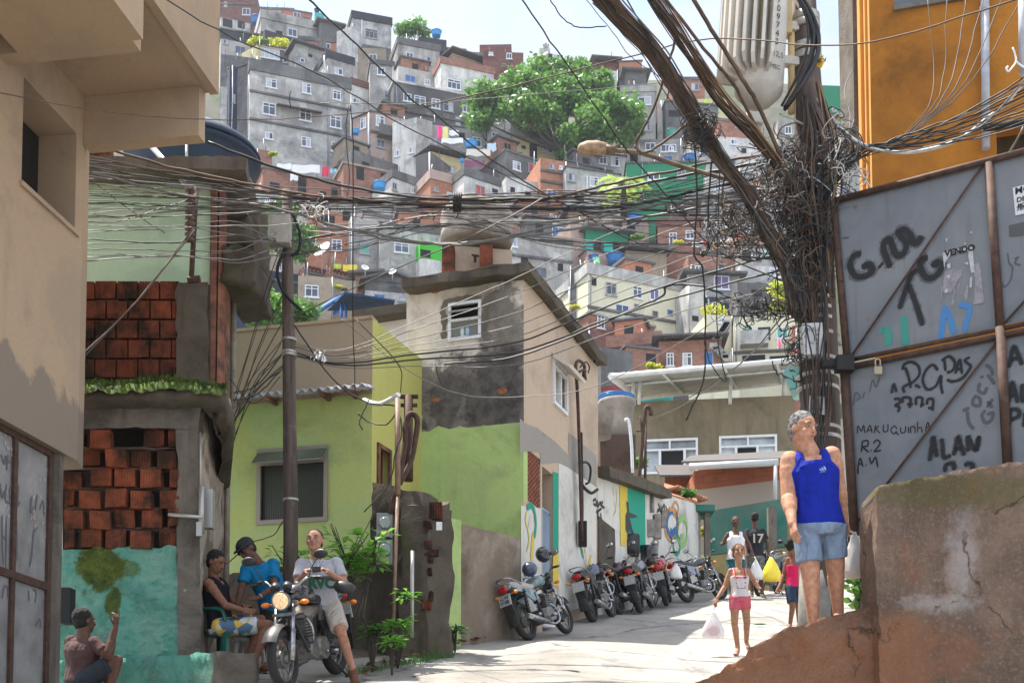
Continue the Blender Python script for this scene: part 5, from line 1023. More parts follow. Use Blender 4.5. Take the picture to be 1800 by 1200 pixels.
H('orange brick band house with lively awning on the right slope','orange',1296,412,1360,416,470,dY=-2,low=(428,'grey'));H('house with deep balcony and turquoise curtain','grey',1296,430,1400,434,480,[(1312,450,16,18,'d'),(1332,450,12,18,'g'),(1350,448,14,14,'t')],par=3,dY=-3);H('blue-windowed grey house behind the cable fan','grey',1300,384,1382,388,430,[(1318,402,16,18),(1350,400,14,14,'u')])
H('brick house with two white windows at mid right','brick',1210,448,1296,452,500,[(1228,474,14,14),(1268,470,14,12)],dY=-1);H('grey house with a big violet-curtained window','grey',1208,482,1300,486,530,[(1268,497,28,25,'v')],roof='slab',dY=-3);H('pale block behind the thick of the cables','pale',1300,466,1405,470,530,[(1362,480,20,16,'w'),(1390,450,14,20,'t')],dY=-2);H('dark shed roofs behind the thick of the cables','dark',1296,496,1410,500,552,[(1330,515,20,12,'d')],dY=-5)
H('navy painted house above the row of yellow plants','navy',1208,520,1300,524,560,[(1236,516,10,10,'u')],dY=-2)
H('cream tiled house with green-shuttered windows','cream',1290,555,1398,549,648,[(1313,584,20,20,'t'),(1375,585,20,20,'t'),(1325,632,40,16,'d'),(1370,632,34,14,'d')],par=2,line=618,depth=7);H('cream side wing behind the outside stairs','cream',1242,552,1288,556,650,[(1268,563,12,10)],dY=2);H('pink house strip left of the pole','salmon',1392,572,1416,570,660,[(1400,606,12,10,'d')])
H('low brick house with mouldy wall and blue tank on the roof','brick',1034,548,1150,572,605,[(1056,566,14,24),],par=4,parm='grey',depth=5);H('brick parapet house with grey posts','brick',1062,592,1160,582,640,par=22,parm='brick',depth=4,low=(607,'dark'));H('orange brick house with two open shutters and tin edge','brick',1158,600,1268,596,668,[(1178,632,13,24),(1208,632,17,24)],roof='tin',depth=5,low=(650,'dark'));H('orange brick house with a dark window left of the open shutters','brick',1100,606,1158,612,668,[(1144,634,18,26,'d')],par=4,depth=4,dY=-1)
H('dark mouldy shed with curved roof under the brick cluster','dark',1056,610,1112,618,680,dY=-3);H('dark red house edge beside the awning','redwall',1056,680,1100,672,800,dY=-10,depth=3)
H('broken brick garden terrace left of the orange house','redbrick',1030,562,1062,600,668,depth=3,dY=-1)
H('pale base house under the cream tiled house','cream',1210,650,1300,644,690,dY=-3)
random.seed(77)
FILL=[(420,150),(480,320),(640,120),(700,240),(830,140),(900,300),(1000,240),(1060,260),(1180,220),(1240,210),(1330,300),(1400,250),(1400,330),(1420,420),(700,350),(820,380),(560,340),(480,420),(560,400),(960,360),(1080,350),(1150,370),(860,440),(820,470),(960,470),(1180,470),(1250,540),(1330,540),(1060,440),(620,460),(700,470),(500,540),(600,540),(680,560),(430,600),(980,560),(1240,620),(1130,560),(1350,660),(780,200),(1450,280),(1480,340),(480,60),(1210,170),(560,100),(1180,440),(1300,350),(1380,540)]
COLN={'cream':'cream','yellow':'pale yellow','pink':'dusty pink','orange':'orange brick','grey':'grey','pale':'pale','brick':'brick','white':'whitewashed','tan':'tan','redbrick':'dark brick'}
used_l=set()
for i,(fx,fy)in enumerate(FILL):
 k_=random.choice(list(COLN));wd=random.uniform(50,85);yaw=random.uniform(-6,10);hgt=random.uniform(32,48)
 pos_='left' if fx<620 else 'centre left' if fx<850 else 'centre' if fx<1080 else 'centre right' if fx<1280 else 'right'
 lvl='top' if fy<180 else 'upper' if fy<300 else 'middle' if fy<420 else 'lower' if fy<540 else 'bottom'
 lb_='half hidden %s house in a %s %s gap'%(COLN[k_],lvl,pos_)
 for extra in('',' with a tin edge',' with small openings',' in shade',' with stained wall'):
  if lb_+extra not in used_l:lb_+=extra;break
 used_l.add(lb_)
 H(lb_,k_,fx-wd/2,fy-hgt-yaw/2,fx+wd/2,fy-hgt+yaw/2,fy,[(fx-wd*.22,fy-hgt*.5,12,14),(fx+wd*.2,fy-hgt*.5,14,14)],par=random.choice((0,4,8)),dY=6.5)
def hp(px,py,dy=0):Y=hill_hit(px,py)+dy;return at(px,py,Y)
def htank(label,px,py,wpx,mat,Yref,dy=0):
 Y=hill_hit(px,Yref)+dy;c=at(px,py,Y);r=wpx*Y/FPX/2;return water_tank('water_tank',label,c,r,r*1.15,mat)
M_BL2=flat('light_blue_tank',(.03,.27,.60),.45);M_GRT=flat('green_tank',(.05,.26,.22),.5)
htank('dark blue water tank under the top left brick house',452,44,24,M_BLUE,56,-2.5);htank('small black water tank on the mint house',557,22,10,M_NAVY,42,1);htank('bright blue water tank on the upper skyline',767,65,19,M_BL2,105,1)
htank('concrete-grey water tank on the skyline above the tree',960,85,11,MATS['hill_window_grey'],120,2);htank('blue water tank tipped beside the tall peach house',625,236,14,M_BL2,275,-2);htank('blue water tank in front of the propped brick house',667,334,24,M_BL2,345,-4)
htank('blue tub tank below the coloured washing',828,262,24,M_BL2,286,-4);htank('tall blue tank at the corner of the tin roof',812,285,9,M_BL2,322,-3);htank('blue water tank on the yellow house roof',951,224,15,M_BL2,270,1);htank('green water tank right of the big tree',1180,240,20,M_GRT,250,-2)
htank('round blue water tank right of the palm',1116,391,24,M_BLUE,410,-2);htank('blue water tank on the left of the cream terrace',1043,458,17,M_BLUE,470,-1.5);htank('wider blue water tank on the cream terrace',1081,464,31,M_BLUE,470,-1.5);htank('squat blue water tank on the low brick house',1077,560,30,M_BLUE,580,1);htank('blue water tank by the tall trees on the left',452,404,14,M_BLUE,440,0);htank('small blue tank under the cable bundle',984,374,12,M_BL2,400,0);htank('blue water tank high above the right slope',1212,285,22,M_BLUE,300,-2)
def cloth(label,pts,col,Yref,dy=-3.0,grp='washing hung out on the hillside'):
 Y=hill_hit(pts[0][0],Yref)+dy;w=MB();w.smooth=True
 (x0,y0),(x1,y1)=pts;n=8
 grid_face(w,at(x0,y1,Y),at(x1,y1,Y),at(x1,y0,Y),at(x0,y0,Y),n,n,lambda p,u,v:p+V((mnoise.noise(V((u*3,v*2,x0)))*.12*(1-v),sin(u*9+x0)*.12*(1-v*.6),mnoise.noise(V((u*4,v*4,y0)))*.12)))
 b_=w.build('laundry',flat('cloth_%d_%d_%d'%tuple(int(c*100)for c in col),col,.9),None,base=at((x0+x1)/2,y1,Y));tag(b_,label,'washing',grp);return b_
for a in[('bright pink towel on the washing line',[(768,221),(777,243)],(.85,.08,.30),286),('pale yellow towel beside the pink towel',[(778,223),(788,245)],(.80,.70,.30),286),('first white sheet right of the yellow towel',[(790,229),(806,238)],(.8,.8,.82),286),('lower white sheet right of the yellow towel',[(776,243),(814,252)],(.8,.8,.82),286),('long white sheet on the brick house line',[(487,288),(512,298)],(.75,.76,.78),340),('second white patterned sheet on the brick house line',[(513,290),(562,304)],(.75,.74,.72),340),('red cloth on the brick house line',[(566,293),(578,310)],(.60,.04,.10),340),('light blue shirt hanging right of the red cloth',[(581,297),(592,304)],(.25,.45,.60),340),('white shirt hanging below the long sheet',[(510,305),(524,317)],(.72,.75,.80),340),('green cloth on the lattice balcony',[(586,464),(600,472)],(.45,.60,.10),490),('yellow cloth on the lattice balcony',[(603,465),(628,476)],(.75,.60,.08),490),('pale blue sheet on a pole under the yellow house',[(856,252),(872,266)],(.50,.62,.72),290),('beige tarpaulin sagging between two roofs',[(820,262),(862,274)],(.62,.58,.50),300),('row of dark clothes under the beige tarpaulin',[(816,282),(850,294)],(.20,.07,.12),312),('white and red washing on the right slope',[(1216,424),(1238,434)],(.75,.70,.70),450),('red bundle of washing on the right slope',[(1232,422),(1242,431)],(.65,.05,.06),450),('orange towel of the right slope washing',[(1252,424),(1262,436)],(.75,.30,.10),450),('cream towel of the right slope washing',[(1266,420),(1282,434)],(.78,.68,.52),450),('blue tarpaulin under the blue canopy',[(562,541),(600,551)],(.02,.12,.45),560),('light blue tarpaulin over the low house wall',[(394,518),(437,545)],(.08,.38,.68),560),('small green cloth on the cream terrace',[(1042,452),(1054,462)],(.25,.75,.40),480),('pink cloth hanging from the green-shuttered window',[(1366,596),(1374,612)],(.75,.30,.38),640),('yellow shirt on the pale house right of the transformer',[(1238,176),(1244,184)],(.45,.75,.05),205),('magenta cloth on the green house',[(1114,341),(1118,351)],(.50,.05,.30),356)]:cloth(*a)
def dish(label,px,py,wpx,Yref,col=(.5,.5,.48)):
 Y=hill_hit(px,Yref)-4;c=at(px,py,Y);r=wpx*Y/FPX/2;o=thing('satellite_dish',label,'satellite dish',c,'satellite dishes on the roofs');w=MB();M=Euler((radians(60),0,radians(random.uniform(-50,50)))).to_matrix();prof=[(.01,-.25*r),(.5*r,-.18*r),(.85*r,-.05*r),(r,.05*r),(.97*r,.06*r),(.5*r,-.14*r),(.01,-.2*r)];w.lathe(prof,c,16,M);w.build('reflector',flat('dish_grey',col,.6),o);w=MB();w.cyl(c-V((0,0,2.2*r)),c,.05,seg=6);w.build('mast',M_HA,o)
for a in[('large pale satellite dish over the lattice balcony',566,438,36,480),('round dish left of the beige roof',690,477,15,520),('second dish beside the round one',642,470,14,520),('small dish behind the cable knot',1218,254,8,270)]:dish(*a)
cn=thing('blue_canopy','blue corrugated canopy on thin posts left of the beige roof','canopy',at(620,560,66));w=MB();w.extr([at(605,516,61),at(694,530,61),at(690,546,68),at(575,546,68)],(0,0,.1));w.build('roof_sheet',corrug('blue_corrugated',(.012,.045,.12),.3,.9,.0),cn)
w=MB();
for x in(608,600):w.cyl(at(x,580,64),at(x,533,64),.08,seg=6)
w.cyl(at(540,560,62),at(605,516,66),.12,seg=6);w.build('post',MATS['blue_curtain'],cn)
st=thing('outdoor_stairs','grey concrete stair zigzagging down beside the cream house','stairs',hp(1260,650));w=MB();Ys=hill_hit(1262,640)-2.5
for i in range(11):w.box(at(1276-i*2.3,572+i*3.5,Ys),(.5,1.2,.35))
for i in range(9):w.box(at(1252+i*3.2,612+i*3.0,Ys-.5),(.55,1.2,.35))
w.build('steps',HP['grey'],st)
def leafmat(name,c1,c2,scale=.8):
 if name in MATS:return MATS[name]
 t=NT(name);n=t.noise(t.pos(),scale,3,.6);n2=t.noise(t.pos(),scale*6,2,.5)
 c=t.mix(t.ramp(n,.35,.65),c1,c2);c=t.mix(t.math('MULTIPLY',t.ramp(n2,.4,.6),.35),c,tuple(min(1,x*1.5)for x in c2));t.l(c,t.b.inputs['Base Color']);t.b.inputs['Roughness'].default_value=.45
 tr=t.n('ShaderNodeBsdfTranslucent');t.l(t.mix(.5,c,tuple(min(1,x*2)for x in c2)),tr.inputs['Color']);ad=t.n('ShaderNodeMixShader');ad.inputs[0].default_value=.4;t.l(t.b.outputs[0],ad.inputs[1]);t.l(tr.outputs[0],ad.inputs[2]);t.l(ad.outputs[0],t.out.inputs['Surface'])
 MATS[name]=t.m;return t.m
M_LF=leafmat('leaf_green',(.035,.10,.022),(.11,.23,.04),.6);M_LFD=leafmat('leaf_dark',(.02,.055,.018),(.05,.11,.03),.5);M_LFY=leafmat('leaf_yellow',(.25,.33,.02),(.45,.45,.04),1.0);M_BARK=flat('bark',(.07,.055,.045),.95,nz=.5,scale=5,src='pos')
def clump(w,c,r,n,ls,flatz=.75):
 for _ in range(n):
  d=V((random.gauss(0,1),random.gauss(0,1),random.gauss(0,1))).normalized();p=c+V((d.x*r,d.y*r,d.z*r*flatz))*random.uniform(.65,1.08)
  a=V((random.gauss(0,1),random.gauss(0,1),random.gauss(0,.7))).normalized();b_=a.cross(d).normalized()if abs(a.dot(d))<.98 else a.orthogonal();s=ls*random.uniform(.6,1.3)
  w.quad(p-a*s,p+b_*s*.55,p+a*s,p-b_*s*.55)
def tree(label,base,blobs,ls,n_each,cr,mat,trunk_r=.35,name='tree',limbs=True):
 """blobs: centres of the crown lobes with their radii"""
 o=thing(name,label,'tree' if name!='bush' else 'bush',base);w=MB();top=sum([b[0]for b in blobs],V((0,0,0)))/len(blobs);fork=V(base).lerp(top,.35)
 w.tube([base-V((0,0,.5)),V(base).lerp(fork,.5)+V((trunk_r*.3,0,0)),fork],[trunk_r,trunk_r*.8,trunk_r*.7],8)
 if limbs:
  for c,r in blobs[::1]:
   m_=fork.lerp(c,.5)-V((0,0,r*.35));w.tube(cat_pts([fork-V((0,0,.2)),m_,c],4),[trunk_r*.5*(1-i/9.5)for i in range(9)],5)
 w.build('trunk',M_BARK,o);w=MB()
 for c,r in blobs:
  k_=max(3,int((r/cr)**2*6.5))
  for _ in range(k_):
   d=V((random.gauss(0,1),random.gauss(0,1),random.gauss(0.1,1))).normalized();cc_=c+V((d.x*r,d.y*r,d.z*r*.7))*random.uniform(.45,1.0);clump(w,cc_,cr*random.uniform(.6,1.15),n_each,ls)
 w.build('crown',mat,o);return o
random.seed(5)
Yt=hill_hit(1000,285)-1
tb=[(at(x,y,Yt+dy),r*Yt/FPX)for x,y,r,dy in((850,175,34,0),(900,155,38,2),(955,132,40,3),(1010,130,36,3),(1050,155,36,2),(1090,195,34,1),(1115,225,24,0),(980,175,46,0),(920,195,36,-2),(1040,215,36,-2),(845,212,20,-1),(885,178,34,1),(940,160,40,1),(1000,160,42,1),(1060,190,36,0),(1110,205,26,0),(960,205,30,-1),(1000,235,20,-3),(1080,240,22,-1),(870,185,30,1),(1005,275,16,-1))]
tree('broad bright green tree spreading over the middle of the hill',at(985,300,Yt),tb,.26,42,1.0,M_LF,.45)
Yt=hill_hit(725,80)+3;tree('small round tree on the skyline behind the white house',at(725,85,Yt),[(at(x,y,Yt),r*Yt/FPX)for x,y,r in((712,56,15),(732,50,16),(722,48,14),(745,60,10))],.25,40,.9,M_LF,.2)
Yt=hill_hit(500,450)-9;tree('dense green tree behind the wooden street pole',at(500,470,Yt),[(at(x,y,Yt),r*Yt/FPX)for x,y,r in((470,380,24),(500,370,24),(530,410,26),(525,440,22),(455,395,18),(475,425,20),(545,430,14))],.16,40,.55,M_LF,.25)
Yt=58;tree('dark dense tree below the navy balcony',at(500,610,Yt),[(at(x,y,Yt),r*Yt/FPX)for x,y,r in((470,530,28),(505,545,30),(540,550,24),(460,560,26),(500,575,28),(535,575,22))],.11,40,.4,M_LF,.2)
Yt=hill_hit(1380,540)-8;tree('light green tree tangled in the cables left of the pole',at(1376,560,Yt),[(at(x,y,Yt),r*Yt/FPX)for x,y,r in((1372,510,20),(1382,530,22),(1366,545,16))],.14,40,.5,M_LFY,.15)
Yt=hill_hit(880,262)-2;tree('dark shrub tree hanging above the lavender house',at(860,262,Yt),[(at(x,y,Yt),r*Yt/FPX)for x,y,r in((840,215,14),(855,218,12),(1008,255,12),(1012,275,12))][:2],.2,40,.6,M_LFD,.15)
def bush(label,px,py,wpx,Yref,mat,dy=-3,ls=.14,h=.6,n=3,group=None):
 Y=hill_hit(px,Yref)+dy if Yref else dy;o=thing('plant',label,'plant',at(px,py,Y));w=MB()
 for i in range(n):c=at(px-wpx/2+wpx*(i+.5)/n,py-random.uniform(0,wpx*h*.3),Y);clump(w,c,wpx*Y/FPX/n*.9,90,ls*Y/100)
 w.build('leaves',mat,o);return o
for a in[('yellow-green plant at the left of the roof terrace',449,74,22,100,M_LFY),('green plant next to the yellow one on the roof terrace',463,75,16,100,M_LF),('yellow-green plants at the right of the roof terrace',490,77,30,100,M_LFY),('yellow plant beside the navy tank',480,272,12,300,M_LFY),('light shrub left of the cream house',1010,541,14,575,M_LFY),('row of yellow-green plants on the cream side wing',1255,547,40,600,M_LFY),('yellow plant on the low brick house',1150,645,22,668,M_LFY),('green pot plants by the brick house window',1192,428,14,440,M_LFY),('pot plants on the terrace left of the brick house',1120,418,20,440,M_LF),('yellow flowering plant on the olive house roof',594,505,12,540,M_LFY),('bright green bush between pole and orange building',1490,213,26,250,M_LF),('green tuft on the lower ledge of the yellow house',995,250,14,285,M_LFD)]:bush(*a)
bush('leafy green plant behind the hooked mast',1118,815,26,0,M_LF,29,.35,n=2);bush('bright leaves growing over the tile edge',1210,868,18,0,M_LF,29,.3,n=2);bush('tall sunlit shrub in the gap at the end of the mural wall',1233,935,10,0,M_LFY,31,.35,n=1);bush('sunlit lower shrub in the gap at the end of the mural wall',1233,985,10,0,M_LFY,31,.35,n=1)
Yp=hill_hit(1095,375)-4;pmb=thing('palm_tree','light green palm with feathery fronds left of the green house','palm tree',at(1098,375,Yp));w=MB();w.tube([at(1098,380,Yp),at(1096,325,Yp)],[.3,.2],8);w.build('trunk',M_BARK,pmb)
random.seed(9);w=MB();c0=at(1096,322,Yp);R=50*Yp/FPX
for i in range(17):
 an=i*2.399;el=random.uniform(.1,1.1);d=V((cos(an),sin(an),0));pts=[c0+d*(R*t_)+V((0,0,R*(el*t_*1.2-1.15*t_*t_*(.6+el*.35))))for t_ in[j/12 for j in range(13)]]
 for p,q in zip(pts,pts[1:]):
  dd=(q-p).normalized();sd=dd.cross(V((0,0,1))).normalized()
  for f in range(2):
   b_=p.lerp(q,f/2)
   for s_ in(-1,1):tip=b_+sd*s_*R*.24+dd*R*.12-V((0,0,R*.12*random.random()));w.poly([b_,b_+dd*.14,tip])
w.build('fronds',leafmat('palm_leaf',(.12,.22,.04),(.28,.36,.08),1.0),pmb)
def text_mesh(s,size=1.0,bold=0.0):
 cu=bpy.data.curves.new('txt','FONT');cu.body=s;cu.size=size;cu.offset=bold;cu.extrude=0.0;cu.resolution_u=3
 o=bpy.data.objects.new('txt',cu);COL.objects.link(o);dg=bpy.context.evaluated_depsgraph_get();me=bpy.data.meshes.new_from_object(o.evaluated_get(dg));bpy.data.objects.remove(o);bpy.data.curves.remove(cu);return me
def add_text(mb,s,org,right,up,size,bold=0.0):
 me=text_mesh(s,size,bold);k=len(mb.v)
 for v in me.vertices:mb.v.append(tuple(org+right*v.co.x+up*v.co.y))
 for p in me.polygons:mb.face([k+i for i in p.vertices])
 bpy.data.meshes.remove(me)
M_ROCK=None
t=NT('old_retaining_render');t.b.inputs['Roughness'].default_value=.95;t.b.inputs['Specular IOR Level'].default_value=.1
P=t.pos();a1=t.noise(P,1.1,9,.7,.5);a2=t.noise(P,7,8,.75);a3=t.noise(P,34,4,.7);a4=t.noise(t.pos((3,3,.5)),1.0,8,.7);a5=t.noise(t.pos(loc=(4,1,8)),1.7,9,.72,.4)
c=t.mix(t.ramp(a1,.38,.64),(.15,.105,.08),(.29,.195,.145));c=t.mix(t.math('MULTIPLY',t.ramp(a5,.55,.66),.6),c,(.30,.12,.055));c=t.mix(t.math('MULTIPLY',t.ramp(a4,.52,.7),.75),c,(.10,.07,.052));c=t.mix(t.math('MULTIPLY',t.ramp(a2,.50,.68),.55),c,(.11,.085,.07));c=t.mix(t.math('MULTIPLY',t.ramp(a3,.52,.68),.6),c,(.36,.27,.21));
c=t.mix(t.math('MULTIPLY',t.ramp(t.noise(t.pos((1,1,.45),loc=(1.3,0,2)),1.5,9,.75,.3),.645,.70),.75),c,(.62,.60,.58));c=t.mix(t.math('MULTIPLY',blob(t,at(1690,985,9.8),(.16,.8,.50),.75,5,1.3),.5),c,(.50,.47,.45));c=t.mix(t.math('MULTIPLY',blob(t,at(1655,1060,9.8),(.34,.8,.10),.7,6,1.5,2),.5),c,(.47,.44,.42))
c=t.mix(t.math('MULTIPLY',blob(t,at(1460,1170,9.9),(1.5,1.2,.42),.5,1.6,2.5,4),.6),c,(.33,.14,.07));c=t.mix(t.math('MULTIPLY',blob(t,at(1680,860,9.8),(.9,.8,.16),.5,2.6,4,6),.55),c,(.13,.12,.045))
vz=t.n('ShaderNodeTexVoronoi');vz.feature='DISTANCE_TO_EDGE';vz.inputs['Scale'].default_value=1.3;nv_=t.n('ShaderNodeTexNoise');nv_.inputs['Scale'].default_value=3;nv_.inputs['Detail'].default_value=9;t.l(P,nv_.inputs['Vector']);mv_=t.n('ShaderNodeMix');mv_.data_type='RGBA';mv_.inputs['Factor'].default_value=.4;t.l(P,mv_.inputs['A']);t.l(nv_.outputs['Color'],mv_.inputs['B']);t.l(mv_.outputs['Result'],vz.inputs['Vector']);ck_=t.math('MULTIPLY',t.ramp(vz.outputs['Distance'],0,.014,(1,1,1,1),(0,0,0,1)),t.ramp(a1,.5,.56))
c=t.mix(t.math('MULTIPLY',ck_,.8),c,(.04,.028,.02));t.l(c,t.b.inputs['Base Color'])
b=t.bump(a1,.8,.10);b=t.bump(a2,1.0,.06,prev=b);t.bump(a3,.8,.02,prev=b);M_ROCK=t.m
def profile_wall(name,label,tops,Yf,depth,zbot_px,amt=.04,drop=0.0):
 w=MB();w.smooth=True;T=[]
 for(x0,y0),(x1,y1)in zip(tops,tops[1:]):
  n=max(1,int(abs(x1-x0)/7)+int(abs(y1-y0)/14))
  for i in range(n):T.append((lerp(x0,x1,i/n),lerp(y0,y1,i/n)))
 T.append(tops[-1]);nv=46;k0=len(w.v);nb=8
 for x,y in T:
  p=at(x,y,Yf);q=at(x,zbot_px,Yf);p=V((p.x,p.y,p.z));q=V((p.x,p.y,q.z));e=mnoise.noise(V((x*.03,0,1)))*.03
  for j in range(nv):w.v.append(tuple(q.lerp(p,j/(nv-1))-V((0,0,e*(j/(nv-1))))))
  for j in range(1,nb+1):u=j/nb;w.v.append(tuple(p+V((0,depth*u,.03*sin(u*pi)-e-drop*min(1,u*4)))))
 n=nv+nb
 for i in range(len(T)-1):
  for j in range(n-1):a=k0+i*n+j;w.face((a,a+n,a+n+1,a+1))
 for x,y,s in((T[0][0],T[0][1],0),(T[-1][0],T[-1][1],1)):
  i0=k0+(0 if not s else(len(T)-1)*n);top=V(w.v[i0+nv-1]);bot=V(w.v[i0]);grid_face(w,bot+V((0,depth,0)),bot,top,top+V((0,depth,0)),6,40)
 for i,v in enumerate(w.v):
  p=V(v);w.v[i]=tuple(p+mnoise.noise_vector(p*2.2)*amt+mnoise.noise_vector(p*9)*amt*.5+mnoise.noise_vector(p*26)*amt*.25)
 o=w.build(name,M_ROCK,None,base=at(tops[0][0],tops[0][1]+60,Yf));tag(o,label,'wall');return o
profile_wall('retaining_wall','tall rough brown retaining wall with whitish scars in the lower right corner',[(1541,872),(1546,858),(1562,851),(1600,842),(1640,834),(1700,825),(1760,817),(1800,812),(1960,790)],9.8,.5,1330,amt=.028)
profile_wall('ledge_wall','low sloping brown wall with a sunlit top on which the man in blue stands',[(1150,1232),(1190,1212),(1215,1203),(1245,1190),(1275,1176),(1310,1154),(1345,1130),(1365,1114),(1390,1101),(1420,1092),(1470,1079),(1500,1069),(1555,1058)],9.95,.85,1330,amt=.045,drop=.13)
Gz=at(1465,352,11.5);Gb=at_z(1800,262,Gz.z);PGt=vplane(Gz,Gb);gnr=PGt.n;gdr=V((Gb.x-Gz.x,Gb.y-Gz.y,0)).normalized()
M_GS=None
t=NT('gate_steel_blue_grey');P=t.pos();f=t.noise(P,.9,7,.65,.4);f2=t.noise(P,6,6,.75);c=t.mix(t.ramp(f,.35,.7),(.10,.112,.128),(.185,.19,.20));c=t.mix(t.math('MULTIPLY',t.ramp(f2,.58,.7),.45),c,(.19,.16,.15));c=t.mix(t.math('MULTIPLY',t.ramp(t.noise(P,3,8,.8,.5),.60,.68),.8),c,(.13,.06,.035));c=t.mix(t.math('MULTIPLY',t.ramp(t.noise(t.pos((6,6,.35)),1.4,7,.7),.56,.72),.5),c,(.12,.075,.055));t.l(c,t.b.inputs['Base Color']);t.b.inputs['Roughness'].default_value=.55;t.b.inputs['Metallic'].default_value=.15;t.bump(f,.1,.02);M_GS=t.m
rg=thing('sheet_steel_gate','tall blue-grey sheet steel gate covered in black sprayed graffiti, right of the cable pole','gate',at(1500,940,11.4))
gh_=lambda x,y,k=0.0:PGt.hit(x,y,k)
def panel(pts,k=0.0,th_=.02):w=MB();q=[gh_(x,y,k)for x,y in pts];w.extr(q,gnr*-th_);return w
for pts in(((1472,357),(1736,289),(1752,574),(1486,630)),((1744,286),(1930,238),(1930,535),(1764,570)),((1486,648),(1756,592),(1776,1100),(1500,1100)),((1768,588),(1930,556),(1930,1100),(1788,1100))):
 if pts[2][1]>1000:pts=(pts[0],pts[1],(pts[2][0]-8,940),(pts[3][0]-3,932))
 panel(pts).build('panel',M_GS,rg)
w=MB()
def bar(x0,y0,x1,y1,r):w.cyl(gh_(x0,y0,.03),gh_(x1,y1,.03),r,seg=8)
bar(1465,353,1490,645,.035);bar(1484,642,1502,938,.045);bar(1466,353,1930,232,.03);bar(1487,634,1758,578,.022);bar(1487,646,1760,590,.028);bar(1760,578,1930,540,.022);bar(1762,590,1930,553,.028);bar(1738,287,1758,575,.04);bar(1758,575,1772,830,.045);bar(1502,936,1780,905,.03)
bar(1492,632,1726,291,.011);bar(1500,926,1752,600,.011);bar(1762,572,1900,420,.011)
w.build('frame',M_RUST,rg)
w=MB();w.box(gh_(1484,640,.08),(.16,.12,.14));w.box(gh_(1466,640,.08),(.22,.08,.06));w.build('hinge',M_BLACK,rg)
w=MB();p=gh_(1543,640,.07);w.box(p-V((0,0,.06)),(.07,.03,.07));w.tube(cat_pts([p+V((-.02,0,-.02)),p+V((-.02,0,.04)),p+V((.02,0,.04)),p+V((.02,0,-.02))],4),.008,6);w.build('padlock',MATS['meter_tan'],rg)
w=MB()
for i in range(5):c_=gh_(1492,946+i*11,.05);w.tube([c_+V((.014*cos(a_)if i%2 else 0,.014*cos(a_)if not i%2 else 0,.034*sin(a_)))for a_ in[k*pi/4 for k in range(9)]],.006,5)
w.build('chain',M_BLACK,rg)
M_OVS=flat('overspray',(.012,.012,.013),.8,alpha=.28)
def strokes(S,wd,mat,name='graffiti',off=.004,parent=None,jit=.09):
 if wd>.02 and mat is M_BLACK:
  w=MB()
  for s in S:ribbon(w,PGt,s,wd*1.7,off-.0015,6,.25)
  w.build('overspray',M_OVS,rg)
 w=MB()
 for s in S:ribbon(w,PGt,s,wd,off,6,jit)
 return w.build(name,mat,parent or rg)
strokes([[(1514,446),(1503,448),(1496,458),(1495,470),(1504,485),(1521,485),(1534,475),(1527,464),(1515,471)],[(1546,465),(1550,468)],[(1565,470),(1558,452),(1553,438),(1555,425),(1563,420),(1568,430),(1573,444),(1579,450),(1589,444),(1593,428),(1583,415),(1579,408),(1589,403),(1600,413),(1604,425),(1613,427),(1620,414)],[(1631,453),(1620,456),(1618,471),(1628,487),(1643,486),(1655,470),(1648,460),(1638,469)]],.055,M_BLACK)
strokes([[(1613,473),(1602,483),(1596,498),(1590,515),(1581,543)],[(1597,500),(1603,515),(1612,540),(1622,572)]],.045,M_BLACK)
strokes([[(1591,645),(1597,662),(1601,682)],[(1586,650),(1590,640),(1602,636),(1614,643),(1616,658),(1605,671),(1588,680),(1590,690)],[(1649,651),(1640,641),(1628,650),(1622,668),(1630,684),(1645,678),(1654,660),(1654,677),(1657,692)],[(1608,676),(1618,681)],[(1660,632),(1662,652)],[(1655,634),(1668,626),(1678,636),(1675,650),(1664,655)],[(1679,657),(1687,632),(1691,657)],[(1681,650),(1690,647)],[(1705,627),(1696,634),(1706,643),(1700,655),(1690,665),(1675,670),(1664,667)],[(1567,691),(1571,675),(1576,689)],[(1571,701),(1581,701),(1581,708),(1574,712),(1581,716),(1578,724)],[(1587,708),(1587,699),(1600,700),(1599,717)],[(1594,710),(1605,710)],[(1610,712),(1611,699),(1621,700),(1619,716)],[(1618,710),(1625,711)],[(1629,711),(1631,702),(1640,702),(1639,722)],[(1631,717),(1639,716)]],.022,M_BLACK)
strokes([[(1507,762),(1508,748),(1514,757),(1518,747),(1520,761)],[(1523,760),(1529,747),(1533,760)],[(1525,756),(1531,755)],[(1537,761),(1539,746)],[(1545,748),(1540,753),(1547,761)],[(1553,746),(1553,757),(1560,757),(1561,744)],[(1577,757),(1571,762),(1566,755),(1572,748),(1577,754)],[(1573,758),(1580,764)],[(1583,750),(1584,760),(1591,758),(1592,748)],[(1597,750),(1597,761)],[(1601,761),(1601,750),(1608,751),(1608,761)],[(1613,740),(1613,760)],[(1614,752),(1619,751),(1621,760)],[(1626,757),(1631,742),(1635,756)],[(1627,751),(1634,750)]],.011,M_BLACK)
strokes([[(1514,794),(1516,775)],[(1514,776),(1525,774),(1525,783),(1517,785),(1527,794)],[(1530,791),(1532,791)],[(1535,779),(1541,773),(1547,778),(1541,788),(1537,793),(1549,791)],[(1508,822),(1512,805),(1517,820)],[(1509,815),(1516,815)],[(1521,817),(1523,817)],[(1528,803),(1532,814),(1539,803),(1543,821)],[(1508,820),(1508,833)]],.016,M_BLACK)
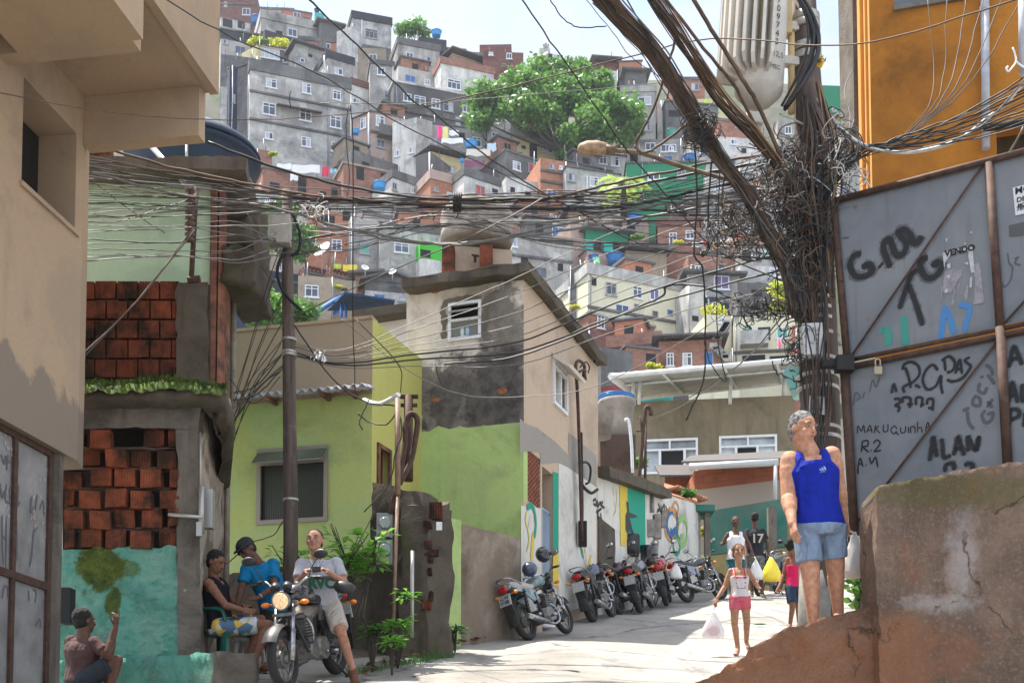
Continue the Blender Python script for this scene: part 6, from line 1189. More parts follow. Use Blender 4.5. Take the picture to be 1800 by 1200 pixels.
strokes([[(1634,810),(1637,790),(1640,768),(1644,785),(1647,803)],[(1636,794),(1646,792)],[(1655,770),(1657,786),(1659,803),(1672,800)],[(1676,800),(1680,784),(1684,767),(1690,784),(1695,800)],[(1678,788),(1692,787)],[(1702,793),(1701,767),(1708,780),(1714,790),(1719,778),(1721,765)],[(1720,768),(1717,793)],[(1661,829),(1663,817),(1676,814),(1677,826)],[(1695,818),(1702,814),(1710,817),(1708,828)]],.034,M_BLACK)
strokes([[(1773,646),(1777,628),(1782,609),(1790,624),(1797,641)],[(1776,632),(1792,628)],[(1771,710),(1775,690),(1779,672),(1785,690),(1789,708)],[(1774,696),(1786,693)],[(1797,674),(1797,702),(1806,700)],[(1774,750),(1776,722),(1789,720),(1791,730),(1777,738)],[(1800,750),(1803,722)]],.034,M_BLACK)
M_SP2=flat('spray_faded',(.065,.068,.07),.7);strokes([[(1732,640),(1742,648),(1745,660)],[(1735,658),(1744,668),(1748,675)],[(1725,660),(1727,664)],[(1722,672),(1720,686),(1730,690),(1735,680)],[(1712,695),(1722,700),(1722,712),(1710,710),(1712,697)],[(1692,722),(1704,716)],[(1700,722),(1703,742),(1712,754)],[(1732,720),(1726,730),(1732,742),(1742,738),(1745,725),(1735,728)],[(1735,705),(1745,716)],[(1745,700),(1735,716)]],.03,M_SP2)
strokes([[(1771,444),(1774,462),(1780,470),(1776,492),(1766,504),(1760,496)],[(1783,455),(1790,452),(1784,462),(1794,466)],[(1500,712),(1504,690),(1512,698),(1504,704)],[(1516,700),(1520,688)],[(1528,690),(1534,668),(1540,680),(1546,662)]],.014,M_SP2)
strokes([[(1556,575),(1562,590),(1560,608)],[(1589,556),(1590,580),(1592,607)],[(1548,578),(1553,582)]],.07,flat('spray_teal',(.03,.22,.17),.7));strokes([[(1661,536),(1657,565),(1653,596)],[(1665,545),(1672,568),(1678,586)],[(1685,535),(1704,540),(1700,562),(1695,583)]],.05,flat('spray_blue',(.04,.17,.38),.7))
M_PAPER=flat('weathered_paper',(.44,.43,.45),.9,nz=.2,scale=20,src='pos');M_PAP2=flat('torn_paper',(.27,.25,.27),.9,nz=.3,scale=20,src='pos')
ps=thing('torn_poster','torn white for-sale poster hanging in shreds on the steel gate','poster',gh_(1680,500));w=MB()
for pts in(((1657,444),(1704,433),(1706,441),(1690,440),(1672,446),(1661,462),(1660,474)),((1703,432),(1710,436),(1713,478),(1707,480),(1702,450)),((1664,466),(1670,462),(1671,470),(1667,473)),((1694,462),(1702,460),(1702,466)),((1664,484),(1670,483),(1669,489),(1665,488)),((1662,508),(1666,507),(1665,515),(1660,514)),((1705,488),(1709,486),(1708,505),(1704,505)),((1662,420),(1666,418),(1664,427)),((1694,428),(1698,426),(1697,430)),((1705,408),(1709,406),(1708,411))):w.poly([gh_(x,y,.007)for x,y in pts])
w.build('paper',M_PAPER,ps);w=MB()
for pts in(((1660,478),(1675,472),(1692,475),(1690,484),(1680,500),(1676,538),(1671,540),(1677,505),(1672,515),(1657,512)),((1684,500),(1688,495),(1682,530)),((1711,465),(1723,460),(1730,532),(1711,536),(1714,500)),((1694,520),(1703,490),(1702,520),(1698,530)),((1654,505),(1657,500),(1656,525),(1653,532))):w.poly([gh_(x,y,.006)for x,y in pts])
w.build('torn_layer',M_PAP2,ps);w=MB();rt=gdr;up=V((0,0,1));add_text(w,'VENDO',gh_(1661,451,.0085),(rt+up*.0).normalized(),up,.075,.004);w.build('print',M_BLACK,ps)
ps=thing('printed_notice','white printed notice cut by the right edge, on the steel gate','notice',gh_(1790,380));w=MB();w.poly([gh_(x,y,.007)for x,y in((1780,330),(1812,322),(1815,372),(1785,379))]);w.build('paper',flat('white_notice',(.55,.55,.56),.9),ps);w=MB()
for s_,x,y,h in(('MO',1784,342,.085),('DE',1787,356,.06),('MO',1789,364,.04),('7897',1787,371,.05)):add_text(w,s_,gh_(x,y,.009),rt,up,h,.002)
w.build('print',M_BLACK,ps);w=MB();w.poly([gh_(x,y,.006)for x,y in((1773,396),(1810,388),(1812,412),(1774,416))]);w.build('old_glue_patch',MATS['spray_faded'],ps)
M_OR=plaster('orange_plaster',(.42,.165,.025),(.09,.04,.015),.5,.5,.5,.9,second=(.40,.15,.022),fine=20);M_ORL=flat('orange_trim',(.62,.29,.055),.8,nz=.12,scale=3,src='pos')
oh=thing('orange_house','tall orange plastered house at the upper right with bright ribbed corner and grey drain pipe','house',at(1650,600,14));O0=at(1531,200,13.6);O1=at(1990,200,12.9);OP=vplane(O0,O1);od=V((O1.x-O0.x,O1.y-O0.y,0)).normalized();Po=lambda u,z,k:V((O0.x,O0.y,0))+od*u+OP.n*k+V((0,0,z));uo=lambda x,y:(OP.hit(x,y)-O0).dot(od)
w=MB();wz=OP.hit(1640,4).z;wall_holes(w,O0,O1,4.75,12.5,.3,[(uo(1572,0),uo(1700,0),wz,12),(uo(1752,260),uo(1985,260),OP.hit(1780,330).z,OP.hit(1780,214).z)]);w.build('front_wall',M_OR,oh)
w=MB();q0=V((O0.x,O0.y,0));bk=V((.10,1,0)).normalized()
for i,(k0_,k1_,dx)in enumerate(((0.002,.12,0),(.12,.17,.03),(.17,.42,-.01),(.42,.47,.03),(.47,.75,0))):a=q0+bk*k0_-V((dx,0,0));b_=q0+bk*(k1_-.004)-V((dx,0,0));w.slab([(a.x,a.y),(b_.x,b_.y),(b_.x+.3+dx,b_.y),(a.x+.25+dx,a.y+(.02 if i==0 else 0))],5.6,12.5)
w.build('ribbed_corner',M_ORL,oh)
w=MB();a=q0+bk*.8;w.slab([(a.x-.05,a.y),(a.x-.05,a.y+.6),(a.x+.3,a.y+1.2),(a.x+.3,a.y)],at(1490,260,15).z,12.5);rough_mesh(w,.02,3);w.build('rear_wall',M_CONC,oh)
w=MB();w.quad(Po(uo(1572,0),wz,-.25),Po(uo(1700,0),wz,-.25),Po(uo(1700,0),12,-.25),Po(uo(1572,0),12,-.25));wf=w.build('window',glass('window_blue_glass',(.10,.13,.18),.2),oh);w=MB();w.hexa([Po(uo(1570,0),wz-.04,.04),Po(uo(1702,0),wz-.04,.04),Po(uo(1702,0),wz-.04,-.2),Po(uo(1570,0),wz-.04,-.2),Po(uo(1570,0),wz+.01,.04),Po(uo(1702,0),wz+.01,.04),Po(uo(1702,0),wz+.01,-.2),Po(uo(1570,0),wz+.01,-.2)]);w.build('sill',M_CONC,wf)
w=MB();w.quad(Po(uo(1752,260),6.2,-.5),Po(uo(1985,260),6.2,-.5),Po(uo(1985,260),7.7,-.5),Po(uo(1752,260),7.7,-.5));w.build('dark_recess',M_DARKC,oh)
w=MB();w.cyl(OP.hit(1731,-30,.09),OP.hit(1733,262,.09),.045,seg=12);w.cyl(OP.hit(1730,12,.09),OP.hit(1731,20,.09),.055,seg=12);w.build('drain_pipe',flat('grey_pvc',(.42,.43,.47),.55,nz=.3,scale=6,src='pos'),oh)
w=MB();w.tube(cat_pts([OP.hit(1732,225,.2),OP.hit(1755,222,.3),OP.hit(1800,214,.4),OP.hit(1850,210,.4)],5),.04,8);w.build('cable_sleeve',M_BLACK,oh)
w=MB();w.cyl(at(1797,-40,10.6),at(1799,130,10.6),.04,seg=8);tag(w.build('grey_post',MATS['grey_pvc'],None,base=at(1799,130,10.6)),'upright grey post at the far right edge in front of the orange house','post')
w=MB();hg=[at(x,y,10.55)for x,y in((1780,84),(1784,95),(1786,108),(1780,118),(1772,126),(1769,120),(1772,117))];w.tube(cat_pts(hg,4),.008,6);w.tube(cat_pts([at(x,y,10.55)for x,y in((1786,108),(1795,116),(1806,122))],4),.009,6);tag(w.build('clothes_hanger',M_WHITE,None,base=hg[3]),'white plastic clothes hanger dangling before the orange wall','hanger')
for lb_,px,py,Yb,mt,wd in(('green leafy shrub behind the ledge right of the man in blue',1508,1030,10.9,M_LF,44),('light green sprig under the steel gate',1518,985,10.9,M_LF,18)):
 o=thing('shrub',lb_,'plant',at(px,1060,Yb));w=MB();random.seed(px)
 for i in range(70 if wd>30 else 22):
  c_=at(px+random.uniform(-wd/2,wd/2),py+random.uniform(-34,34)*(1 if wd>30 else .8),Yb+random.uniform(-.1,.2));d=V((random.gauss(0,1),random.gauss(0,.6),random.gauss(.2,.6))).normalized();s_=d.cross(V((random.random(),random.random(),random.random()))).normalized();L_=random.uniform(.07,.13);w.poly([c_-d*L_*.5,c_+s_*L_*.28,c_+d*L_*.6,c_-s_*L_*.28])
 w.build('leaves',mt,o);w=MB()
 for i in range(4):w.tube([at(px,1070,Yb+.1),at(px+random.uniform(-wd/2.5,wd/2.5),py-20,Yb+.05)],.006,5)
 w.build('stem',MATS['bark'],o)
w=MB();w.box(at(1525,1040,11.0)+V((.05,0,-.1)),(.25,.3,.9));rough_mesh(w,.01,4);tag(w.build('kerb_block',M_CONC,None,base=at(1520,1085,11)),'grey concrete block behind the ledge beside the shrub','block')
M_POLE=None
t=NT('pole_wood');P=t.pos((9,9,.7));f=t.noise(P,1.6,8,.7,.3);f2=t.noise(t.pos(),5,6,.7);c=t.mix(t.ramp(f,.35,.68),(.045,.032,.026),(.15,.11,.09));c=t.mix(t.math('MULTIPLY',t.ramp(f2,.55,.7),.4),c,(.24,.20,.17));t.l(c,t.b.inputs['Base Color']);t.b.inputs['Roughness'].default_value=.9;t.bump(f,.5,.02);M_POLE=t.m
YP=11.9;pl_=thing('utility_pole','massive dark utility pole smothered in cables at the right','utility pole',at(1443,1085,YP));w=MB();s=YP/FPX
w.tube([at(1443,1130,YP),at(1443,1000,YP),at(1442,800,YP),at(1438,560,YP),at(1430,330,YP),at(1417,120,YP),at(1410,-60,YP)],[40*s,39*s,37*s,33*s,30*s,25*s,21*s],20);w.build('shaft',M_POLE,pl_)
w=MB();M_BAND=flat('galvanised_band',(.48,.46,.42),.45,.5,nz=.3,scale=12,src='pos')
w=MB();M_BOOT=flat('concrete_boot',(.30,.29,.26),.9,nz=.5,scale=5,src='pos');w.tube([at(1436,1140,YP-.05),at(1437,1060,YP-.05),at(1438,975,YP-.02)],[34*s,34*s,31*s],16);w.build('boot',M_BOOT,pl_)
for y in(42,56,96,112,516,534,552,570,596,640,668,690,760,776):w=MB();k_=lerp(24,36,min(1,y/700));c_=at(lerp(1413,1442,min(1,y/800)),y,YP);w.lathe([((k_+.8)*s,0),((k_+2.2)*s,0),((k_+2.2)*s,.035 if y>150 else .07),((k_+.8)*s,.035 if y>150 else .07)],c_,20);w.build('band',M_BAND,pl_)
YT=11.7;tr=thing('transformer','weathered white transformer with cooling fins hanging on the utility pole','transformer',at(1330,165,YT));s=YT/FPX;M_TR=plaster('transformer_paint',(.62,.57,.50),(.25,.20,.16),.2,.35,.1,1.5,second=(.50,.47,.42));M_TRY=flat('transformer_ochre',(.62,.45,.22),.6,nz=.3,scale=5,src='pos')
cT=at(1333,165,YT);ax=V((-.02,0,1)).normalized();M=Matrix.Rotation(radians(4),3,'Y');w=MB();w.lathe([(.01,-.14),(.13,-.10),(.225,0),(.235,.03),(.235,1.3)],cT,28,M);w.build('tank',M_TR,tr);w=MB()
for i in range(9):
 an=radians(172+i*13);d=V((cos(an),sin(an),0));sd_=V((-d.y,d.x,0));r0,r1=.22,.41;z0_,z1_=.10+.03*(i%2),1.3
 prof=[(r0,z0_-.02),(r1-.05,z0_),(r1,z0_+.07),(r1,z1_),(r0,z1_)];wf_=MB();wf_.extr([cT+M@(d*r+sd_*.016+V((0,0,z)))for r,z in prof],M@(sd_*-.032));wf_.build('cooling_fin',M_TR,tr)
w=MB();w.tube([cT+M@V((-.04,-.238,.9)),cT+M@V((-.045,-.25,.5)),cT+M@V((-.03,-.238,.28))],.02,8);w.build('ochre_pipe',M_TRY,tr)
w=MB();rt=V((.9,.42,0)).normalized();up=M@V((0,0,1));nT=V((.42,-.9,0)).normalized()
for i,ch in enumerate('L709743'):add_text(w,ch,cT+M@(nT*.243)+rt*(-.01)+up*(.86-i*.082),rt,up,.085,.0)
add_text(w,'112,5',cT+nT*.245-rt*.07+up*.24,rt,up,.075,0);add_text(w,'MEC',cT+nT*.245-rt*.05+up*.12,rt,up,.06,0);w.build('stencilled_number',M_BLACK,tr)
w=MB();
for y in(46,107):a=at(1362,y,YT+.05);b_=at(1408,y+4,YP-.05);w.hexa([a+V((0,-.04,-.04)),b_+V((0,-.04,-.04)),b_+V((0,.04,-.04)),a+V((0,.04,-.04)),a+V((0,-.04,.04)),b_+V((0,-.04,.04)),b_+V((0,.04,.04)),a+V((0,.04,.04))])
w.build('bracket',M_TR,tr)
w=MB();a=at(1384,20,YP-.1);w.box(at(1381,20,YP-.1),(.10,.12,.5));w.cyl(at(1391,60,YP-.1),at(1391,200,YP-.05),.035,seg=8);w.build('side_box',M_TRY,tr)
w=MB();w.poly([at(1431,105,YP-.3),at(1448,97,YP-.35),at(1446,104,YP-.35),at(1450,108,YP-.35),at(1444,120,YP-.33),at(1432,116,YP-.3)]);w2=w;o=w.build('warning_tag',flat('warning_yellow',(.75,.42,.05),.6),pl_);w=MB();add_text(w,'NOV',at(1433,113,YP-.33)-V((0,.012,0)),V((.96,0,.2)).normalized(),V((-.2,0,.96)).normalized(),.05,.002);w.build('print',M_BLACK,o)
mb_=thing('meter_box','white metal box with stencilled letters strapped to the cable pole','box',at(1427,627,YP-.35));w=MB();M=Matrix.Rotation(radians(-3),3,'Y');w.box(at(1427,599,YP-.32),(.19,.12,.30),M);w.build('case',flat('box_white',(.60,.60,.58),.5,nz=.15,scale=9,src='pos'),mb_)
w=MB();o_=at(1414,588,YP-.385);add_text(w,'NCEU',o_+V((.0,0,.035)),V((1,0,0)),V((0,0,1)),.05,0)
for i in range(4):add_text(w,'8 516'[i],o_+V((.0,0,-.03-.045*i)),V((1,0,0)),V((0,0,1)),.035,0);add_text(w,'B6A0'[i],o_+V((.11,0,-.01-.045*i)),V((1,0,0)),V((0,0,1)),.035,0)
add_text(w,'2G',o_+V((.045,0,-.09)),V((1,0,0)),V((0,0,1)),.035,0);w.build('stencil',MATS['spray_faded'],mb_)
w=MB();w.lathe([(17*s,0),(17*s,.012)],at(1400,100,5),4);
nt=thing('paper_notice','small white printed notice stuck on the pole above the man in blue','notice',at(1436,727,YP-.25));w=MB();w.quad(at(1421,724,YP-.245),at(1450,729,YP-.245),at(1449,697,YP-.225),at(1423,695,YP-.225));w.build('paper',flat('notice_paper',(.62,.62,.60),.9),nt);w=MB()
for i,s_ in enumerate(('8-16','','','3229')):
 if s_:add_text(w,s_,at(1432,704+i*6,YP-.25),V((1,0,0)),V((0,0,1)),.04,0)
 else:
  for k_ in(0,2.6):w.quad(at(1425,704.8+i*6+k_,YP-.25),at(1446,705.2+i*6+k_,YP-.25),at(1446,704+i*6+k_,YP-.25),at(1425,703.6+i*6+k_,YP-.25))
w.build('print',MATS['spray_grey'],nt)
tb_=thing('turquoise_tub','pale turquoise plastic tub wedged behind the pole','tub',at(1412,697,YP+.5));w=MB();M=Matrix.Rotation(radians(-8),3,'Y');w.lathe([(.10,0),(.15,.24),(.155,.26),(.165,.265),(.165,.285)],at(1412,697,YP+.4),20,M);w.build('tub',flat('pale_turquoise',(.22,.50,.50),.5),tb_)
w=MB();a,b_=at(1400,720,YP+.6),at(1424,720,YP+.6);w.slab([(a.x,a.y),(b_.x,b_.y),(b_.x,b_.y+.2),(a.x,a.y+.2)],at(1400,1000,YP+.6).z-.3,at(1400,699,YP+.6).z)
sl=thing('street_lamp','rusty cobra-head street lamp on a long curved arm left of the pole','street lamp',at(1395,322,12.3));w=MB();YL=12.6;arm=cat_pts([at(1064,262,YL),at(1085,265,YL),at(1130,270,YL),at(1200,293,YL),at(1290,318,YL-.2),at(1400,345,YP)],6);w.tube(arm,.023,8);w.tube([at(1062,261,YL),at(1082,265,YL)],.042,8);w.build('arm',flat('lamp_arm_rust',(.22,.15,.10),.7,.2,nz=.5,scale=8,src='pos'),sl)
w=MB();w.smooth=True;cL=at(1041,258,YL);prof=[(-.15,.035,.03),(-.13,.07,.055),(-.05,.085,.085),(.06,.082,.085),(.125,.07,.07),(.145,.045,.045)];k0=len(w.v)
for x,rw,h in prof:
 for j in range(12):a_=2*pi*j/12;w.v.append(tuple(cL+V((x,rw*cos(a_),h*max(0,sin(a_))+(-.045+.02*sin(a_)if sin(a_)<=0 else-.03)))))
for i in range(len(prof)-1):
 for j in range(12):a=k0+i*12+j;b_=k0+i*12+(j+1)%12;w.face((a,b_,b_+12,a+12))
w.face([k0+j for j in range(12)][::-1]);w.face([k0+(len(prof)-1)*12+j for j in range(12)]);w.build('lamp_head',flat('lamp_head_paint',(.48,.35,.22),.7,nz=.5,scale=14,src='pos',dark=(.22,.13,.08)),sl)
w=MB();w.ell(cL+V((-.02,0,-.045)),(.11,.06,.02));w.build('lens',flat('lamp_lens',(.35,.30,.20),.3),sl)
YM=15.0;mp=thing('wooden_pole','slim dark wooden pole with concrete box in front of the green house','utility pole',on_g(510,YM));s=YM/FPX;w=MB();w.tube([at(511,1120,YM),at(511,900,YM),at(508,640,YM),at(505,440,YM),at(505,335,YM)],[13.5*s,13*s,11.5*s,10*s,9.5*s],14);w.build('shaft',M_POLE,mp)
w=MB();p=at(490,402,YM-.15);w.box(at(492,405,YM-.13),(.26,.16,.36));w.build('concrete_box',flat('box_concrete',(.42,.39,.34),.9,nz=.4,scale=6,src='pos'),mp)
for y in(600,622,627,881):w=MB();w.lathe([(12.6*s,0),(14*s,0),(14*s,.03),(12.6*s,.03)],at(lerp(508,511,(y-600)/280),y,YM),14);w.build('band',M_BAND,mp)
w=MB();w.tube(cat_pts([at(500,440,YM-.1),at(488,470,YM-.15),at(492,500,YM-.15),at(508,525,YM-.12),at(530,545,YM-.1)],5),.02,6);w.tube(cat_pts([at(514,375,YM-.1),at(527,410,YM-.1),at(525,440,YM-.1),at(512,450,YM-.1)],5),.02,6);w.tube(cat_pts([at(486,900,YM),at(512,905,YM)],2),.0,3);w.build('cable_drop',M_BLACK,mp)
w=MB();random.seed(3)
for i in range(40):c_=at(562+random.gauss(0,6),627+random.gauss(0,4),YM-.1);r=.035;w.poly([c_+V((random.uniform(-r,r),random.uniform(-r,r),random.uniform(-r,r)))for _ in range(3)])
tag(w.build('plastic_scrap',M_WHITE,None,base=at(562,627,YM-.1)),'scrap of white plastic caught on the cables beside the wooden pole','plastic bag')
ir=thing('insulator_rack','rusty insulator rack on a thin steel post against the mint wall','insulator',at(338,492,13.6));w=MB();w.cyl(at(336,495,13.6),at(345,330,13.6),.03,seg=8);w.cyl(at(330,492,13.6),at(352,490,13.6),.04,seg=6);w.build('post',M_RUST,ir);w=MB();prof=[]
for i in range(10):prof+=[(.02,i*.062),(.055,i*.062+.012),(.055,i*.062+.03),(.02,i*.062+.045)]
w.lathe(prof,at(333,425,13.5),14);w.build('insulator',flat('insulator_brown',(.10,.05,.04),.35),ir)
M_CB=flat('cable_black',(.018,.017,.017),.55);M_CG=flat('cable_grey',(.15,.14,.13),.5,nz=.3,scale=30,src='pos');M_CR=flat('cable_brown',(.12,.072,.046),.75,nz=.5,scale=6,src='pos');M_CW=flat('cable_white',(.60,.58,.55),.5,nz=.25,scale=12,src='pos');M_CU=flat('cable_blue',(.06,.14,.30),.5)
random.seed(31)
def cable(label,pts,rpx,mat,n=10,wob=.012,group='overhead cables',Y=13.0):
 P=[at(p[0],p[1],p[2]if len(p)>2 else Y)for p in pts];C_=cat_pts(P,n)if len(P)>2 else[P[0].lerp(P[1],i/12)-V((0,0,4*sin(pi*i/12)*.04))for i in range(13)]
 sd=random.random()*50
 C_=[c+V((mnoise.noise(V((i*.5,sd,0))),mnoise.noise(V((i*.5,sd,3))),mnoise.noise(V((i*.5,sd,7)))))*wob for i,c in enumerate(C_)]
 Ym=sum(p.y for p in P)/len(P);w=MB();w.tube(C_,rpx*Ym/FPX/2,5);o=w.build('cable',mat,None,base=P[0]);tag(o,label,'cable',group);return o
ORD=['topmost','second','third','fourth','fifth','sixth','seventh','eighth','ninth','tenth','eleventh','twelfth','thirteenth','fourteenth','fifteenth','sixteenth','seventeenth','eighteenth','nineteenth','twentieth','twenty-first','twenty-second','twenty-third','twenty-fourth','twenty-fifth','twenty-sixth']
CN={M_CB.name:'black',M_CG.name:'grey',M_CR.name:'brown',M_CW.name:'white'}
def ranked(items,fmt,n,wob,group):
 items.sort(key=lambda t_:t_[0])
 for i,(k_,P_,r_,m_)in enumerate(items):cable(fmt%(CN[m_.name],ORD[i]),P_,r_,m_,n,wob,group)
random.seed(12);IT=[]
for i in range(25):
 yl=275+i*5.2+random.uniform(-1,1);ym=352+random.gauss(0,8)if i%3 else 374+random.gauss(0,12);yr=random.uniform(262,400)
 IT.append((yl,[(132,yl-4,12.8),(330,lerp(yl,ym,.42)+random.uniform(-5,5),13.4),(560,lerp(yl,ym,.86)+random.uniform(-3,5),13.6),(800,ym,13.6),(1010,ym-2+random.uniform(-8,10),13.2),(1210,lerp(ym,yr,.5)+2+random.uniform(-5,8),12.7),(1400,yr-14,12.0)],random.choice((1.3,1.5,1.8,2.2)),random.choice((M_CB,M_CB,M_CG,M_CG,M_CR))))
ranked(IT,'thin %s cable of the street sheaf, %s where it leaves the left buildings',8,.02,'sheaf of cables across the street')
w=MB()
for i in range(5):c_=at(798+i*3,356,13.55);w.tube([c_+V((.004*sin(a_),.09*cos(a_),.10*sin(a_)))for a_ in[k*pi/6 for k in range(13)]],.008,5)
w.tube(cat_pts([at(803,366,13.5),at(806,372,13.5),at(804,380,13.5),at(800,384,13.5)],3),.008,5);tag(w.build('cable_tie',M_CB,None,base=at(800,356,13.5)),'wire lashing that ties the sheaf of cables in mid-street','cable tie')
for lb_,x0,w0 in(('thick',0,0),):
 for j,(pts,r,m)in enumerate([([(148,250,12.8),(310,296,13.3),(470,330,13.5),(620,352,13.6),(800,358,13.6),(960,348,13.3),(1100,318,13),(1240,288,12.6),(1400,262,12)],4.6,M_CR),([(366,250,13.2),(480,292,13.4),(620,330,13.5),(800,352,13.6),(900,350,13.4),(1020,345,13.2),(1150,318,12.9),(1400,275,12)],5,M_CB),([(620,348,13.6),(800,366,13.6),(960,366,13.3),(1100,362,13),(1250,330,12.6),(1400,300,12)],4.4,M_CB),([(600,400,13.5),(760,428,13.6),(850,425,13.5),(960,400,13.3),(1100,372,13),(1250,345,12.6),(1400,320,12)],4.6,M_CG),([(148,300,12.8),(330,345,13.4),(480,365,13.5),(600,400,13.5),(700,424,13.6),(800,428,13.6),(960,410,13.3),(1200,370,12.8),(1400,335,12)],4.5,M_CG)]):
  cable(['thick brown trunk cable sagging across the whole street','thick black trunk cable starting at the balcony beam','black trunk cable just under the tie','heavy pale cable hanging lowest below the tie','pale twisted cable running from the mint wall below the sheaf'][j],pts,r,m,10,.015)
B_=[('taut dark cable falling from the top edge towards the mid-hill',[(535,-8,9),(640,92,11),(730,180,12),(752,190,12.4),(850,270,13),(960,342,13.2),(1010,368,13.2),(1130,430,13),(1260,450,12.6),(1400,455,12)],3,M_CB),('dark cable from the overhang corner down to the sheaf',[(280,-8,9),(400,62,10),(560,130,11),(700,215,12),(850,290,12.8),(955,342,13.2)],2.2,M_CB),('thin cable crossing in front of the tan beam',[(-10,162,9),(180,196,10),(380,211,11),(560,205,12),(745,188,12.4)],1.8,M_CR),('twisted pale cable rising over the big tree',[(745,188,12.4),(900,152,12.2),(1100,102,12),(1250,68,11.5),(1500,78,10),(1820,-10,8.5)],2.6,M_CR),('thin pale wire over the big tree below the twisted one',[(560,181,12.4),(745,182,12.4),(950,165,12.2),(1170,145,12),(1300,130,12)],1.4,M_CG),('dark cable falling from the sky left of the street lamp',[(912,-8,10),(1000,118,11),(1100,262,12),(1180,352,12.4),(1260,440,12.4),(1390,500,12)],2.6,M_CB),('short dark cable loop hanging in the sky',[(962,-8,11),(990,32,11.2),(1020,48,11.3),(1066,46,11.5)],2.2,M_CB),('thin wire from the sky to the cable bundle',[(1024,-8,11),(1075,55,11.2),(1110,100,11.5),(1180,150,11.6)],1.4,M_CB),('long pale wire from the road sign height across the hill',[(960,345,13.2),(860,400,13.4),(700,470,14),(510,560,15)],2.4,M_CG),('dark wire draped on the wooden pole towards the left',[(500,560,15),(450,650,14.8),(405,745,14.5)],2.0,M_CB)]
for lb_,p_,r_,m_ in B_:cable(lb_,p_,r_,m_,8)
F=[(486,300),(514,340),(548,372),(570,400),(590,416),(600,440),(618,470),(640,500)]
for i,(ym,yr)in enumerate(F):
 th_=i in(5,6);cable('%s wire of the fan rising over the beige house, %s at the house corner'%('thick dark' if th_ else 'thin',ORD[i]),[(512,602+i*3.2,15),(600,618+i*4-(18-ym*.03 if i<3 else 0),15),(730,lerp(622,ym,.42)+i*2,15),(912,ym,14.6),(1060,lerp(ym,yr,.42)+8,14),(1230,lerp(ym,yr,.75)+4,13),(1396,yr,12)],3.4 if th_ else 1.7,M_CB if th_ or i%3==2 else M_CG,8,.01,'fan of wires over the beige house')
cable('black cable bending up over the cream house',[(780,640,14.8),(900,628,14.7),(1010,590,14.4),(1120,540,14),(1165,520,13.6),(1170,505,13.5),(1195,500,13.3),(1240,505,13),(1300,530,12.6)],4,M_CB,8);cable('thin sagging wire between the lower walls',[(600,560,15),(700,640,15.2),(800,690,15.5),(900,698,15.5),(1040,680,15),(1200,600,14),(1390,470,12.2)],1.6,M_CG,8)
random.seed(14);IT=[]
for i in range(14):x0=500+random.uniform(-8,6);y0=(425,436,520,530,597,604,611,618,625,632,639,646,653,660)[i];IT.append((y0,[(x0,y0,15),(lerp(x0,400,.5)+random.uniform(-4,4),lerp(y0,760,.45)+random.uniform(-16,10),14.9),(random.uniform(402,416),random.uniform(650,800),14.8)],random.choice((1.4,1.8,2.4)),random.choice((M_CB,M_CB,M_CR))))
ranked(IT,'%s wire falling left from the wooden pole, %s at the pole',6,.012,'wires falling left from the wooden pole');IT=[]
for i in range(9):y0=396+i*8;IT.append((y0,[(140,y0,13),(300,y0+random.uniform(-14,8),13.4),(420,y0+random.uniform(-12,10),14),(505,random.uniform(400,450),14.9),(640,random.uniform(400,440),14.4),(790,random.uniform(365,400),13.8),(980,random.uniform(385,440),13.4),(1390,random.uniform(380,470),12.2)],random.choice((1.4,1.7,2.2)),random.choice((M_CG,M_CB,M_CG))))
ranked(IT,'%s wire from the mint wall past the wooden pole, %s at the mint wall',7,.02,'wires from the mint wall over the street')
for a in[('stay wire falling over the brick wall from the insulator',[(345,400,13.4),(240,530,13),(139,628,12.6)],3.0,M_CR),('second stay wire over the brick wall',[(340,402,13.4),(236,534,13),(139,636,12.6)],2.0,M_CB),('thin wire on the mint wall',[(146,305,13),(230,370,13.3),(290,410,13.5)],1.6,M_CB),('curling wire on the mint wall',[(148,390,13),(205,390,13.2),(265,372,13.3),(335,350,13.5)],1.6,M_CB),('thin drop wire hanging in front of the hill on the left',[(612,185,13),(608,240,13),(614,300,13),(610,345,13)],2.0,M_CB),('long drop wire beside the thin one',[(616,185,13),(621,270,13.2),(620,500,14),(624,700,15.4)],2.0,M_CB),('short hooked wire on the upper left cable',[(511,158,12),(509,175,12),(511,190,12)],2.0,M_CB),('black drop wire ending near the service post',[(625,560,15),(700,640,15),(705,690,15)],2.0,M_CB),('sagging cable from the wooden pole to the service post',[(510,560,15),(580,660,15),(640,705,15),(690,712,14.9),(698,720,14.9)],3.0,M_CB),('grey cable wandering over the green wall',[(700,720,14.9),(680,745,15),(650,742,15.2),(628,726,15.2)],2.6,M_CB),('small black plug hanging from a wire on the green wall',[(650,700,15.6),(640,720,15.6),(632,742,15.6),(637,755,15.6)],2.4,M_CB),('loose cable below the green window',[(498,915,15),(480,940,15),(440,955,14),(400,990,13.4)],2.2,M_CR),('cable falling beside the meters on the post',[(700,712,14.9),(706,760,14.8),(694,800,14.8),(684,850,14.9),(640,900,15)],2.4,M_CB),('loose loop of wire left of the service mast',[(765,640,15.4),(772,665,15.4),(783,682,15.4)],2.4,M_CB)]:cable(a[0],a[1],a[2],a[3],7,.01,'loose wires')
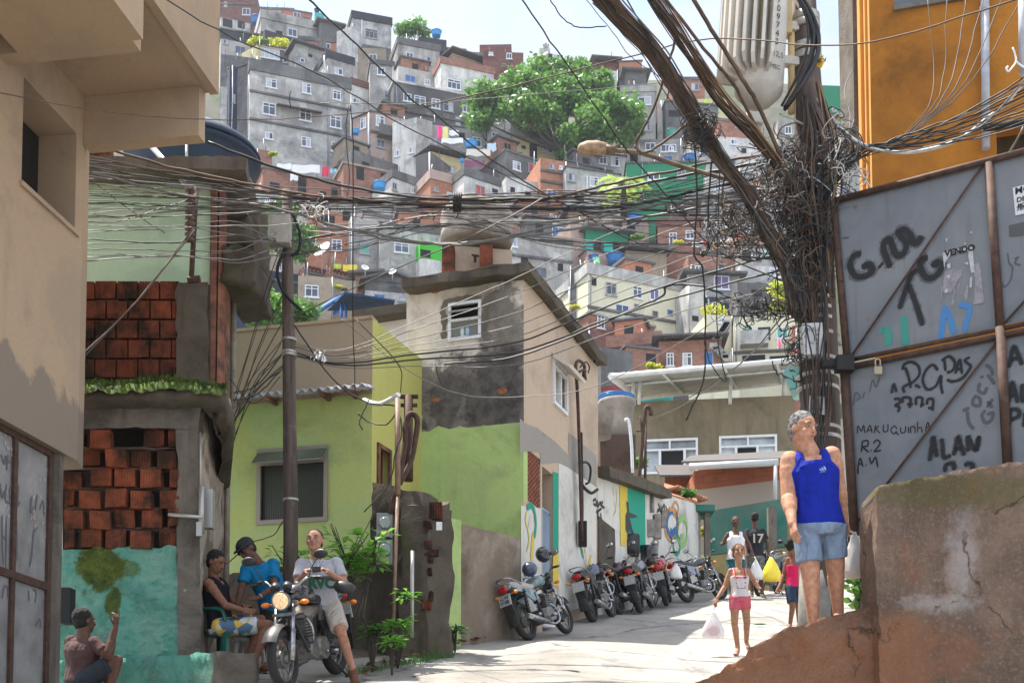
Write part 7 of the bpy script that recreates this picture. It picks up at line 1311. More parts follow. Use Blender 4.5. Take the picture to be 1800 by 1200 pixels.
for a in[('long black cable dangling down to the brown building',[(1217,190,12),(1225,330,12.2),(1222,410,12.3),(1220,450,12.3),(1236,480,12.4),(1240,600,12.6),(1236,670,12.6),(1206,738,12.7)],3.4,M_CB),('second black cable dangling beside the long one',[(1256,240,12),(1246,340,12.1),(1244,430,12.2),(1232,444,12.2),(1240,448,12.2),(1262,410,12.2),(1300,398,12.2),(1328,408,12.1)],3.6,M_CB),('thick black cable bent like a hook beside the street lamp',[(1190,60,11.6),(1170,130,11.8),(1145,200,12),(1118,250,12.2),(1124,266,12.2),(1142,266,12.2),(1180,240,12.1),(1225,205,11.9)],5,M_CR),('black cable falling beside the pole knot',[(1275,290,12),(1270,380,12.1),(1300,410,12.1),(1326,414,12)],3.2,M_CB),('thin black cable with a loop above the awning',[(1265,300,12),(1260,480,12.3),(1262,600,12.5),(1276,670,12.6),(1250,640,12.6),(1238,600,12.6)],2.2,M_CB),('taut wire from the pole down to the hooked mast',[(1396,530,12),(1300,640,16),(1200,705,22),(1144,732,27)],2.0,M_CB),('pale wire from the pole to the hooked mast',[(1396,545,12),(1290,650,16),(1200,712,22),(1146,736,27)],1.4,M_CG),('thick cable curving down the sky left of the transformer',[(1165,-8,11.2),(1245,95,11.4),(1290,150,11.6),(1325,215,11.7),(1372,300,11.8)],6,M_CR),('brown thick cable crossing in front of the transformer',[(1215,-8,11),(1256,60,11.2),(1300,130,11.3),(1340,200,11.5),(1396,330,11.7)],8,M_CR)]:cable(a[0],a[1],a[2],a[3],8,.012,'hanging cables by the pole')
random.seed(17);IT=[]
for i in range(14):yr=150+i*6.9;IT.append((yr,[(1420+random.uniform(-8,12),random.uniform(330,420),11.7),(1500+random.uniform(-8,8),random.uniform(262,290),11.4),(1580,random.uniform(236,262),11.2),(1700,195+i*4,10.9),(1830,yr-30,10.4)],random.choice((1.8,2.4,3)),random.choice((M_CB,M_CB,M_CB,M_CG))))
ranked(IT,'%s cable from the pole over the orange house, %s at the right edge',7,.02,'cables over the orange house')
for i in range(6):cable('dark wire fanning up the orange wall, %s from the left'%ORD[i].replace('topmost','first'),[(1588+i*2,240,11.3),(1640+i*14,160-i*4,12.2),(1630+i*34,-10,12.6)],random.choice((1.6,2.2)),M_CB,8,.02,'cables over the orange house')
for a in[('thick white twisted cable looping over the orange house',[(1436,175,11.7),(1468,215,11.6),(1500,245,11.4),(1540,262,11.3),(1600,268,11.2),(1680,248,11),(1740,205,10.8),(1780,170,10.6),(1830,100,10.4)],7,M_CW),('white cable twisted round the thick one',[(1436,180,11.66),(1470,222,11.55),(1505,251,11.35),(1545,266,11.26),(1600,264,11.14),(1680,244,10.95),(1740,209,10.75),(1830,106,10.35)],3,M_CG),('pale straight wire from the pole over the gate top',[(1370,200,11.8),(1420,222,11.7),(1450,240,11.6),(1490,270,11.5),(1530,330,11.4)],3.4,M_CW),('blue wire low on the pole',[(1400,300,11.7),(1440,312,11.6),(1500,340,11.6)],2.2,M_CU),('second blue wire low on the pole',[(1405,316,11.7),(1450,322,11.6),(1510,350,11.6)],2.2,M_CU),('blue band of wire round the pole at half height',[(1380,482,11.7),(1420,486,11.55),(1466,484,11.6)],2.4,M_CU),('dark wire hanging on the sky side of the orange corner',[(1500,120,13),(1484,160,12.8),(1494,200,12.6),(1492,235,12.4)],1.8,M_CB),('straight rod leaning over the gate top',[(1800,222,10.6),(1715,292,11.2)],4,M_CG)]:cable(a[0],a[1],a[2],a[3],8,.006,'cables over the orange house')
def bundle(name,label,ctrl,widths,n,rpx,mats,seed):
 random.seed(seed);obj=thing(name,label,'cable bundle',at(*ctrl[-1]));Ws={}
 for i in range(n):
  a0=random.random()*2*pi;tw=random.uniform(-2.2,2.2);rr=sqrt(random.random())*(1 if random.random()<.82 else random.uniform(1.1,1.9));P=[]
  for k_,(c_,wd)in enumerate(zip(ctrl,widths)):
   an=a0+tw*k_*.45;s=c_[2]/FPX;P.append(at(*c_)+V((cos(an)*rr*wd*s/2*.8,sin(an)*rr*wd*s/2,-cos(an)*rr*wd*s/2*.6)))
  C_=cat_pts(P,7);C_=[c+mnoise.noise_vector(c*3+V((i,0,0)))*.014 for c in C_];m_=random.choice(mats);w=Ws.setdefault(m_.name,(MB(),m_))[0];w.tube(C_,rpx*random.uniform(.5,1.3)*11.8/FPX/2,5)
 for k_,(w,m_)in Ws.items():w.build('strand',m_,obj)
 return obj
bundle('cable_bundle','thick twisted bundle of brown cables coming down from the sky onto the pole',[(1050,-20,11.2),(1095,35,11.3),(1150,95,11.4),(1192,160,11.5),(1232,225,11.6),(1275,292,11.7),(1318,345,11.7),(1352,410,11.7),(1390,480,11.75),(1410,560,11.75)],[66,60,54,48,44,42,38,36,44,56],150,2.8,[M_CR,M_CR,M_CB,M_CR,M_CR,M_CG],41)
bundle('cable_bundle','looser bundle of brown and ochre cables left of the transformer',[(1140,-20,11.3),(1180,40,11.3),(1225,110,11.4),(1262,170,11.5),(1320,235,11.6),(1372,300,11.7),(1412,380,11.7)],[50,46,36,48,44,36,26],26,3.0,[M_CR,flat('cable_ochre',(.26,.15,.07),.7),M_CB],42)
bundle('cable_bundle','vertical black cables hugging the pole below the transformer',[(1420,180,11.65),(1430,250,11.6),(1420,330,11.6),(1424,430,11.6),(1436,540,11.6),(1438,680,11.6),(1432,800,11.6)],[36,46,80,80,66,60,46],30,2.8,[M_CB,M_CR,M_CB,M_CR],43)
bundle('cable_bundle','black hoses bowing beside the transformer',[(1398,-20,11.6),(1422,20,11.5),(1432,60,11.5),(1425,105,11.5),(1405,150,11.5),(1380,190,11.6)],[20,26,30,26,24,16],7,7,[M_CB],44)
bundle('cable_bundle','brown cables fraying down the right side of the pole',[(1440,150,11.6),(1462,240,11.5),(1468,330,11.5),(1455,420,11.5),(1462,520,11.5)],[14,26,34,30,16],14,3,[M_CR,M_CB,MATS['cable_ochre'],M_CG],45)
def tangle(label,cx,cy,rx,ry,n,rl,rpx,mats,seed,Yc=11.7):
 random.seed(seed);wm={}
 for i in range(n):
  x=cx+random.gauss(0,rx*.5);y=cy+random.gauss(0,ry*.5);c=at(x,y,Yc+random.uniform(-.25,.25));ax=V((random.gauss(0,1),random.gauss(0,1),random.gauss(0,1))).normalized();b_=ax.orthogonal().normalized();d=ax.cross(b_);R=rl*random.uniform(.35,1.2)*Yc/FPX;a0=random.random()*6;span=random.uniform(1.2,6.5);m_=random.choice(mats)
  pts=[c+(b_*cos(a0+span*k_/9)+d*sin(a0+span*k_/9)*random.uniform(.6,1))*R+ax*(k_*.012)for k_ in range(10)];w=wm.setdefault(m_.name,(MB(),m_))[0];w.tube(cat_pts(pts,2),rpx*random.uniform(.6,1.3)*Yc/FPX/2,4)
 w=MB();ml=[];
 for k_,(ww,m_)in wm.items():
  w.m=len(ml);ml.append(m_);off_=len(w.v);w.v+=ww.v
  for f in ww.f:w.f.append(tuple(i+off_ for i in f));w.mi.append(w.m);w.sm.append(True)
 tag(w.build('cable_tangle',ml,None,base=at(cx,cy,Yc)),label,'cable tangle',kind='stuff')
tangle('round knot of thin wires wrapped on the bundle',1232,232,22,26,90,24,1.8,[M_CB,M_CR,M_CB],51,11.55);tangle('chaotic mass of wire ends left of the pole under the transformer',1385,330,64,78,250,32,1.7,[M_CB,M_CR,M_CR,M_CG,M_CW],52,11.75);tangle('dark mass of wires wrapped around the middle of the pole',1425,430,42,80,210,34,1.9,[M_CB,M_CR,M_CB],53,11.65)
tangle('coils of black cable hanging left of the pole',1325,545,55,20,46,20,2.2,[M_CB,M_CB,M_CG],54,11.9);tangle('pale frayed wires right of the pole',1478,280,26,60,90,28,1.8,[M_CG,M_CR,M_CB,M_CW],55,11.5);tangle('white and black wire scribble by the small pole box',555,372,22,14,26,12,2.6,[M_CW,M_CB],56,13.5);tangle('loose wires thinning out at the left of the knot',1290,400,50,40,70,44,2.0,[M_CB,M_CG,M_CR],57,12.0)
tangle('short wire ends curling beside the lower pole',1402,620,16,60,40,26,1.8,[M_CB],58,11.7)
M_TYRE=flat('tyre_rubber',(.022,.021,.02),.85,nz=.4,scale=30);M_CHR=flat('chrome',(.40,.40,.41),.32,1.0,nz=.5,scale=25);M_RIM=flat('dull_rim',(.13,.125,.12),.5,.7);M_ENG=flat('engine_alloy',(.20,.19,.175),.5,.6,nz=.5,scale=20);M_BPL=flat('black_plastic',(.02,.02,.022),.45);M_SEATB=flat('seat_vinyl',(.03,.03,.03),.5);M_REDL=flat('red_lens',(.35,.008,.01),.2);M_AMB=flat('amber_lens',(.75,.20,.01),.25);M_PLATE=flat('plate_grey',(.40,.42,.42),.5,nz=.2,scale=30);M_MIR=flat('mirror_glass',(.55,.58,.60),.08,1.0)
def torus(w,c,R,r,seg=36,ts=10,fl=1.0):
 w.smooth=True;k0=len(w.v)
 for i in range(seg):
  a=2*pi*i/seg
  for j in range(ts):b=2*pi*j/ts;w.v.append((c[0]+(R+r*cos(b))*cos(a),c[1]+r*fl*sin(b),c[2]+(R+r*cos(b))*sin(a)))
 for i in range(seg):
  for j in range(ts):w.face((k0+i*ts+j,k0+i*ts+(j+1)%ts,k0+((i+1)%seg)*ts+(j+1)%ts,k0+((i+1)%seg)*ts+j))
 w.smooth=False
def make_bike(label,body,tank,seat_m,name='motorcycle',lit=False,plate=None,group='parked motorcycles'):
 o=thing(name,label,'motorcycle',(0,0,0),group);R=.29
 for cx,rr in((0.0,.052),(1.27,.044)):
  w=MB();torus(w,(cx,0,R),R-rr,rr,40,10,1.05);wh=w.build('wheel',M_TYRE,o)
  w=MB();torus(w,(cx,0,R),R-rr*1.9,.016,36,6,1.2);w.cyl((cx,-.07,R),(cx,.07,R),.045,seg=12);w.cyl((cx,-.035,R),(cx,.035,R),.085,seg=16)
  for i in range(20):a=2*pi*i/20;w.tube([(cx+.04*cos(a+.4),.03*(-1)**i,R+.04*sin(a+.4)),(cx+(R-rr*1.95)*cos(a),0,R+(R-rr*1.95)*sin(a))],.0032,4,cap=False)
  w.build('rim',M_RIM,wh)
 w=MB();hd=V((1.02,0,.86))
 for s in(-1,1):w.cyl((1.27,s*.085,R),(1.06,s*.085,.80),.026,.021,10);w.cyl((1.27,s*.085,R-.02),(1.16,s*.085,.56),.034,seg=10)
 w.box((1.05,0,.80),(.06,.24,.04));w.box((1.10,0,.70),(.06,.22,.03));w.build('fork',M_CHR,o)
 w=MB();w.smooth=True
 for cx,r0,a0,a1,wd in((1.27,.335,35,150,.075),):
  k0=len(w.v);n=12
  for i in range(n+1):
   a=radians(lerp(a0,a1,i/n))
   for j in range(5):t_=(j-2)/2;w.v.append((cx+(r0-.025*t_*t_)*cos(a),t_*wd,R+(r0-.025*t_*t_)*sin(a)))
  for i in range(n):
   for j in range(4):q=k0+i*5+j;w.face((q,q+1,q+6,q+5))
 w.build('front_fender',M_BPL if lit else body,o)
 w=MB();w.smooth=True;k0=len(w.v);n=12
 for i in range(n+1):
  a=radians(lerp(60,195,i/n));
  for j in range(5):t_=(j-2)/2;w.v.append(((.355-.02*t_*t_)*cos(a)-.0,t_*.085,R+.03+(.355-.02*t_*t_)*sin(a)+(.03 if i<6 else 0)))
 for i in range(n):
  for j in range(4):q=k0+i*5+j;w.face((q,q+1,q+6,q+5))
 w.build('rear_fender',M_BPL,o)
 w=MB();w.smooth=True;prof=[(.92,.04,.04,.86),(.88,.095,.09,.87),(.78,.135,.115,.86),(.65,.135,.105,.85),(.54,.10,.08,.82),(.48,.05,.05,.80)];k0=len(w.v)
 for x,yw,zh,zc in prof:
  for j in range(16):a=2*pi*j/16;ca,sa=cos(a),sin(a);w.v.append((x,yw*abs(ca)**.8*(1 if ca>0 else-1),zc+zh*abs(sa)**.8*(1 if sa>0 else-.7)))
 for i in range(5):
  for j in range(16):a=k0+i*16+j;b_=k0+i*16+(j+1)%16;w.face((a,b_,b_+16,a+16))
 w.face([k0+j for j in range(16)]);w.face([k0+80+j for j in range(16)][::-1]);tk_=w.build('fuel_tank',tank,o)
 w=MB();w.lathe([(.03,0),(.03,.02),(.02,.025)],(.72,0,.965),12);w.build('cap',M_CHR,tk_)
 w=MB();w.smooth=True;k0=len(w.v);prof=[(.52,.075,.80,.05),(.40,.105,.79,.055),(.22,.12,.81,.06),(.02,.115,.84,.06),(-.12,.10,.86,.045),(-.18,.06,.87,.02)]
 for x,yw,zc,zh in prof:
  for j in range(12):a=2*pi*j/12;ca,sa=cos(a),sin(a);w.v.append((x,yw*abs(ca)**.6*(1 if ca>0 else-1),zc+zh*abs(sa)**.6*(1 if sa>0 else-1)))
 for i in range(5):
  for j in range(12):a=k0+i*12+j;b_=k0+i*12+(j+1)%12;w.face((a,b_,b_+12,a+12))
 w.face([k0+j for j in range(12)]);w.face([k0+60+j for j in range(12)][::-1]);w.build('seat',seat_m,o)
 for s in(-1,1):
  w=MB();pts=[(.46,s*.10,.74),(.50,s*.105,.60),(.30,s*.115,.56),(.05,s*.11,.72),(-.28,s*.075,.80),(-.26,s*.08,.86),(.1,s*.105,.78)];w.extr([V(p)for p in pts],(0,-s*.02,0));w.build('side_cover',body,o)
 w=MB()
 for s in(-1,1):
  w.tube([(1.0,0,.84),(.95,s*.03,.62),(.86,s*.09,.32),(.45,s*.10,.28),(.40,s*.10,.70)],.017,7);w.tube([(.98,s*.02,.84),(.45,s*.08,.76),(-.22,s*.08,.80)],.015,7);w.tube([(.42,s*.10,.34),(0,s*.10,R)],.02,7)
  w.tube([(.08,s*.115,.76),(.02,s*.115,R+.03)],[.022,.028],8)
  for k_ in range(7):c_=V((.08,s*.115,.72)).lerp(V((.03,s*.115,.42)),k_/6);w.lathe([(.026,-.008),(.038,0),(.026,.008)],c_,10)
 w.build('frame',M_BPL,o)
 w=MB();w.tube(cat_pts([(-.08,.115,.90),(-.28,.10,.95),(-.32,0,.955),(-.28,-.10,.95),(-.08,-.115,.90),(.05,-.125,.84)],4),.011,6);w.build('grab_rail',M_CHR,o)
 w=MB();w.box((.66,0,.34),(.34,.20,.20));w.cyl((.60,-.16,.33),(.60,.16,.33),.11,seg=18);w.cyl((.75,-.13,.32),(.75,.13,.32),.085,seg=16)
 for k_ in range(8):w.box((.76+k_*.006,0,.45+k_*.028),(.17,.19,.012))
 w.cyl((.76,0,.42),(.80,0,.68),.065,seg=12);w.box((.60,0,.60),(.10,.08,.10));w.build('engine',M_ENG,o)
 w=MB();w.tube(cat_pts([(.86,-.04,.52),(.95,-.09,.42),(.90,-.13,.24),(.70,-.14,.17),(.45,-.15,.20)],6),.019,8);w.build('exhaust_pipe',M_CHR,o)
 w=MB();w.tube([(.48,-.155,.20),(.42,-.16,.215),(-.02,-.185,.30),(-.20,-.19,.34)],[.025,.042,.047,.040],14);w.cyl((-.20,-.19,.34),(-.21,-.19,.342),.025,seg=10);w.build('muffler',M_CHR,o)
 w=MB();w.tube(cat_pts([(.84,.10,.40),(.98,.20,.42),(1.0,.22,.55),(.90,.12,.66)],4),.011,6);w.tube(cat_pts([(.84,-.10,.40),(.98,-.20,.42),(1.0,-.22,.55),(.90,-.12,.66)],4),.011,6);w.cyl((.55,-.26,.29),(.55,.26,.29),.014,seg=8)
 for s in(-1,1):w.cyl((.55,s*.18,.29),(.55,s*.28,.29),.022,seg=8);w.cyl((.18,s*.14,.34),(.18,s*.22,.34),.018,seg=8)
 w.build('crash_bar',M_CHR,o)
 w=MB();w.tube([(.50,.12,.26),(.42,.28,.015)],.012,6);w.box((.42,.285,.012),(.06,.05,.012));w.build('side_stand',M_BPL,o)
 w=MB()
 for s in(-1,1):w.tube(cat_pts([(1.02,0,.90),(1.02,s*.10,.93),(.96,s*.22,1.02),(.88,s*.36,1.0)],5),.011,8)
 hb=w.build('handlebar',M_CHR,o)
 w=MB()
 for s in(-1,1):w.cyl((.93,s*.27,1.015),(.86,s*.40,.995),.019,seg=8);w.tube([(.97,s*.22,1.03),(.98,s*.37,1.01)],.007,5)
 w.build('grip',M_BPL,hb)
 for s in(-1,1):
  w=MB();w.tube(cat_pts([(.95,s*.23,1.02),(.97,s*.27,1.10),(.94,s*.34,1.20)],4),.006,5);w.ell((.94,s*.37,1.225),(.022,.075,.045));mi=w.build('mirror',M_BPL,o);w=MB();w.ell((.922,s*.37,1.225),(.008,.066,.037));w.build('mirror_glass',M_MIR,mi)
 w=MB();M=Matrix.Rotation(radians(90),3,'Y');w.lathe([(.03,-.07),(.07,-.05),(.088,0),(.092,.035)],(1.12,0,.83),20,M);hl=w.build('headlight',M_CHR if lit else M_BPL,o)
 w=MB();w.lathe([(.084,.03),(.07,.045),(.02,.055)],(1.12,0,.83),20,M)
 if lit:
  t=NT('lit_headlamp');n=t.noise(t.pos(src='obj'),60,4,.7,1.5);c_=t.ramp(n,.3,.7,(.35,.16,.05,1),(1,.75,.45,1));t.l(c_,t.b.inputs['Base Color']);t.l(c_,t.b.inputs['Emission Color']);t.b.inputs['Emission Strength'].default_value=.35;ml_=t.m
 else:ml_=glass('headlamp_glass',(.35,.36,.38),.1)
 w.build('lens',ml_,hl)
 w=MB();
 for s in(-1,1):w.cyl((1.07,s*.06,.97),(1.12,s*.06,.93),.045,seg=14)
 w.build('gauge',M_BPL,o)
 for s in(-1,1):
  w=MB();w.cyl((1.06,s*.08,.80),(1.06,s*.17,.80),.009,seg=6);w.ell((1.06,s*.20,.80),(.035,.045,.026));w.build('indicator',M_AMB,o);w=MB();w.cyl((-.28,s*.06,.72),(-.28,s*.14,.72),.009,seg=6);w.ell((-.28,s*.165,.72),(.03,.04,.025));w.build('indicator',M_AMB,o)
 w=MB();w.smooth=True;w.ell((-.33,0,.80),(.045,.09,.055));w.build('tail_light',M_REDL,o)
 w=MB();w.hexa([V(p)for p in((-.39,-.10,.56),(-.39,.10,.56),(-.375,.10,.56),(-.375,-.10,.56),(-.36,-.10,.72),(-.36,.10,.72),(-.345,.10,.72),(-.345,-.10,.72))]);pl2=w.build('licence_plate',M_PLATE,o)
 w=MB();up=V((.03,0,.16)).normalized()
 if plate:
  for i,s_ in enumerate(plate):add_text(w,s_,V((-.392+.016*(1-i),.075,.585+.07*(1-i)))-V((.006,0,0)),V((0,-1,0)),up,.075,.002)
  w.build('plate_print',M_BLACK,pl2)
 w=MB();w.box((-.34,0,.50),(.012,.17,.20),Matrix.Rotation(radians(-12),3,'Y'));w.build('mud_flap',M_BPL,o)
 return o
def place(o,p,d,lean=0.0,sc=1.0):
 """rear contact point p, heading d (xy), lean in degrees towards the rider's left; pitched with the road"""
 d=V((d[0],d[1],0)).normalized();sl=(ground_z(p.x+d.x,p.y+d.y)-ground_z(p.x,p.y));f=V((d.x,d.y,sl)).normalized();l=V((-d.y,d.x,0));u=f.cross(l);R=Matrix((f,l,u)).transposed()@Matrix.Rotation(radians(-lean),3,'X')
 o.rotation_euler=R.to_euler();o.location=p;o.scale=(sc,sc,sc);return R
M_TEALB=flat('bike_teal_white',(.26,.30,.30),.35,nz=.6,scale=6,dark=(.015,.09,.11));M_REDB=flat('bike_red',(.45,.03,.025),.3,coat=.5);M_SILB=flat('bike_silver',(.22,.22,.25),.35,.7);M_BLKB=flat('bike_black',(.02,.02,.025),.25,coat=.5);M_PURB=flat('bike_purple',(.10,.03,.06),.35,nz=.5,scale=12);M_BLUB=flat('bike_navy',(.02,.04,.10),.3,coat=.5);M_SEATW=flat('seat_grey',(.40,.36,.33),.7)
gp=lambda px,Y:on_g(px,Y)
b0=make_bike('black and silver motorcycle with lit headlamp facing the camera, ridden by the man in grey',M_SILB,M_BLKB,M_SEATB,lit=True,group='motorcycles');place(b0,V((-1.86,13.25,ground_z(-1.86,13.25)+.01)),(-.30,-1.2),-3,1.03)
b1=make_bike('teal and white motorcycle with pale seat, nearest of the parked row',M_TEALB,M_TEALB,M_SEATW,plate=('LLW','0108'));place(b1,gp(932,17.2),(.62,1.1),14,.93)
protoB=make_bike('black and navy motorcycle with bright red tail light, second in the parked row',M_BLKB,M_BLUB,M_SEATB);place(protoB,gp(1044,20.2),(.42,1.2),12,.97)
def variant(label,px,Y,d,lean,mats,sc=.97):
 o=copy_tree(protoB);o['label']=label;
 for ch in o.children:
  nm=ch.name.split('.')[0]
  if nm in mats:ch.data=ch.data.copy();ch.data.materials[0]=mats[nm]
 place(o,gp(px,Y),d,lean,sc);return o
variant('purple-tanked motorcycle squeezed between the second one and the silver-tanked one',1092,22.0,(.45,1.1),16,{'fuel_tank':M_PURB,'side_cover':M_BLKB})
b3=variant('silver-tanked motorcycle parked in front of the large black delivery box',1126,22.4,(.36,1.2),10,{'fuel_tank':M_SILB,'side_cover':M_BLKB})
b4=variant('red motorcycle with white plastic bag at its side, by the ring faces',1172,24.2,(.22,1.2),12,{'fuel_tank':M_REDB,'side_cover':M_REDB,'seat':M_REDB})
b5=variant('dark motorcycle with shiny muffler, farthest of the row along the wall',1210,25.4,(.80,.85),10,{'fuel_tank':M_BLKB,'side_cover':M_SILB})
b6=variant('blue motorcycle standing behind the man in the black shirt',1366,28.5,(-.55,-.9),6,{'fuel_tank':M_BLUB,'side_cover':M_BLUB,'seat':M_SEATB})
def helmet(label,c,r,mat,M=None):
 o=thing('helmet',label,'helmet',c);w=MB();w.ell(c,(r,r*1.12,r*.98),M,18,12);w.build('shell',mat,o);w=MB();w.ell(V(c)+(M@V((0,-.35*r,-.05*r))if M else V((0,-.35*r,-.05*r))),(r*.9,r*.85,r*.5),M,16,10);w.build('visor',glass('visor_glass',(.05,.06,.08),.08),o)
s_=17.0/FPX
helmet('black helmet hung on the mirror of the nearest parked motorcycle',at(955,974,17.8),15*s_,M_BLKB,Euler((.5,.3,.4)).to_matrix());helmet('blue and black helmet resting on the tank of the nearest parked motorcycle',at(931,1000,17.5),14*s_,M_BLUB,Euler((.2,-.3,-.5)).to_matrix())
w=MB();c=at(1107,962,23.6);w.lathe([(.24,0),(.27,.12),(.27,.34),(.24,.38),(.1,.39)],c-V((0,0,.15)),4,Matrix.Rotation(radians(38),3,'Z'));bx_=w.build('delivery_box',M_BPL,None,base=c);tag(bx_,'large black delivery box between the parked motorcycles','box')
w=MB();w.lathe([(.18,0),(.20,.45),(.19,.5)],at(1140,995,24.0)-V((0,0,.1)),4,Matrix.Rotation(radians(30),3,'Z'));tag(w.build('crate',M_BLKB,None,base=at(1140,995,25.4)),'tall dark crate right of the delivery box','crate')
def bag(label,px,py,Y,w_,h,mat,handles=True,top=None,cont=None,seed=0):
 c=at(px,py,Y);o=thing('plastic_bag',label,'plastic bag',c-V((0,0,h/2)));w=MB();w.smooth=True;prof=[(.02,0),(w_*.42,.01),(w_*.5,h*.14),(w_*.46,h*.38),(w_*.30,h*.66),(w_*.12,h*.9),(w_*.05,h)];w.lathe(prof,c-V((0,0,h/2)),22)
 for i,v in enumerate(w.v):p=V(v);r_=(p-c);n=mnoise.noise_vector(p*18+V((seed,0,0)))*.018+mnoise.noise_vector(p*45)*.008;w.v[i]=tuple(V((c.x+r_.x,c.y+r_.y*.55,p.z))+n)
 w.build('film',mat,o)
 if cont:w=MB();w.ell(c-V((0,0,h*.2)),(w_*.3,w_*.14,h*.2));w.build('contents',cont,o)
 if top is not None:
  w=MB();a=c+V((0,0,h/2-.01));w.tube([a,V(top)],.007,5);w.tube([a+V((.015,0,-.01)),V(top)+V((.01,0,0))],.006,5);w.build('handle',mat,o)
 return o
t=NT('clear_film');t.b.inputs['Base Color'].default_value=(.72,.72,.74,1);t.b.inputs['Roughness'].default_value=.25;t.b.inputs['Alpha'].default_value=.62;M_FILM=t.m
t=NT('white_film');t.b.inputs['Base Color'].default_value=(.72,.70,.67,1);t.b.inputs['Roughness'].default_value=.35;t.b.inputs['Alpha'].default_value=.93;t.b.inputs['Subsurface Weight'].default_value=.0;M_FILMW=t.m
bag('transparent bag with red and white packets in the hand of the girl in pink shorts',1254,1098,15.15,.28,.34,M_FILM,top=at(1256,1060,15.2),cont=flat('red_packet',(.6,.07,.05),.6),seed=1)
bag('white plastic bag hanging behind the man in the blue vest',1503,975,10.55,.21,.40,M_FILMW,top=at(1492,932,10.5),cont=flat('bread_tan',(.5,.38,.28),.8),seed=2)
bag('yellow plastic bag with red round mark carried by the man in black',1356,1000,26.6,.42,.52,flat('yellow_film',(.80,.62,.03),.4),top=at(1351,976,26.8),seed=3)
w=MB();w.lathe([(.07,0),(.07,.004)],at(1360,1003,26.42),16,Matrix.Rotation(radians(90),3,'X'));w.lathe([(.07,0),(.07,.004)],at(1360,1003,26.40),4)
bag('pale plastic bag held by the man in the white vest',1329,1000,26.4,.30,.45,M_FILMW,top=at(1324,976,26.5),seed=4);bag('white plastic bag on the side of the red motorcycle',1188,1003,24.0,.26,.30,M_FILMW,seed=5)
for lb_,px,Y_,sx,mt in(('crumpled white litter under the second motorcycle',1056,22.2,.16,M_FILMW),('clear bottle litter by the silver-tanked motorcycle',1148,24.8,.14,M_FILM),('green flip-flop lying on the road behind the girl',1334,19.5,.10,flat('flip_green',(.05,.25,.15),.6)),('white litter at the foot of the nearest parked motorcycle',962,19.0,.12,M_FILMW)):
 w=MB();c=gp(px,Y_)+V((0,0,.04));w.ell(c,(sx,sx*.5,.04 if 'flop' not in lb_ else .012));rough_mesh(w,.02 if 'flop' not in lb_ else .003,14);tag(w.build('litter',mt,None,base=c),lb_,'litter')
M_CHG=flat('green_plastic',(.012,.12,.085),.35,nz=.15,scale=6);M_CHW=flat('white_plastic',(.55,.52,.47),.5)
def plastic_chair(label,p,rz,mat):
 o=thing('plastic_chair',label,'chair',(0,0,0));w=MB();w.hexa([V(q)for q in((-.23,-.22,.42),(.23,-.22,.42),(.21,.22,.40),(-.21,.22,.40),(-.23,-.23,.445),(.23,-.23,.445),(.21,.22,.425),(-.21,.22,.425))]);w.hexa([V(q)for q in((-.23,-.25,.38),(.23,-.25,.38),(.23,-.22,.40),(-.23,-.22,.40),(-.23,-.25,.43),(.23,-.25,.43),(.23,-.22,.445),(-.23,-.22,.445))]);w.build('seat',mat,o)
 w=MB()
 for s in(-1,1):w.tube(cat_pts([(s*.21,.20,.42),(s*.23,.27,.62),(s*.20,.33,.84)],5),[.022]*11,8)
 w.tube(cat_pts([(-.20,.33,.84),(-.10,.355,.89),(.10,.355,.89),(.20,.33,.84)],5),.026,8);w.tube([(-.22,.25,.56),(.22,.25,.56)],.02,8)
 for i in range(6):x=-.15+i*.06;w.hexa([V((x-.014,.24,.56)),V((x+.014,.24,.56)),V((x+.014,.255,.56)),V((x-.014,.255,.56)),V((x-.014,.335,.88)),V((x+.014,.335,.88)),V((x+.014,.35,.88)),V((x-.014,.35,.88))])
 w.build('backrest',mat,o)
 for s in(-1,1):
  w=MB();w.tube(cat_pts([(s*.22,.27,.66),(s*.27,.12,.665),(s*.275,-.12,.655),(s*.265,-.22,.62),(s*.245,-.25,.5),(s*.235,-.245,.42)],5),.025,8,flatz=.8);w.build('armrest',mat,o)
  for q,sy in(((s*.22,-.235,.42),-.28),((s*.20,.21,.41),.27)):w=MB();a=V(q);b_=V((s*.265,sy,0));w.hexa([b_+V((-.02,-.02,0)),b_+V((.02,-.02,0)),b_+V((.02,.02,0)),b_+V((-.02,.02,0)),a+V((-.032,-.03,0)),a+V((.032,-.03,0)),a+V((.032,.03,0)),a+V((-.032,.03,0))]);w.build('leg',mat,o)
 o.location=p;o.rotation_euler=(0,0,rz);return o
pc=V((-3.20,13.75,1.60));plastic_chair('dark green plastic armchair under the man in the black vest',pc,radians(62),M_CHG)
fl=MB();fl.slab([(-3.9,13.1),(-2.75,13.1),(-2.6,14.6),(-4.2,14.6)],1.0,1.6);struct(fl.build('pavement',M_CONC))
o=thing('plastic_stool','off-white plastic stool behind the green armchair','stool',(-3.0,14.35,1.6));w=MB();w.box((-3.0,14.35,2.02),(.34,.34,.03));w.build('seat',M_CHW,o)
for sx in(-1,1):
 for sy in(-1,1):w=MB();a=V((-3.0+sx*.14,14.35+sy*.14,2.0));b_=V((-3.0+sx*.19,14.35+sy*.19,1.6));w.cyl(b_,a,.022,.03,6);w.build('leg',M_CHW,o)
w=MB();w.box(at(119,1065,12.6),(.10,.16,.36));tag(w.build('black_box',M_BLACK,None,base=at(119,1065,12.6)),'black box fixed to the concrete pillar above the squatting man','box')
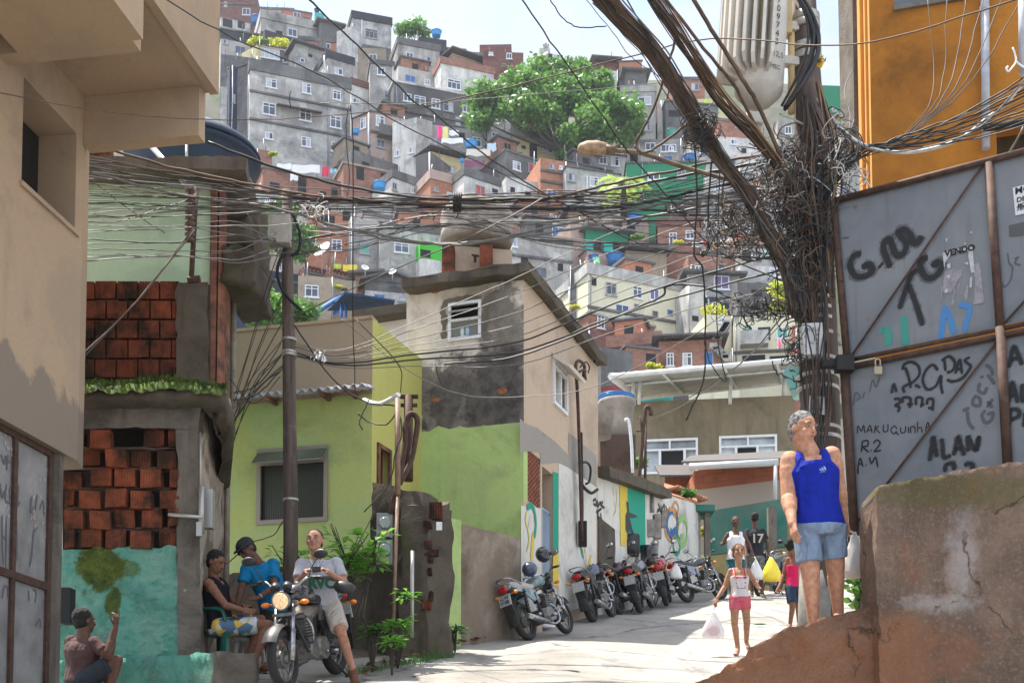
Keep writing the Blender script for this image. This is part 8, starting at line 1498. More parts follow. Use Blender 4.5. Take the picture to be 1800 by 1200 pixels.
def leafy(label,stems,mat,n_leaf,L_,spread=.12,seed=0,droop=.4,base=None):
 random.seed(seed);o=thing('plant',label,'plant',base or stems[0][0]);w=MB();lw=MB()
 for P_ in stems:
  C_=cat_pts(P_,5);w.tube(C_,[lerp(.012,.005,i/(len(C_)-1))for i in range(len(C_))],5)
  for i in range(n_leaf):
   b_=C_[int(lerp(len(C_)*.45,len(C_)-1,random.random()))];an=random.random()*6.28;el=random.uniform(-.3,.7);d=V((cos(an)*cos(el),sin(an)*cos(el),sin(el)));c_=b_+d*random.uniform(.02,spread);sd_=d.cross(V((0,0,1))).normalized();LL=L_*random.uniform(.6,1.2);m1=c_+d*LL*.5-V((0,0,droop*LL*.1));tp=c_+d*LL-V((0,0,droop*LL*.6));k=lw.addv([c_,m1+sd_*LL*.2,m1-V((0,0,.008)),m1-sd_*LL*.2,tp]);lw.face((k,k+1,k+2));lw.face((k,k+2,k+3));lw.face((k+1,k+4,k+2));lw.face((k+2,k+4,k+3))
 w.build('stem',M_BARK,o);lw.build('leaves',mat,o);return o
M_PL=leafmat('lane_leaf',(.07,.20,.025),(.16,.36,.05),5.0);M_PLD=leafmat('lane_leaf_dark',(.03,.09,.02),(.06,.16,.03),5.0)
random.seed(19)
bs=at(618,1090,14.2)
leafy('lush bright green shrub between the rider and the electricity meters',[[bs+V((random.uniform(-.15,.15),0,0)),at(random.uniform(600,660),1010,14.3),at(random.uniform(572,690),random.uniform(905,985),14.2+random.uniform(-.3,.4))]for _ in range(16)],M_PL,17,.17,.16,1,base=bs)
leafy('shrub of bright leaves behind the wooden pole',[[at(500,1060,15.2),at(500+i*8,1000,15.2),at(478+i*9,965+random.uniform(-10,12),15.1)]for i in range(6)],M_PL,16,.14,.14,2)
for lb_,x0,Yb,n,yt,sp,mt in(('spreading green plant at the foot of the meter wall',700,13.9,9,1085,26,M_PL),('dark green weed left of the meter wall foot',655,13.6,8,1095,22,M_PLD),('low grass-like weed at the road edge',690,13.3,7,1128,14,M_PL),('small sprig on the dark wall beside the pipe stub',715,14.5,4,1040,12,M_PL),('weed tuft by the lime gate post',800,15.6,6,1098,10,M_PLD)):
 b_=on_g(x0,Yb)if 'sprig' not in lb_ else at(x0,1062,Yb);leafy(lb_,[[b_,at(x0+random.uniform(-sp,sp)*.5,(1130+yt)/2 if 'sprig' not in lb_ else 1050,Yb-.05),at(x0+random.uniform(-sp,sp),yt+random.uniform(-5,14),Yb-.1)]for _ in range(n)],mt,10,.13,.06,int(x0))
o=thing('grass_tufts','thin grass growing along the foot of the garden wall','grass',on_g(740,14));o['kind']='stuff';w=MB();random.seed(23)
for i in range(520):x=random.uniform(610,800);c=on_g(x,lerp(13.3,15.2,(x-610)/190)+random.gauss(0,.12));a=random.random()*6.3;h=random.uniform(.04,.13);w.poly([c,c+V((.008,.004,0)),c+V((cos(a)*h*.5,sin(a)*h*.5,h))])
w.build('blades',M_PLD,o)
w=MB();random.seed(24)
for i in range(120):
 x=random.uniform(640,860);c=on_g(x,lerp(13.2,17.4,(x-640)/220)+random.gauss(0,.25))+V((0,0,.05));r=random.uniform(.02,.09);w.poly([c+V((random.uniform(-r,r),random.uniform(-r,r),random.uniform(0,.05)))for _ in range(4)])
tag(w.build('dead_leaves',flat('dead_leaf',(.20,.12,.07),.9,nz=.5,scale=10,src='pos'),None,base=on_g(740,14)),'dead leaves and scraps along the road edge by the garden wall','litter',kind='stuff')
w=MB();cR=gpt(875,1190)
for i in range(26):
 a0,a1=pi*(.1+.85*i/26),pi*(.1+.85*(i+1)/26);R1=1.05;q=[]
 for a,r in((a0,R1),(a1,R1),(a1,R1+.05+.02*sin(i)),(a0,R1+.05+.02*sin(i))):x,y=cR.x+r*cos(a)*.85,cR.y+r*sin(a)*.6;q.append((x,y,ground_z(x,y)+mnoise.noise(V((x*0.5,y*0.5,3)))*0.05+mnoise.noise(V((x*2,y*2,9)))*0.012+.008))
 w.poly(q)
struct(w.build('road_patch_seam',flat('tar',(.03,.028,.025),.9)))
def remesh(mb,voxel,it,name,mat,parent,base,label=None,fac=.5):
 me=mb.mesh('tmp',base);o=bpy.data.objects.new('tmp',me);COL.objects.link(o);m=o.modifiers.new('r','REMESH');m.mode='VOXEL';m.voxel_size=voxel;m.use_smooth_shade=True
 if it:s=o.modifiers.new('s','SMOOTH');s.iterations=it;s.factor=fac
 dg=bpy.context.evaluated_depsgraph_get();me2=bpy.data.meshes.new_from_object(o.evaluated_get(dg));bpy.data.objects.remove(o);me2.name=name
 me2.materials.clear()
 for x in(mat if isinstance(mat,(list,tuple))else[mat]):me2.materials.append(x)
 for p in me2.polygons:p.use_smooth=True
 q=bpy.data.objects.new(name,me2);COL.objects.link(q);q.parent=parent;BASE[q.name]=V(base)
 if label:q['label']=label
 return q
def cap(w,a,b,ra,rb,seg=14):
 a,b=V(a),V(b);d=(b-a);L_=d.length
 if L_<1e-5:w.ell(a,ra);return
 d.normalize();P,R=[],[]
 for t in(-.98,-.8,-.5,0):P.append(a+d*ra*t);R.append(ra*sqrt(max(0,1-t*t)))
 for t in(0,.5,.8,.98):P.append(b+d*rb*t);R.append(rb*sqrt(max(0,1-t*t)))
 w.tube(P,R,seg)
def loft(w,secs,seg=20):
 """secs: centre, lateral axis, front axis, half width, half depth"""
 w.smooth=True;k0=len(w.v)
 for c,lx,fx,a,b in secs:
  for j in range(seg):t=2*pi*j/seg;ct,st=cos(t),sin(t);w.v.append(tuple(c+lx*(a*abs(ct)**.85*(1 if ct>0 else-1))+fx*(b*abs(st)**.85*(1 if st>0 else-1))))
 for i in range(len(secs)-1):
  for j in range(seg):a=k0+i*seg+j;b=k0+i*seg+(j+1)%seg;w.face((a,b,b+seg,a+seg))
 w.face([k0+j for j in range(seg)][::-1]);w.face([k0+(len(secs)-1)*seg+j for j in range(seg)])
def skin(name,col):
 m=flat(name,col,.68,nz=.32,scale=26);m.node_tree.nodes['Principled BSDF'].inputs['Specular IOR Level'].default_value=.3;m.node_tree.nodes['Principled BSDF'].inputs['Subsurface Weight'].default_value=.08;m.node_tree.nodes['Principled BSDF'].inputs['Subsurface Radius'].default_value=(.02,.008,.004);return m
def hand(w,wr,el,S,curl=.6,tgt=None,nrm=None,point=False,thumb=1):
 d=(V(wr)-V(el)).normalized()if tgt is None else(V(tgt)-V(wr)).normalized();n=V(nrm).normalized()if nrm is not None else d.cross(V((1,.2,0))).normalized();n=(n-d*n.dot(d)).normalized();s=d.cross(n).normalized()
 c=V(wr)+d*.05*S;k=len(w.v);hw,hl,ht=.04*S,.052*S,.015*S
 loft(w,[(V(wr)-d*.01*S,s,n,.026*S,.020*S),(V(wr)+d*.03*S,s,n,.036*S,.018*S),(V(wr)+d*.085*S,s,n,.042*S,.015*S),(V(wr)+d*.097*S,s,n,.037*S,.011*S)],12)
 for i in range(4):
  b=V(wr)+d*.088*S+s*((i-1.5)*.0205*S);L_=(.070,.078,.073,.058)[i]*S;cu=0 if(point and i==0)else(curl if not point else 1.5);r=.0088*S;p=b;dd=d
  for j,fr in enumerate((.44,.32,.24)):dd=(dd*cos(cu*.55*(1 if j else .7))+n*sin(cu*.55*(1 if j else .7))).normalized();q=p+dd*L_*fr;cap(w,p,q,r*(1-.08*j),r*(1-.08*(j+1)),8);p=q
 b=V(wr)+d*.028*S-s*thumb*.030*S+n*.008*S;m_=b+(d*.75-s*thumb*.7+n*.25).normalized()*.036*S;cap(w,b,m_,.012*S,.010*S,8);cap(w,m_,m_+(d*.95-s*thumb*.15+n*.35).normalized()*.030*S,.010*S,.008*S,8)
def mk_person(label,Y,S,skc,J,face,tilt=0.0,hair=None,cloth=(),curl=(.7,.7),hands=None,fat=1.0,name='person',hs=1.0,up=None,nose=1.0,tgt={},nrm={},point=None,brow=(.03,.02,.015),torso_f=None,limb=1.0,arm=None):
 arm=arm or limb
 P={k:at(v[0],v[1],Y+(v[2]if len(v)>2 else 0))for k,v in J.items()}
 feet=[P[k]for k in('fl','fr')if k in P];base=V((sum(p.x for p in feet)/len(feet),sum(p.y for p in feet)/len(feet),min(p.z for p in feet)-.03))if feet else P['pelvis']
 o=thing(name,label,'person',base);F=V(face).normalized();U=V(up).normalized()if up else V((tilt,0,1));U=(U-F*U.dot(F)).normalized();X=F.cross(U).normalized()
 sh=(P['sr']+P['sl'])/2;hp_=(P['hr']+P['hl'])/2;lx=(P['sr']-P['sl']).normalized();hx=(P['hr']-P['hl']).normalized();spine=(sh-hp_).normalized()
 fx=spine.cross(lx).normalized();
 if torso_f is not None and fx.dot(V(torso_f))<0:fx=-fx
 hfx=spine.cross(hx).normalized();hfx=hfx if hfx.dot(fx)>0 else-hfx
 hw=max((P['sr']-P['sl']).length/2,.12*S);W=lambda a:a*S*fat
 def torso(g=0.0,lo=0.0,hi=1.0,gd=None):
  gd=g if gd is None else gd;T=[]
  for t,a,b in((-.16,.125,.095),(-.08,.155,.115),(0,.168,.12),(.18,.155,.112),(.38,.142,.105),(.58,.158,.115),(.78,.172,.118),(.92,.165,.10),(1.0,.135,.08),(1.06,.09,.062)):
   if t<lo-1e-6 or t>hi+1e-6:continue
   m=max(0,min(1,t));lat=(hx*(1-m)+lx*m).normalized();ff=(hfx*(1-m)+fx*m).normalized();T.append((hp_.lerp(sh,t)+(fx*.0),lat,ff,W(a)+g,W(b)+gd))
  return T
 hc=P['head'];hS=S*hs
 w=MB();loft(w,torso());nk=sh+spine*.03*S;cap(w,nk,hc-U*.05*hS-F*.012*hS,.058*S*fat*arm**.5,.056*hS*arm**.4)
 loft(w,[(sh+lx*k_*hw*.86+spine*-.01*S,spine,fx,.06*S*(1-.25*abs(k_)),.06*S*(1-.2*abs(k_)))for k_ in(-.9,-.5,0,.5,.9)],12)
 w.ell(hc+U*.028*hS-F*.012*hS,(.082*hS,.097*hS,.092*hS),Matrix((X,F,U)).transposed());w.ell(hc-U*.035*hS+F*.022*hS,(.066*hS,.068*hS,.078*hS),Matrix((X,F,U)).transposed());w.ell(hc-U*.084*hS+F*.050*hS,(.036*hS,.026*hS,.022*hS),Matrix((X,F,U)).transposed())
 cap(w,hc+U*.022*hS+F*.086*hS,hc-U*.018*hS+F*.104*hS*nose,.009*hS,.0145*hS,8);w.ell(hc-U*.022*hS+F*.092*hS,(.021*hS,.012*hS,.010*hS),Matrix((X,F,U)).transposed())
 for s in(-1,1):w.ell(hc+X*s*.078*hS-F*.01*hS+U*.0*hS,(.010*hS,.020*hS,.032*hS),Matrix((X,F,U)).transposed());w.ell(hc+X*s*.034*hS+F*.078*hS+U*.033*hS,(.024*hS,.014*hS,.008*hS),Matrix((X,F,U)).transposed());w.ell(hc+X*s*.040*hS+F*.062*hS-U*.018*hS,(.022*hS,.02*hS,.02*hS),Matrix((X,F,U)).transposed())
 w.ell(hc-U*.046*hS+F*.086*hS,(.026*hS,.010*hS,.0055*hS),Matrix((X,F,U)).transposed());w.ell(hc-U*.057*hS+F*.083*hS,(.022*hS,.010*hS,.0065*hS),Matrix((X,F,U)).transposed())
 for sd,i in(('l',0),('r',1)):
  if 'e'+sd in P:
   s_,e_,wr=P['s'+sd],P['e'+sd],P['w'+sd];cap(w,s_,e_,.050*S*fat**.5*arm,.039*S*arm);cap(w,s_.lerp(e_,.25),s_.lerp(e_,.6),.050*S*fat**.5*arm,.044*S*arm);cap(w,e_,wr,.038*S*arm,.026*S*arm**.5);cap(w,e_.lerp(wr,.12),e_.lerp(wr,.45),.042*S*arm,.035*S*arm)
   hand(w,wr,e_,S,curl[i],tgt=(P['h'+sd]if False else tgt_pt(tgt,sd,Y)),nrm=nrm.get(sd),point=(point==sd),thumb=(1 if sd=='l' else-1))
  if 'k'+sd in P:
   h_,k_,a_,f_=P['h'+sd],P['k'+sd],P['a'+sd],P['f'+sd];cap(w,h_,k_,.088*S*fat**.6,.056*S*limb);cap(w,h_.lerp(k_,.2),h_.lerp(k_,.55),.086*S*fat**.6,.070*S*limb);cap(w,k_,a_,.054*S*limb,.036*S*limb**.5)
   bk=(k_-a_).normalized().cross((f_-a_).cross(k_-a_).normalized());bk=-bk if bk.dot(f_-a_)>0 else bk;cap(w,k_.lerp(a_,.18)+bk*.012*S,k_.lerp(a_,.42)+bk*.014*S,.054*S*limb,.048*S*limb);fd=(f_-a_).normalized();cap(w,a_-V((0,0,.02*S)),f_,.036*S,.026*S);cap(w,a_-fd*.035*S-V((0,0,.035*S)),f_,.030*S,.026*S);w.ell(f_,(.045*S,.045*S,.018*S))
 remesh(w,.0065 if S>.7 else .0055,3,'body',skc,o,base)
 Mx=Matrix((X,F,U)).transposed()
 for s in(-1,1):
  e_=hc+X*s*.032*hS+F*.0785*hS+U*.012*hS;w=MB();w.ell(e_,(.0125*hS,.009*hS,.0048*hS),Mx,10,7);ey=w.build('eye',flat('eye_white',(.30,.26,.23),.5),o);w=MB();w.ell(e_+F*.005*hS,(.0062*hS,.0055*hS,.0052*hS),Mx,8,6);w.build('iris',flat('iris_dark',(.02,.012,.008),.2),ey)
  w=MB();w.ell(hc+X*s*.034*hS+F*.0905*hS+U*.036*hS,(.020*hS,.006*hS,.0042*hS),Mx,10,6);w.build('eyebrow',flat('brow_%d'%int(brow[0]*100),brow,.9),o)
 w=MB();w.ell(hc-U*.051*hS+F*.0935*hS,(.021*hS,.004*hS,.0032*hS),Mx,10,6);w.build('mouth',flat('mouth_shadow',(.11,.035,.03),.6),o)
 if hair:
  w=MB();kind,hcol=hair[0],hair[1]
  if kind in('short','crop','grey'):
   th=.004 if kind=='crop' else .009;w.ell(hc+U*(.047)*hS-F*.030*hS,((.081+th)*hS,(.091+th)*hS,(.083+th)*hS),Mx);w.ell(hc-U*.006*hS-F*.045*hS,((.074+th)*hS,(.062+th)*hS,(.070+th)*hS),Mx)
  elif kind=='bun':
   w.ell(hc+U*.036*hS-F*.022*hS,(.091*hS,.101*hS,.093*hS),Mx);w.ell(hc-U*.01*hS-F*.045*hS,(.082*hS,.068*hS,.085*hS),Mx);w.ell(hc-U*.0*hS-F*.125*hS,(.035*hS,.035*hS,.032*hS),Mx)
  ho=remesh(w,.007,1,'hair',flat('hair_'+hcol[0],hcol[1],.9,nz=.5,scale=34,dark=hcol[2]if len(hcol)>2 else None),o,base)
  d=ho.data
  if kind!='crop':
   for v in d.vertices:v.co+=mnoise.noise_vector(v.co*38)*.006*hS
 for cl in cloth:
  k,mat=cl[0],cl[1];w=MB();nm={'tee':'shirt','tank':'vest','shorts':'shorts','cap':'cap','shoes':'shoe','straps':'vest','sandals':'sandal','polo':'shirt'}[k]
  if k in('tee','polo'):
   loft(w,torso(.018*S,cl[2]if len(cl)>2 else-.08,1.0,.022*S));loft(w,[(sh+lx*k_*hw*.84-spine*.012*S,spine,fx,.064*S*(1-.22*abs(k_)),.068*S*(1-.15*abs(k_)))for k_ in(-.95,-.5,-.28,.28,.5,.95)],14)
   w.tube([sh-spine*.04*S,sh+spine*.045*S],[.10*S,.068*S],16)
   for sd in 'lr':s_,e_=P['s'+sd],P['e'+sd];cap(w,s_,s_.lerp(e_,.05),.072*S,.072*S);w.tube([s_,s_.lerp(e_,.35),s_.lerp(e_,.66)],[.066*S,.064*S,.067*S],16)
   q=remesh(w,.009,3,nm,mat,o,base)
  elif k in('tank','straps'):
   TT=torso(.013*S,cl[2]if len(cl)>2 else-.08,.78,.017*S)
   if k=='tank':TT+=[(hp_.lerp(sh,.86),lx,fx,W(.158),W(.118)+.017*S),(hp_.lerp(sh,.92),lx,fx,W(.140),W(.108)+.012*S)]
   loft(w,TT)
   for s in(-1,1):
    a0=hp_.lerp(sh,.80)+lx*s*.085*S+fx*.095*S*fat;top_=sh+lx*s*.098*S+spine*.030*S;b0_=hp_.lerp(sh,.80)+lx*s*.085*S-fx*.095*S*fat;r_=.043*S if k=='tank' else .010*S
    if k=='tank':w.tube(cat_pts([a0,a0.lerp(top_,.6)+fx*.02*S,top_-spine*.004*S,b0_.lerp(top_,.6)-fx*.015*S,b0_],5),r_,12)
    else:w.tube(cat_pts([a0,a0.lerp(top_,.6)+fx*.022*S,top_+spine*.014*S,b0_.lerp(top_,.6)-fx*.02*S,b0_],4),r_,8)
   q=remesh(w,.009 if k=='tank' else .007,2,nm,mat,o,base)
   if k=='straps':q.name='vest'
  elif k=='shorts':
   f_=cl[2]if len(cl)>2 else .75;loft(w,torso(.020*S,-.16,.12,.024*S)[::1]);
   for sd in 'lr':
    if 'k'+sd in P:
     h_,k_=P['h'+sd],P['k'+sd];w.tube([h_+(h_-k_).normalized()*.05*S,h_,h_.lerp(k_,f_*.5),h_.lerp(k_,f_*.97),h_.lerp(k_,f_)],[.08*S*fat**.4,.103*S*fat**.4,.098*S*fat**.4,.094*S*fat**.4,.090*S*fat**.4],18)
   q=remesh(w,.010,2,nm,mat,o,base)
  elif k=='cap':
   w.ell(hc+U*.055*hS-F*.012*hS,(.094*hS,.108*hS,.078*hS),Mx);w2=MB();c_=hc+U*.055*hS+F*.07*hS;pts=[c_+X*(.075*hS*cos(a))+F*(.085*hS*sin(a))+U*(-.012*hS*sin(a))for a in[pi*i/10 for i in range(11)]];w2.extr(pts,U*.010*hS);q=remesh(w,.008,1,'cap',mat,o,base);w2.build('brim',mat,q);
  elif k in('shoes','sandals'):
   for sd in 'lr':
    if 'f'+sd in P:
     a_,f_=P['a'+sd],P['f'+sd];fd=(f_-a_);fd.z=fd.z;fd.normalize();w=MB();
     if k=='shoes':cap(w,a_-V((0,0,.03*S))-fd*.02*S,f_+fd*.012*S,.050*S,.042*S);cap(w,a_+V((0,0,.01*S)),a_-V((0,0,.04*S)),.047*S,.046*S);w.ell(f_-V((0,0,.012*S)),(.052*S,.052*S,.026*S));remesh(w,.008,2,'shoe',mat,o,base)
     else:sdx=fd.cross(V((0,0,1))).normalized();loft(w,[(a_-fd*.05*S-V((0,0,.068*S)),sdx,V((0,0,1)),.032*S,.009*S),((a_+f_)/2-V((0,0,.055*S)),sdx,V((0,0,1)),.038*S,.009*S),(f_+fd*.045*S-V((0,0,.026*S)),sdx,V((0,0,1)),.040*S,.009*S)],12);w.build('sandal',mat,o)
   continue
 return o,P,dict(sh=sh,hp=hp_,lx=lx,fx=fx,sp=spine,hc=hc,F=F,U=U,X=X,base=base)
def tgt_pt(t,sd,Y):
 if sd not in t:return None
 v=t[sd];return at(v[0],v[1],Y+(v[2]if len(v)>2 else 0))
def clothmat(name,col,nz=.12,scale=9,dark=None,rough=.85):
 if name in MATS:return MATS[name]
 t=NT(name);t.b.inputs['Roughness'].default_value=rough;t.b.inputs['Specular IOR Level'].default_value=.2;f=t.noise(t.pos((1,1,.6)),scale,5,.6,.5);t.l(t.mix(t.ramp(f,.35,.7),dark or tuple(c*(1-nz)for c in col),col),t.b.inputs['Base Color']);f2=t.noise(t.pos((1,1,.45)),7,3,.5,1.2);t.bump(f2,.8,.07);MATS[name]=t.m;return t.m
SK1=skin('skin_tan',(.50,.25,.155));SK2=skin('skin_brown',(.24,.11,.065));SK3=skin('skin_dark',(.12,.055,.035));SK4=skin('skin_child',(.40,.21,.13));SK5=skin('skin_light',(.40,.20,.13))
HB=('black',(.012,.010,.009));HGR=('grey',(.26,.25,.24),(.04,.038,.036));HBR=('brown',(.10,.055,.03))
DENIM=clothmat('denim_light',(.22,.29,.40),.3,20);KH=clothmat('beige_cotton',(.46,.40,.34))
o,P,K=mk_person('grey-haired man in royal blue vest and denim shorts standing on the ledge',10.15,1.09,SK1,dict(head=(1412,756,0),sl=(1389,810,.02),sr=(1461,802,.0),el=(1386,874,-.02),wl=(1393,920,-.20),er=(1474,862,.08),wr=(1484,912,.12),hl=(1417,925,0),hr=(1463,925,.02),kl=(1425,1012,-.03),al=(1430,1098,.03),fl=(1422,1117,-.16),kr=(1469,1000,.1),ar=(1473,1075,.18),fr=(1480,1096,.02)),(.50,-.84,-.12),.04,('grey',HGR),[('tank',clothmat('royal_blue',(.006,.02,.30),.25),-.12),('shorts',DENIM,.74)],(.75,.9),tgt={'l':(1399,952,-.27)},nrm={'l':(.6,.3,0),'r':(-.6,-.3,0)},fat=1.10,limb=1.25,arm=1.5,hs=1.10,brow=(.10,.08,.07),torso_f=(.2,-1,0))
w=MB();lg=P['sl'].lerp(P['sr'],.64)+K['fx']*.152*1.09*1.12-K['sp']*.155
for i,(x0,h)in enumerate(((-.024,.016),(-.006,.026),(.012,.036))):a=lg+K['lx']*x0+K['fx']*.012;w.quad(a,a+K['lx']*.013,a+K['lx']*.013+K['sp']*h*.7-K['lx']*.006,a+K['sp']*h-K['lx']*.008)
add_text(w,'adidas',lg-K['lx']*.028-K['sp']*.016+K['fx']*.012,K['lx'],K['sp'],.018,0);w.build('chest_logo',flat('logo_grey',(.30,.36,.48),.7),[c for c in o.children if c.name.startswith('vest')][0])
wt=clothmat('girl_vest',(.66,.62,.62),.1);pk=clothmat('pink_shorts',(.62,.13,.18),.25)
o,P,K=mk_person('girl in a white strappy top and pink shorts walking down the road with a bag',15.2,.78,SK4,dict(head=(1298,970,0),sl=(1284,1003,0),sr=(1314,1003,0),el=(1274,1031,.03),wl=(1261,1050,-.04),er=(1327,1022,.05),wr=(1332,1030,-.1),hl=(1292,1050,0),hr=(1309,1050,0),kl=(1291,1095,-.03),al=(1297,1138,.06),fl=(1293,1149,-.06),kr=(1313,1093,.02),ar=(1312,1126,.22),fr=(1316,1137,.16)),(.06,-1,-.02),0,('bun',HBR),[('straps',wt,-.05),('shorts',pk,.48),('sandals',flat('flipflop_pale',(.5,.42,.38),.8))],(.9,.5),tgt={'l':(1258,1058,-.04)},nrm={'l':(0,.3,-1)},fat=.84,hs=1.14,brow=(.05,.03,.02),torso_f=(0,-1,0))
vs_=[c for c in o.children if c.name.startswith('vest')][0];w=MB();c_=K['hp'].lerp(K['sh'],.45)+K['fx']*(.104)
random.seed(2)
for i,(x,z,r)in enumerate(((-.045,.075,.011),(.05,.08,.013),(-.055,.01,.009),(.055,.02,.01),(.05,-.03,.009),(-.045,-.03,.008),(0,.085,.007))):w.m=i%2;w.poly([c_+K['lx']*(x+r*cos(a))+K['sp']*(z+r*sin(a))+K['fx']*(.004-abs(x)*.25)for a in[k_*pi/3 for k_ in range(6)]])
w.m=1;w.hexa([c_+K['lx']*x+K['sp']*z+K['fx']*y for z in(-.052,-.047)for x,y in((-.055,.006),(.055,.006),(.055,-.002),(-.055,-.002))])
w.build('print',[flat('print_red',(.55,.05,.06),.8),flat('print_navy',(.04,.03,.10),.8)],vs_)
w=MB()
for s in(-1,1):
 a0=K['hp'].lerp(K['sh'],.72)+K['lx']*s*.062+K['fx']*.078;tp=K['sh']+K['lx']*s*.060+K['sp']*.036;w.tube(cat_pts([a0,a0.lerp(tp,.6)+K['fx']*.018,tp,tp-K['fx']*.04-K['sp']*.03],4),.010,6)
a0=K['hp'].lerp(K['sh'],.72)+K['fx']*.108;w.tube(cat_pts([a0-K['lx']*.085-K['fx']*.03,a0-K['lx']*.045,a0-K['sp']*.012,a0+K['lx']*.045,a0+K['lx']*.085-K['fx']*.03],4),.006,6);w.build('trim',MATS['print_red'],vs_)
o,P,K=mk_person('bald man in a white vest walking down from the far end of the road',26.4,1.04,SK3,dict(head=(1293,917,0),sl=(1280,939,0),sr=(1306,939,0),el=(1269,956,.05),wl=(1272,955,-.25),er=(1316,955,.05),wr=(1322,971,-.1),hl=(1286,984,0),hr=(1300,984,0),kl=(1286,1012,-.1),al=(1286,1046,0),fl=(1285,1053,-.15),kr=(1303,1012,.05),ar=(1305,1042,.2),fr=(1306,1049,.08)),(-.1,-1,-.02),0,('crop',HB),[('tank',clothmat('white_cotton',(.74,.74,.76),.08),-.16),('shorts',clothmat('teal_shorts',(.02,.10,.12)),.9),('sandals',M_BPL)],(1.4,.8),fat=1.05,torso_f=(0,-1,0))
o,P,K=mk_person('man in a black shirt numbered 17 seen from behind, walking up the road',26.9,1.04,SK3,dict(head=(1327,911,0),sl=(1314,934,0),sr=(1341,934,0),el=(1308,955,-.1),wl=(1312,972,-.3),er=(1349,955,0),wr=(1351,973,-.05),hl=(1320,978,0),hr=(1334,978,0),kl=(1321,1006,.05),al=(1322,1042,0),fl=(1321,1050,.15),kr=(1337,1006,0),ar=(1340,1041,-.15),fr=(1344,1048,-.02)),(.08,1,0),0,('crop',HB),[('tee',clothmat('black_cotton',(.02,.022,.028),.1),-.10),('shorts',clothmat('camo',(.24,.25,.24),.7,30),.95),('sandals',M_CHW)],(1.2,1.2),fat=1.05,torso_f=(0,1,0))
w=MB();a=K['hp'].lerp(K['sh'],.50)-K['fx']*.178;add_text(w,'17',a-V((.12,0,0)),V((1,0,0)),V((0,0,1)),.27,.006);w.build('number',flat('number_sand',(.45,.40,.30),.8),[c for c in o.children if c.name.startswith('shirt')][0])
mk_person('girl in hot pink top and navy denim shorts half hidden behind the man in blue',16.4,.74,SK2,dict(head=(1393,958,0),sl=(1385,983,0),sr=(1405,985,.06),el=(1377,1010,.05),wl=(1369,1032,-.04),er=(1410,1010,.1),wr=(1413,1030,.1),hl=(1389,1032,0),hr=(1403,1032,.05),kl=(1393,1064,-.05),al=(1389,1096,.05),fl=(1385,1104,-.05),kr=(1403,1062,.1),ar=(1404,1092,.2),fr=(1404,1100,.1)),(.75,.35,0),0,('bun',HB),[('straps',clothmat('hot_pink',(.72,.02,.12),.2),-.05),('shorts',clothmat('navy_denim',(.03,.05,.10),.3),.85)],(.6,.6),fat=.88,hs=1.12,torso_f=(.2,-1,0))
gt_=clothmat('heather_grey',(.38,.38,.42),.1,40)
o,P,K=mk_person('man in grey t-shirt and beige shorts astride the motorcycle with a small camera',12.75,1.02,SK5,dict(head=(553,951,-.12),sl=(531,992,-.05),sr=(591,990,-.05),el=(523,1028,-.14),wl=(538,1003,-.38),er=(606,1026,-.12),wr=(575,1003,-.36),hl=(549,1064,.05),hr=(583,1064,.05),kl=(512,1096,-.15),al=(487,1150,.0),fl=(467,1172,-.18),kr=(600,1113,-.20),ar=(621,1180,-.05),fr=(624,1197,-.22)),(-.08,-1,.06),-.04,('crop',HB),[('tee',gt_,-.06),('shorts',KH,.82),('shoes',clothmat('brown_suede',(.14,.06,.035)))],(1.0,1.0),tgt={'l':(551,999,-.46),'r':(561,997,-.46)},nrm={'l':(.3,.2,-1),'r':(-.3,.2,-1)},fat=.98,torso_f=(0,-1,0))
w=MB();a=K['hp'].lerp(K['sh'],.50)+K['fx']*.168;add_text(w,'RVC',a-V((.10,0,.02)),V((1,0,0)),(K['sp']),.14,.008);w.build('print',flat('print_green',(.01,.10,.045),.8),[c for c in o.children if c.name.startswith('shirt')][0])
w=MB();w.box(at(556,1000,12.24),(.085,.03,.05));w.cyl(at(556,1000,12.22),at(556,1000,12.19),.02,seg=12);cmr=tag(w.build('camera',M_BPL,None,base=at(556,1000,12.24)),'small black camera held in both hands by the rider','camera')
w=MB();w.tube(cat_pts([at(542,966,12.6),at(546,985,12.4),at(553,997,12.25)],4),.006,5);w.tube(cat_pts([at(570,966,12.6),at(567,985,12.4),at(559,997,12.25)],4),.006,5);q=w.build('strap',M_BPL,cmr)
w=MB();w.smooth=True;w.ell(at(606,1032,12.5),(.115,.07,.07));rough_mesh(w,.018,7);tag(w.build('bag',M_BPL,None,base=at(605,1040,12.45)),'black pouch hanging at the hip of the rider','bag')
o,P,K=mk_person('man in a turquoise polo shirt and dark cap bending over the seated man',13.9,1.05,SK3,dict(head=(434,966,-.25),sl=(434,1000,-.22),sr=(480,992,-.10),el=(424,1036,-.28),wl=(418,1062,-.32),er=(482,1032,-.28),wr=(454,1050,-.40),hl=(474,1068,.12),hr=(498,1066,.18),kl=(470,1118,-.02),al=(476,1170,.1),fl=(464,1182,-.05),kr=(490,1118,.1),ar=(494,1170,.25),fr=(488,1182,.1)),(-.45,-.62,-.62),0,('crop',HB),[('tee',clothmat('turquoise_cotton',(.005,.16,.34),.2),-.10),('shorts',clothmat('dark_olive',(.025,.026,.018)),.85),('cap',clothmat('dark_cap',(.03,.032,.035))),('shoes',M_BLKB)],(.8,.8),tgt={'l':(420,1076,-.34),'r':(440,1052,-.45)},up=(-.35,-.1,.9),torso_f=(-.5,-.7,0),fat=1.02)
w=MB();w.lathe([(.031,-.008),(.036,-.006),(.036,.006),(.031,.008)],P['wr'].lerp(P['er'],.12),14,((P['wr']-P['er']).to_track_quat('Z','Y').to_matrix()));w.build('wristwatch',M_CHR,o)
w=MB();K_=K;M3=Matrix((K['X'],K['F'],K['U'])).transposed()
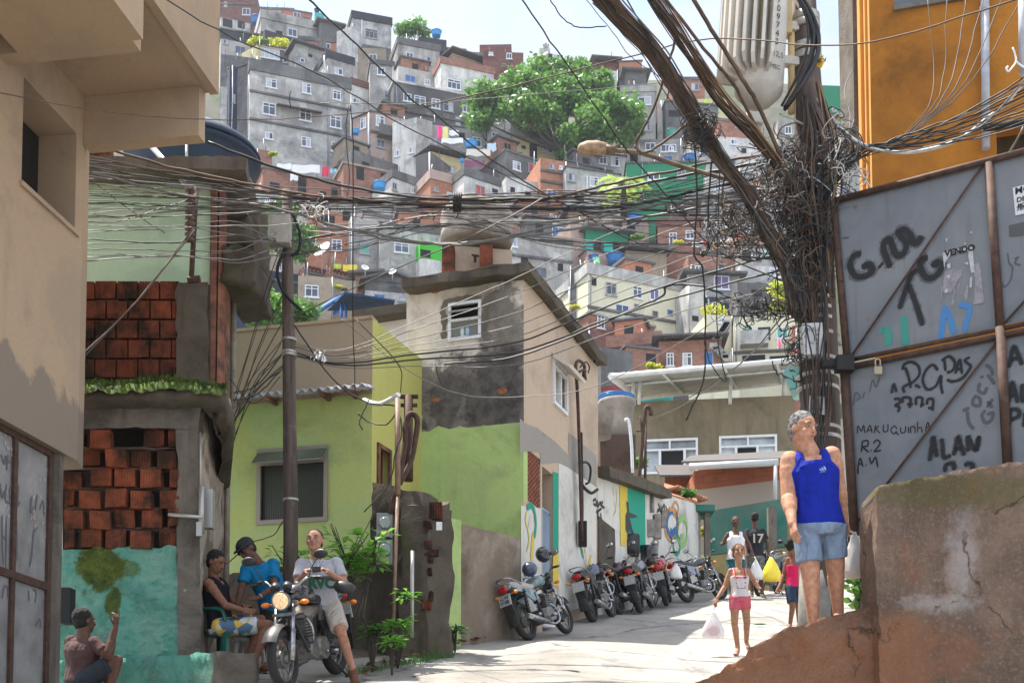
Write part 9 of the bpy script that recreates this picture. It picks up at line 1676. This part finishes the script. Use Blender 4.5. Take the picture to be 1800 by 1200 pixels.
for s in(-1,1):w.ell(K['hc']+K['X']*s*.034+K['F']*.096+K['U']*.012,(.026,.008,.017),M3)
w.tube([K['hc']-K['X']*.06+K['F']*.09+K['U']*.014,K['hc']+K['X']*.06+K['F']*.09+K['U']*.014],.004,5);w.build('sunglasses',M_BLKB,o)
fl_=NT('floral_cloth');vo=fl_.n('ShaderNodeTexVoronoi');vo.inputs['Scale'].default_value=11;fl_.l(fl_.pos(),vo.inputs['Vector']);sp_=fl_.n('ShaderNodeSeparateColor');fl_.l(vo.outputs['Color'],sp_.inputs[0]);c=fl_.mix(fl_.ramp(sp_.outputs[0],.45,.5),(.55,.57,.58),(.10,.17,.26));c=fl_.mix(fl_.ramp(sp_.outputs[1],.70,.74),c,(.70,.42,.05));c=fl_.mix(fl_.ramp(sp_.outputs[2],.8,.83),c,(.03,.04,.06));fl_.l(c,fl_.b.inputs['Base Color']);fl_.b.inputs['Roughness'].default_value=.85
o,P,K=mk_person('man in a black vest with pale trim sitting in the green armchair',13.6,1.04,SK2,dict(head=(380,989,-.02),sl=(366,1024,-.16),sr=(386,1022,.22),el=(397,1064,-.24),wl=(426,1071,-.22),er=(412,1062,.22),wr=(430,1066,.0),hl=(384,1102,-.10),hr=(392,1100,.12),kl=(472,1098,-.14),al=(448,1160,-.16),fl=(464,1174,-.22),kr=(458,1088,.16),ar=(438,1150,.12),fr=(452,1164,.06)),(.78,-.38,-.40),0,('short',HB),[('tank',clothmat('black_vest',(.012,.012,.016),.1),-.10),('shorts',fl_.m,.80),('sandals',M_BPL)],(1.0,1.0),up=(.25,-.1,1),torso_f=(1,-.3,0),fat=1.02)
vs_=[c for c in o.children if c.name.startswith('vest')][0];w=MB();s_=P['sl'];
o,P,K=mk_person('man in a dusty brown t-shirt squatting against the gate with a finger raised',12.35,1.03,SK3,dict(head=(149,1092,0),sl=(126,1128,.06),sr=(166,1130,-.12),el=(150,1172,.2),wl=(172,1178,.3),er=(190,1152,-.18),wr=(203,1100,-.14),hl=(138,1192,.12),hr=(146,1196,-.10),kl=(196,1160,.25),al=(186,1220,.25),fl=(206,1232,.28),kr=(206,1160,-.12),ar=(188,1226,-.12),fr=(210,1238,-.14)),(.62,.70,.02),0,('short',HB),[('tee',clothmat('dusty_brown',(.095,.052,.046),.3),-.14),('shorts',clothmat('dark_grey_short',(.03,.035,.045)),.80),('shoes',M_BLKB)],(.9,.9),tgt={'r':(206,1074,-.14)},nrm={'r':(-.8,.3,0)},arm=1.2,point='r',torso_f=(.7,.6,0),fat=1.08)
w=MB();c=V((P['hl']+P['hr'])/2);w.box((c.x+.02,c.y,c.z-.30),(.36,.36,.34));rough_mesh(w,.01,5);tag(w.build('stone_block',M_CONC,None,base=c-V((0,0,.45))),'rough concrete block under the squatting man','block')
hz_=MB();hz_.box((0,120,70),(420,300,190))
t=NT('haze');t.t.nodes.remove(t.b);pv=t.n('ShaderNodeVolumePrincipled');pv.inputs['Color'].default_value=(.85,.90,1,1);pv.inputs['Density'].default_value=.0002;pv.inputs['Anisotropy'].default_value=.3;t.l(pv.outputs[0],t.out.inputs['Volume'])
o=hz_.build('haze',t.m);o['kind']='stuff'
print('objects',len(bpy.data.objects),'tris',sum(len(m.polygons)for m in bpy.data.meshes))
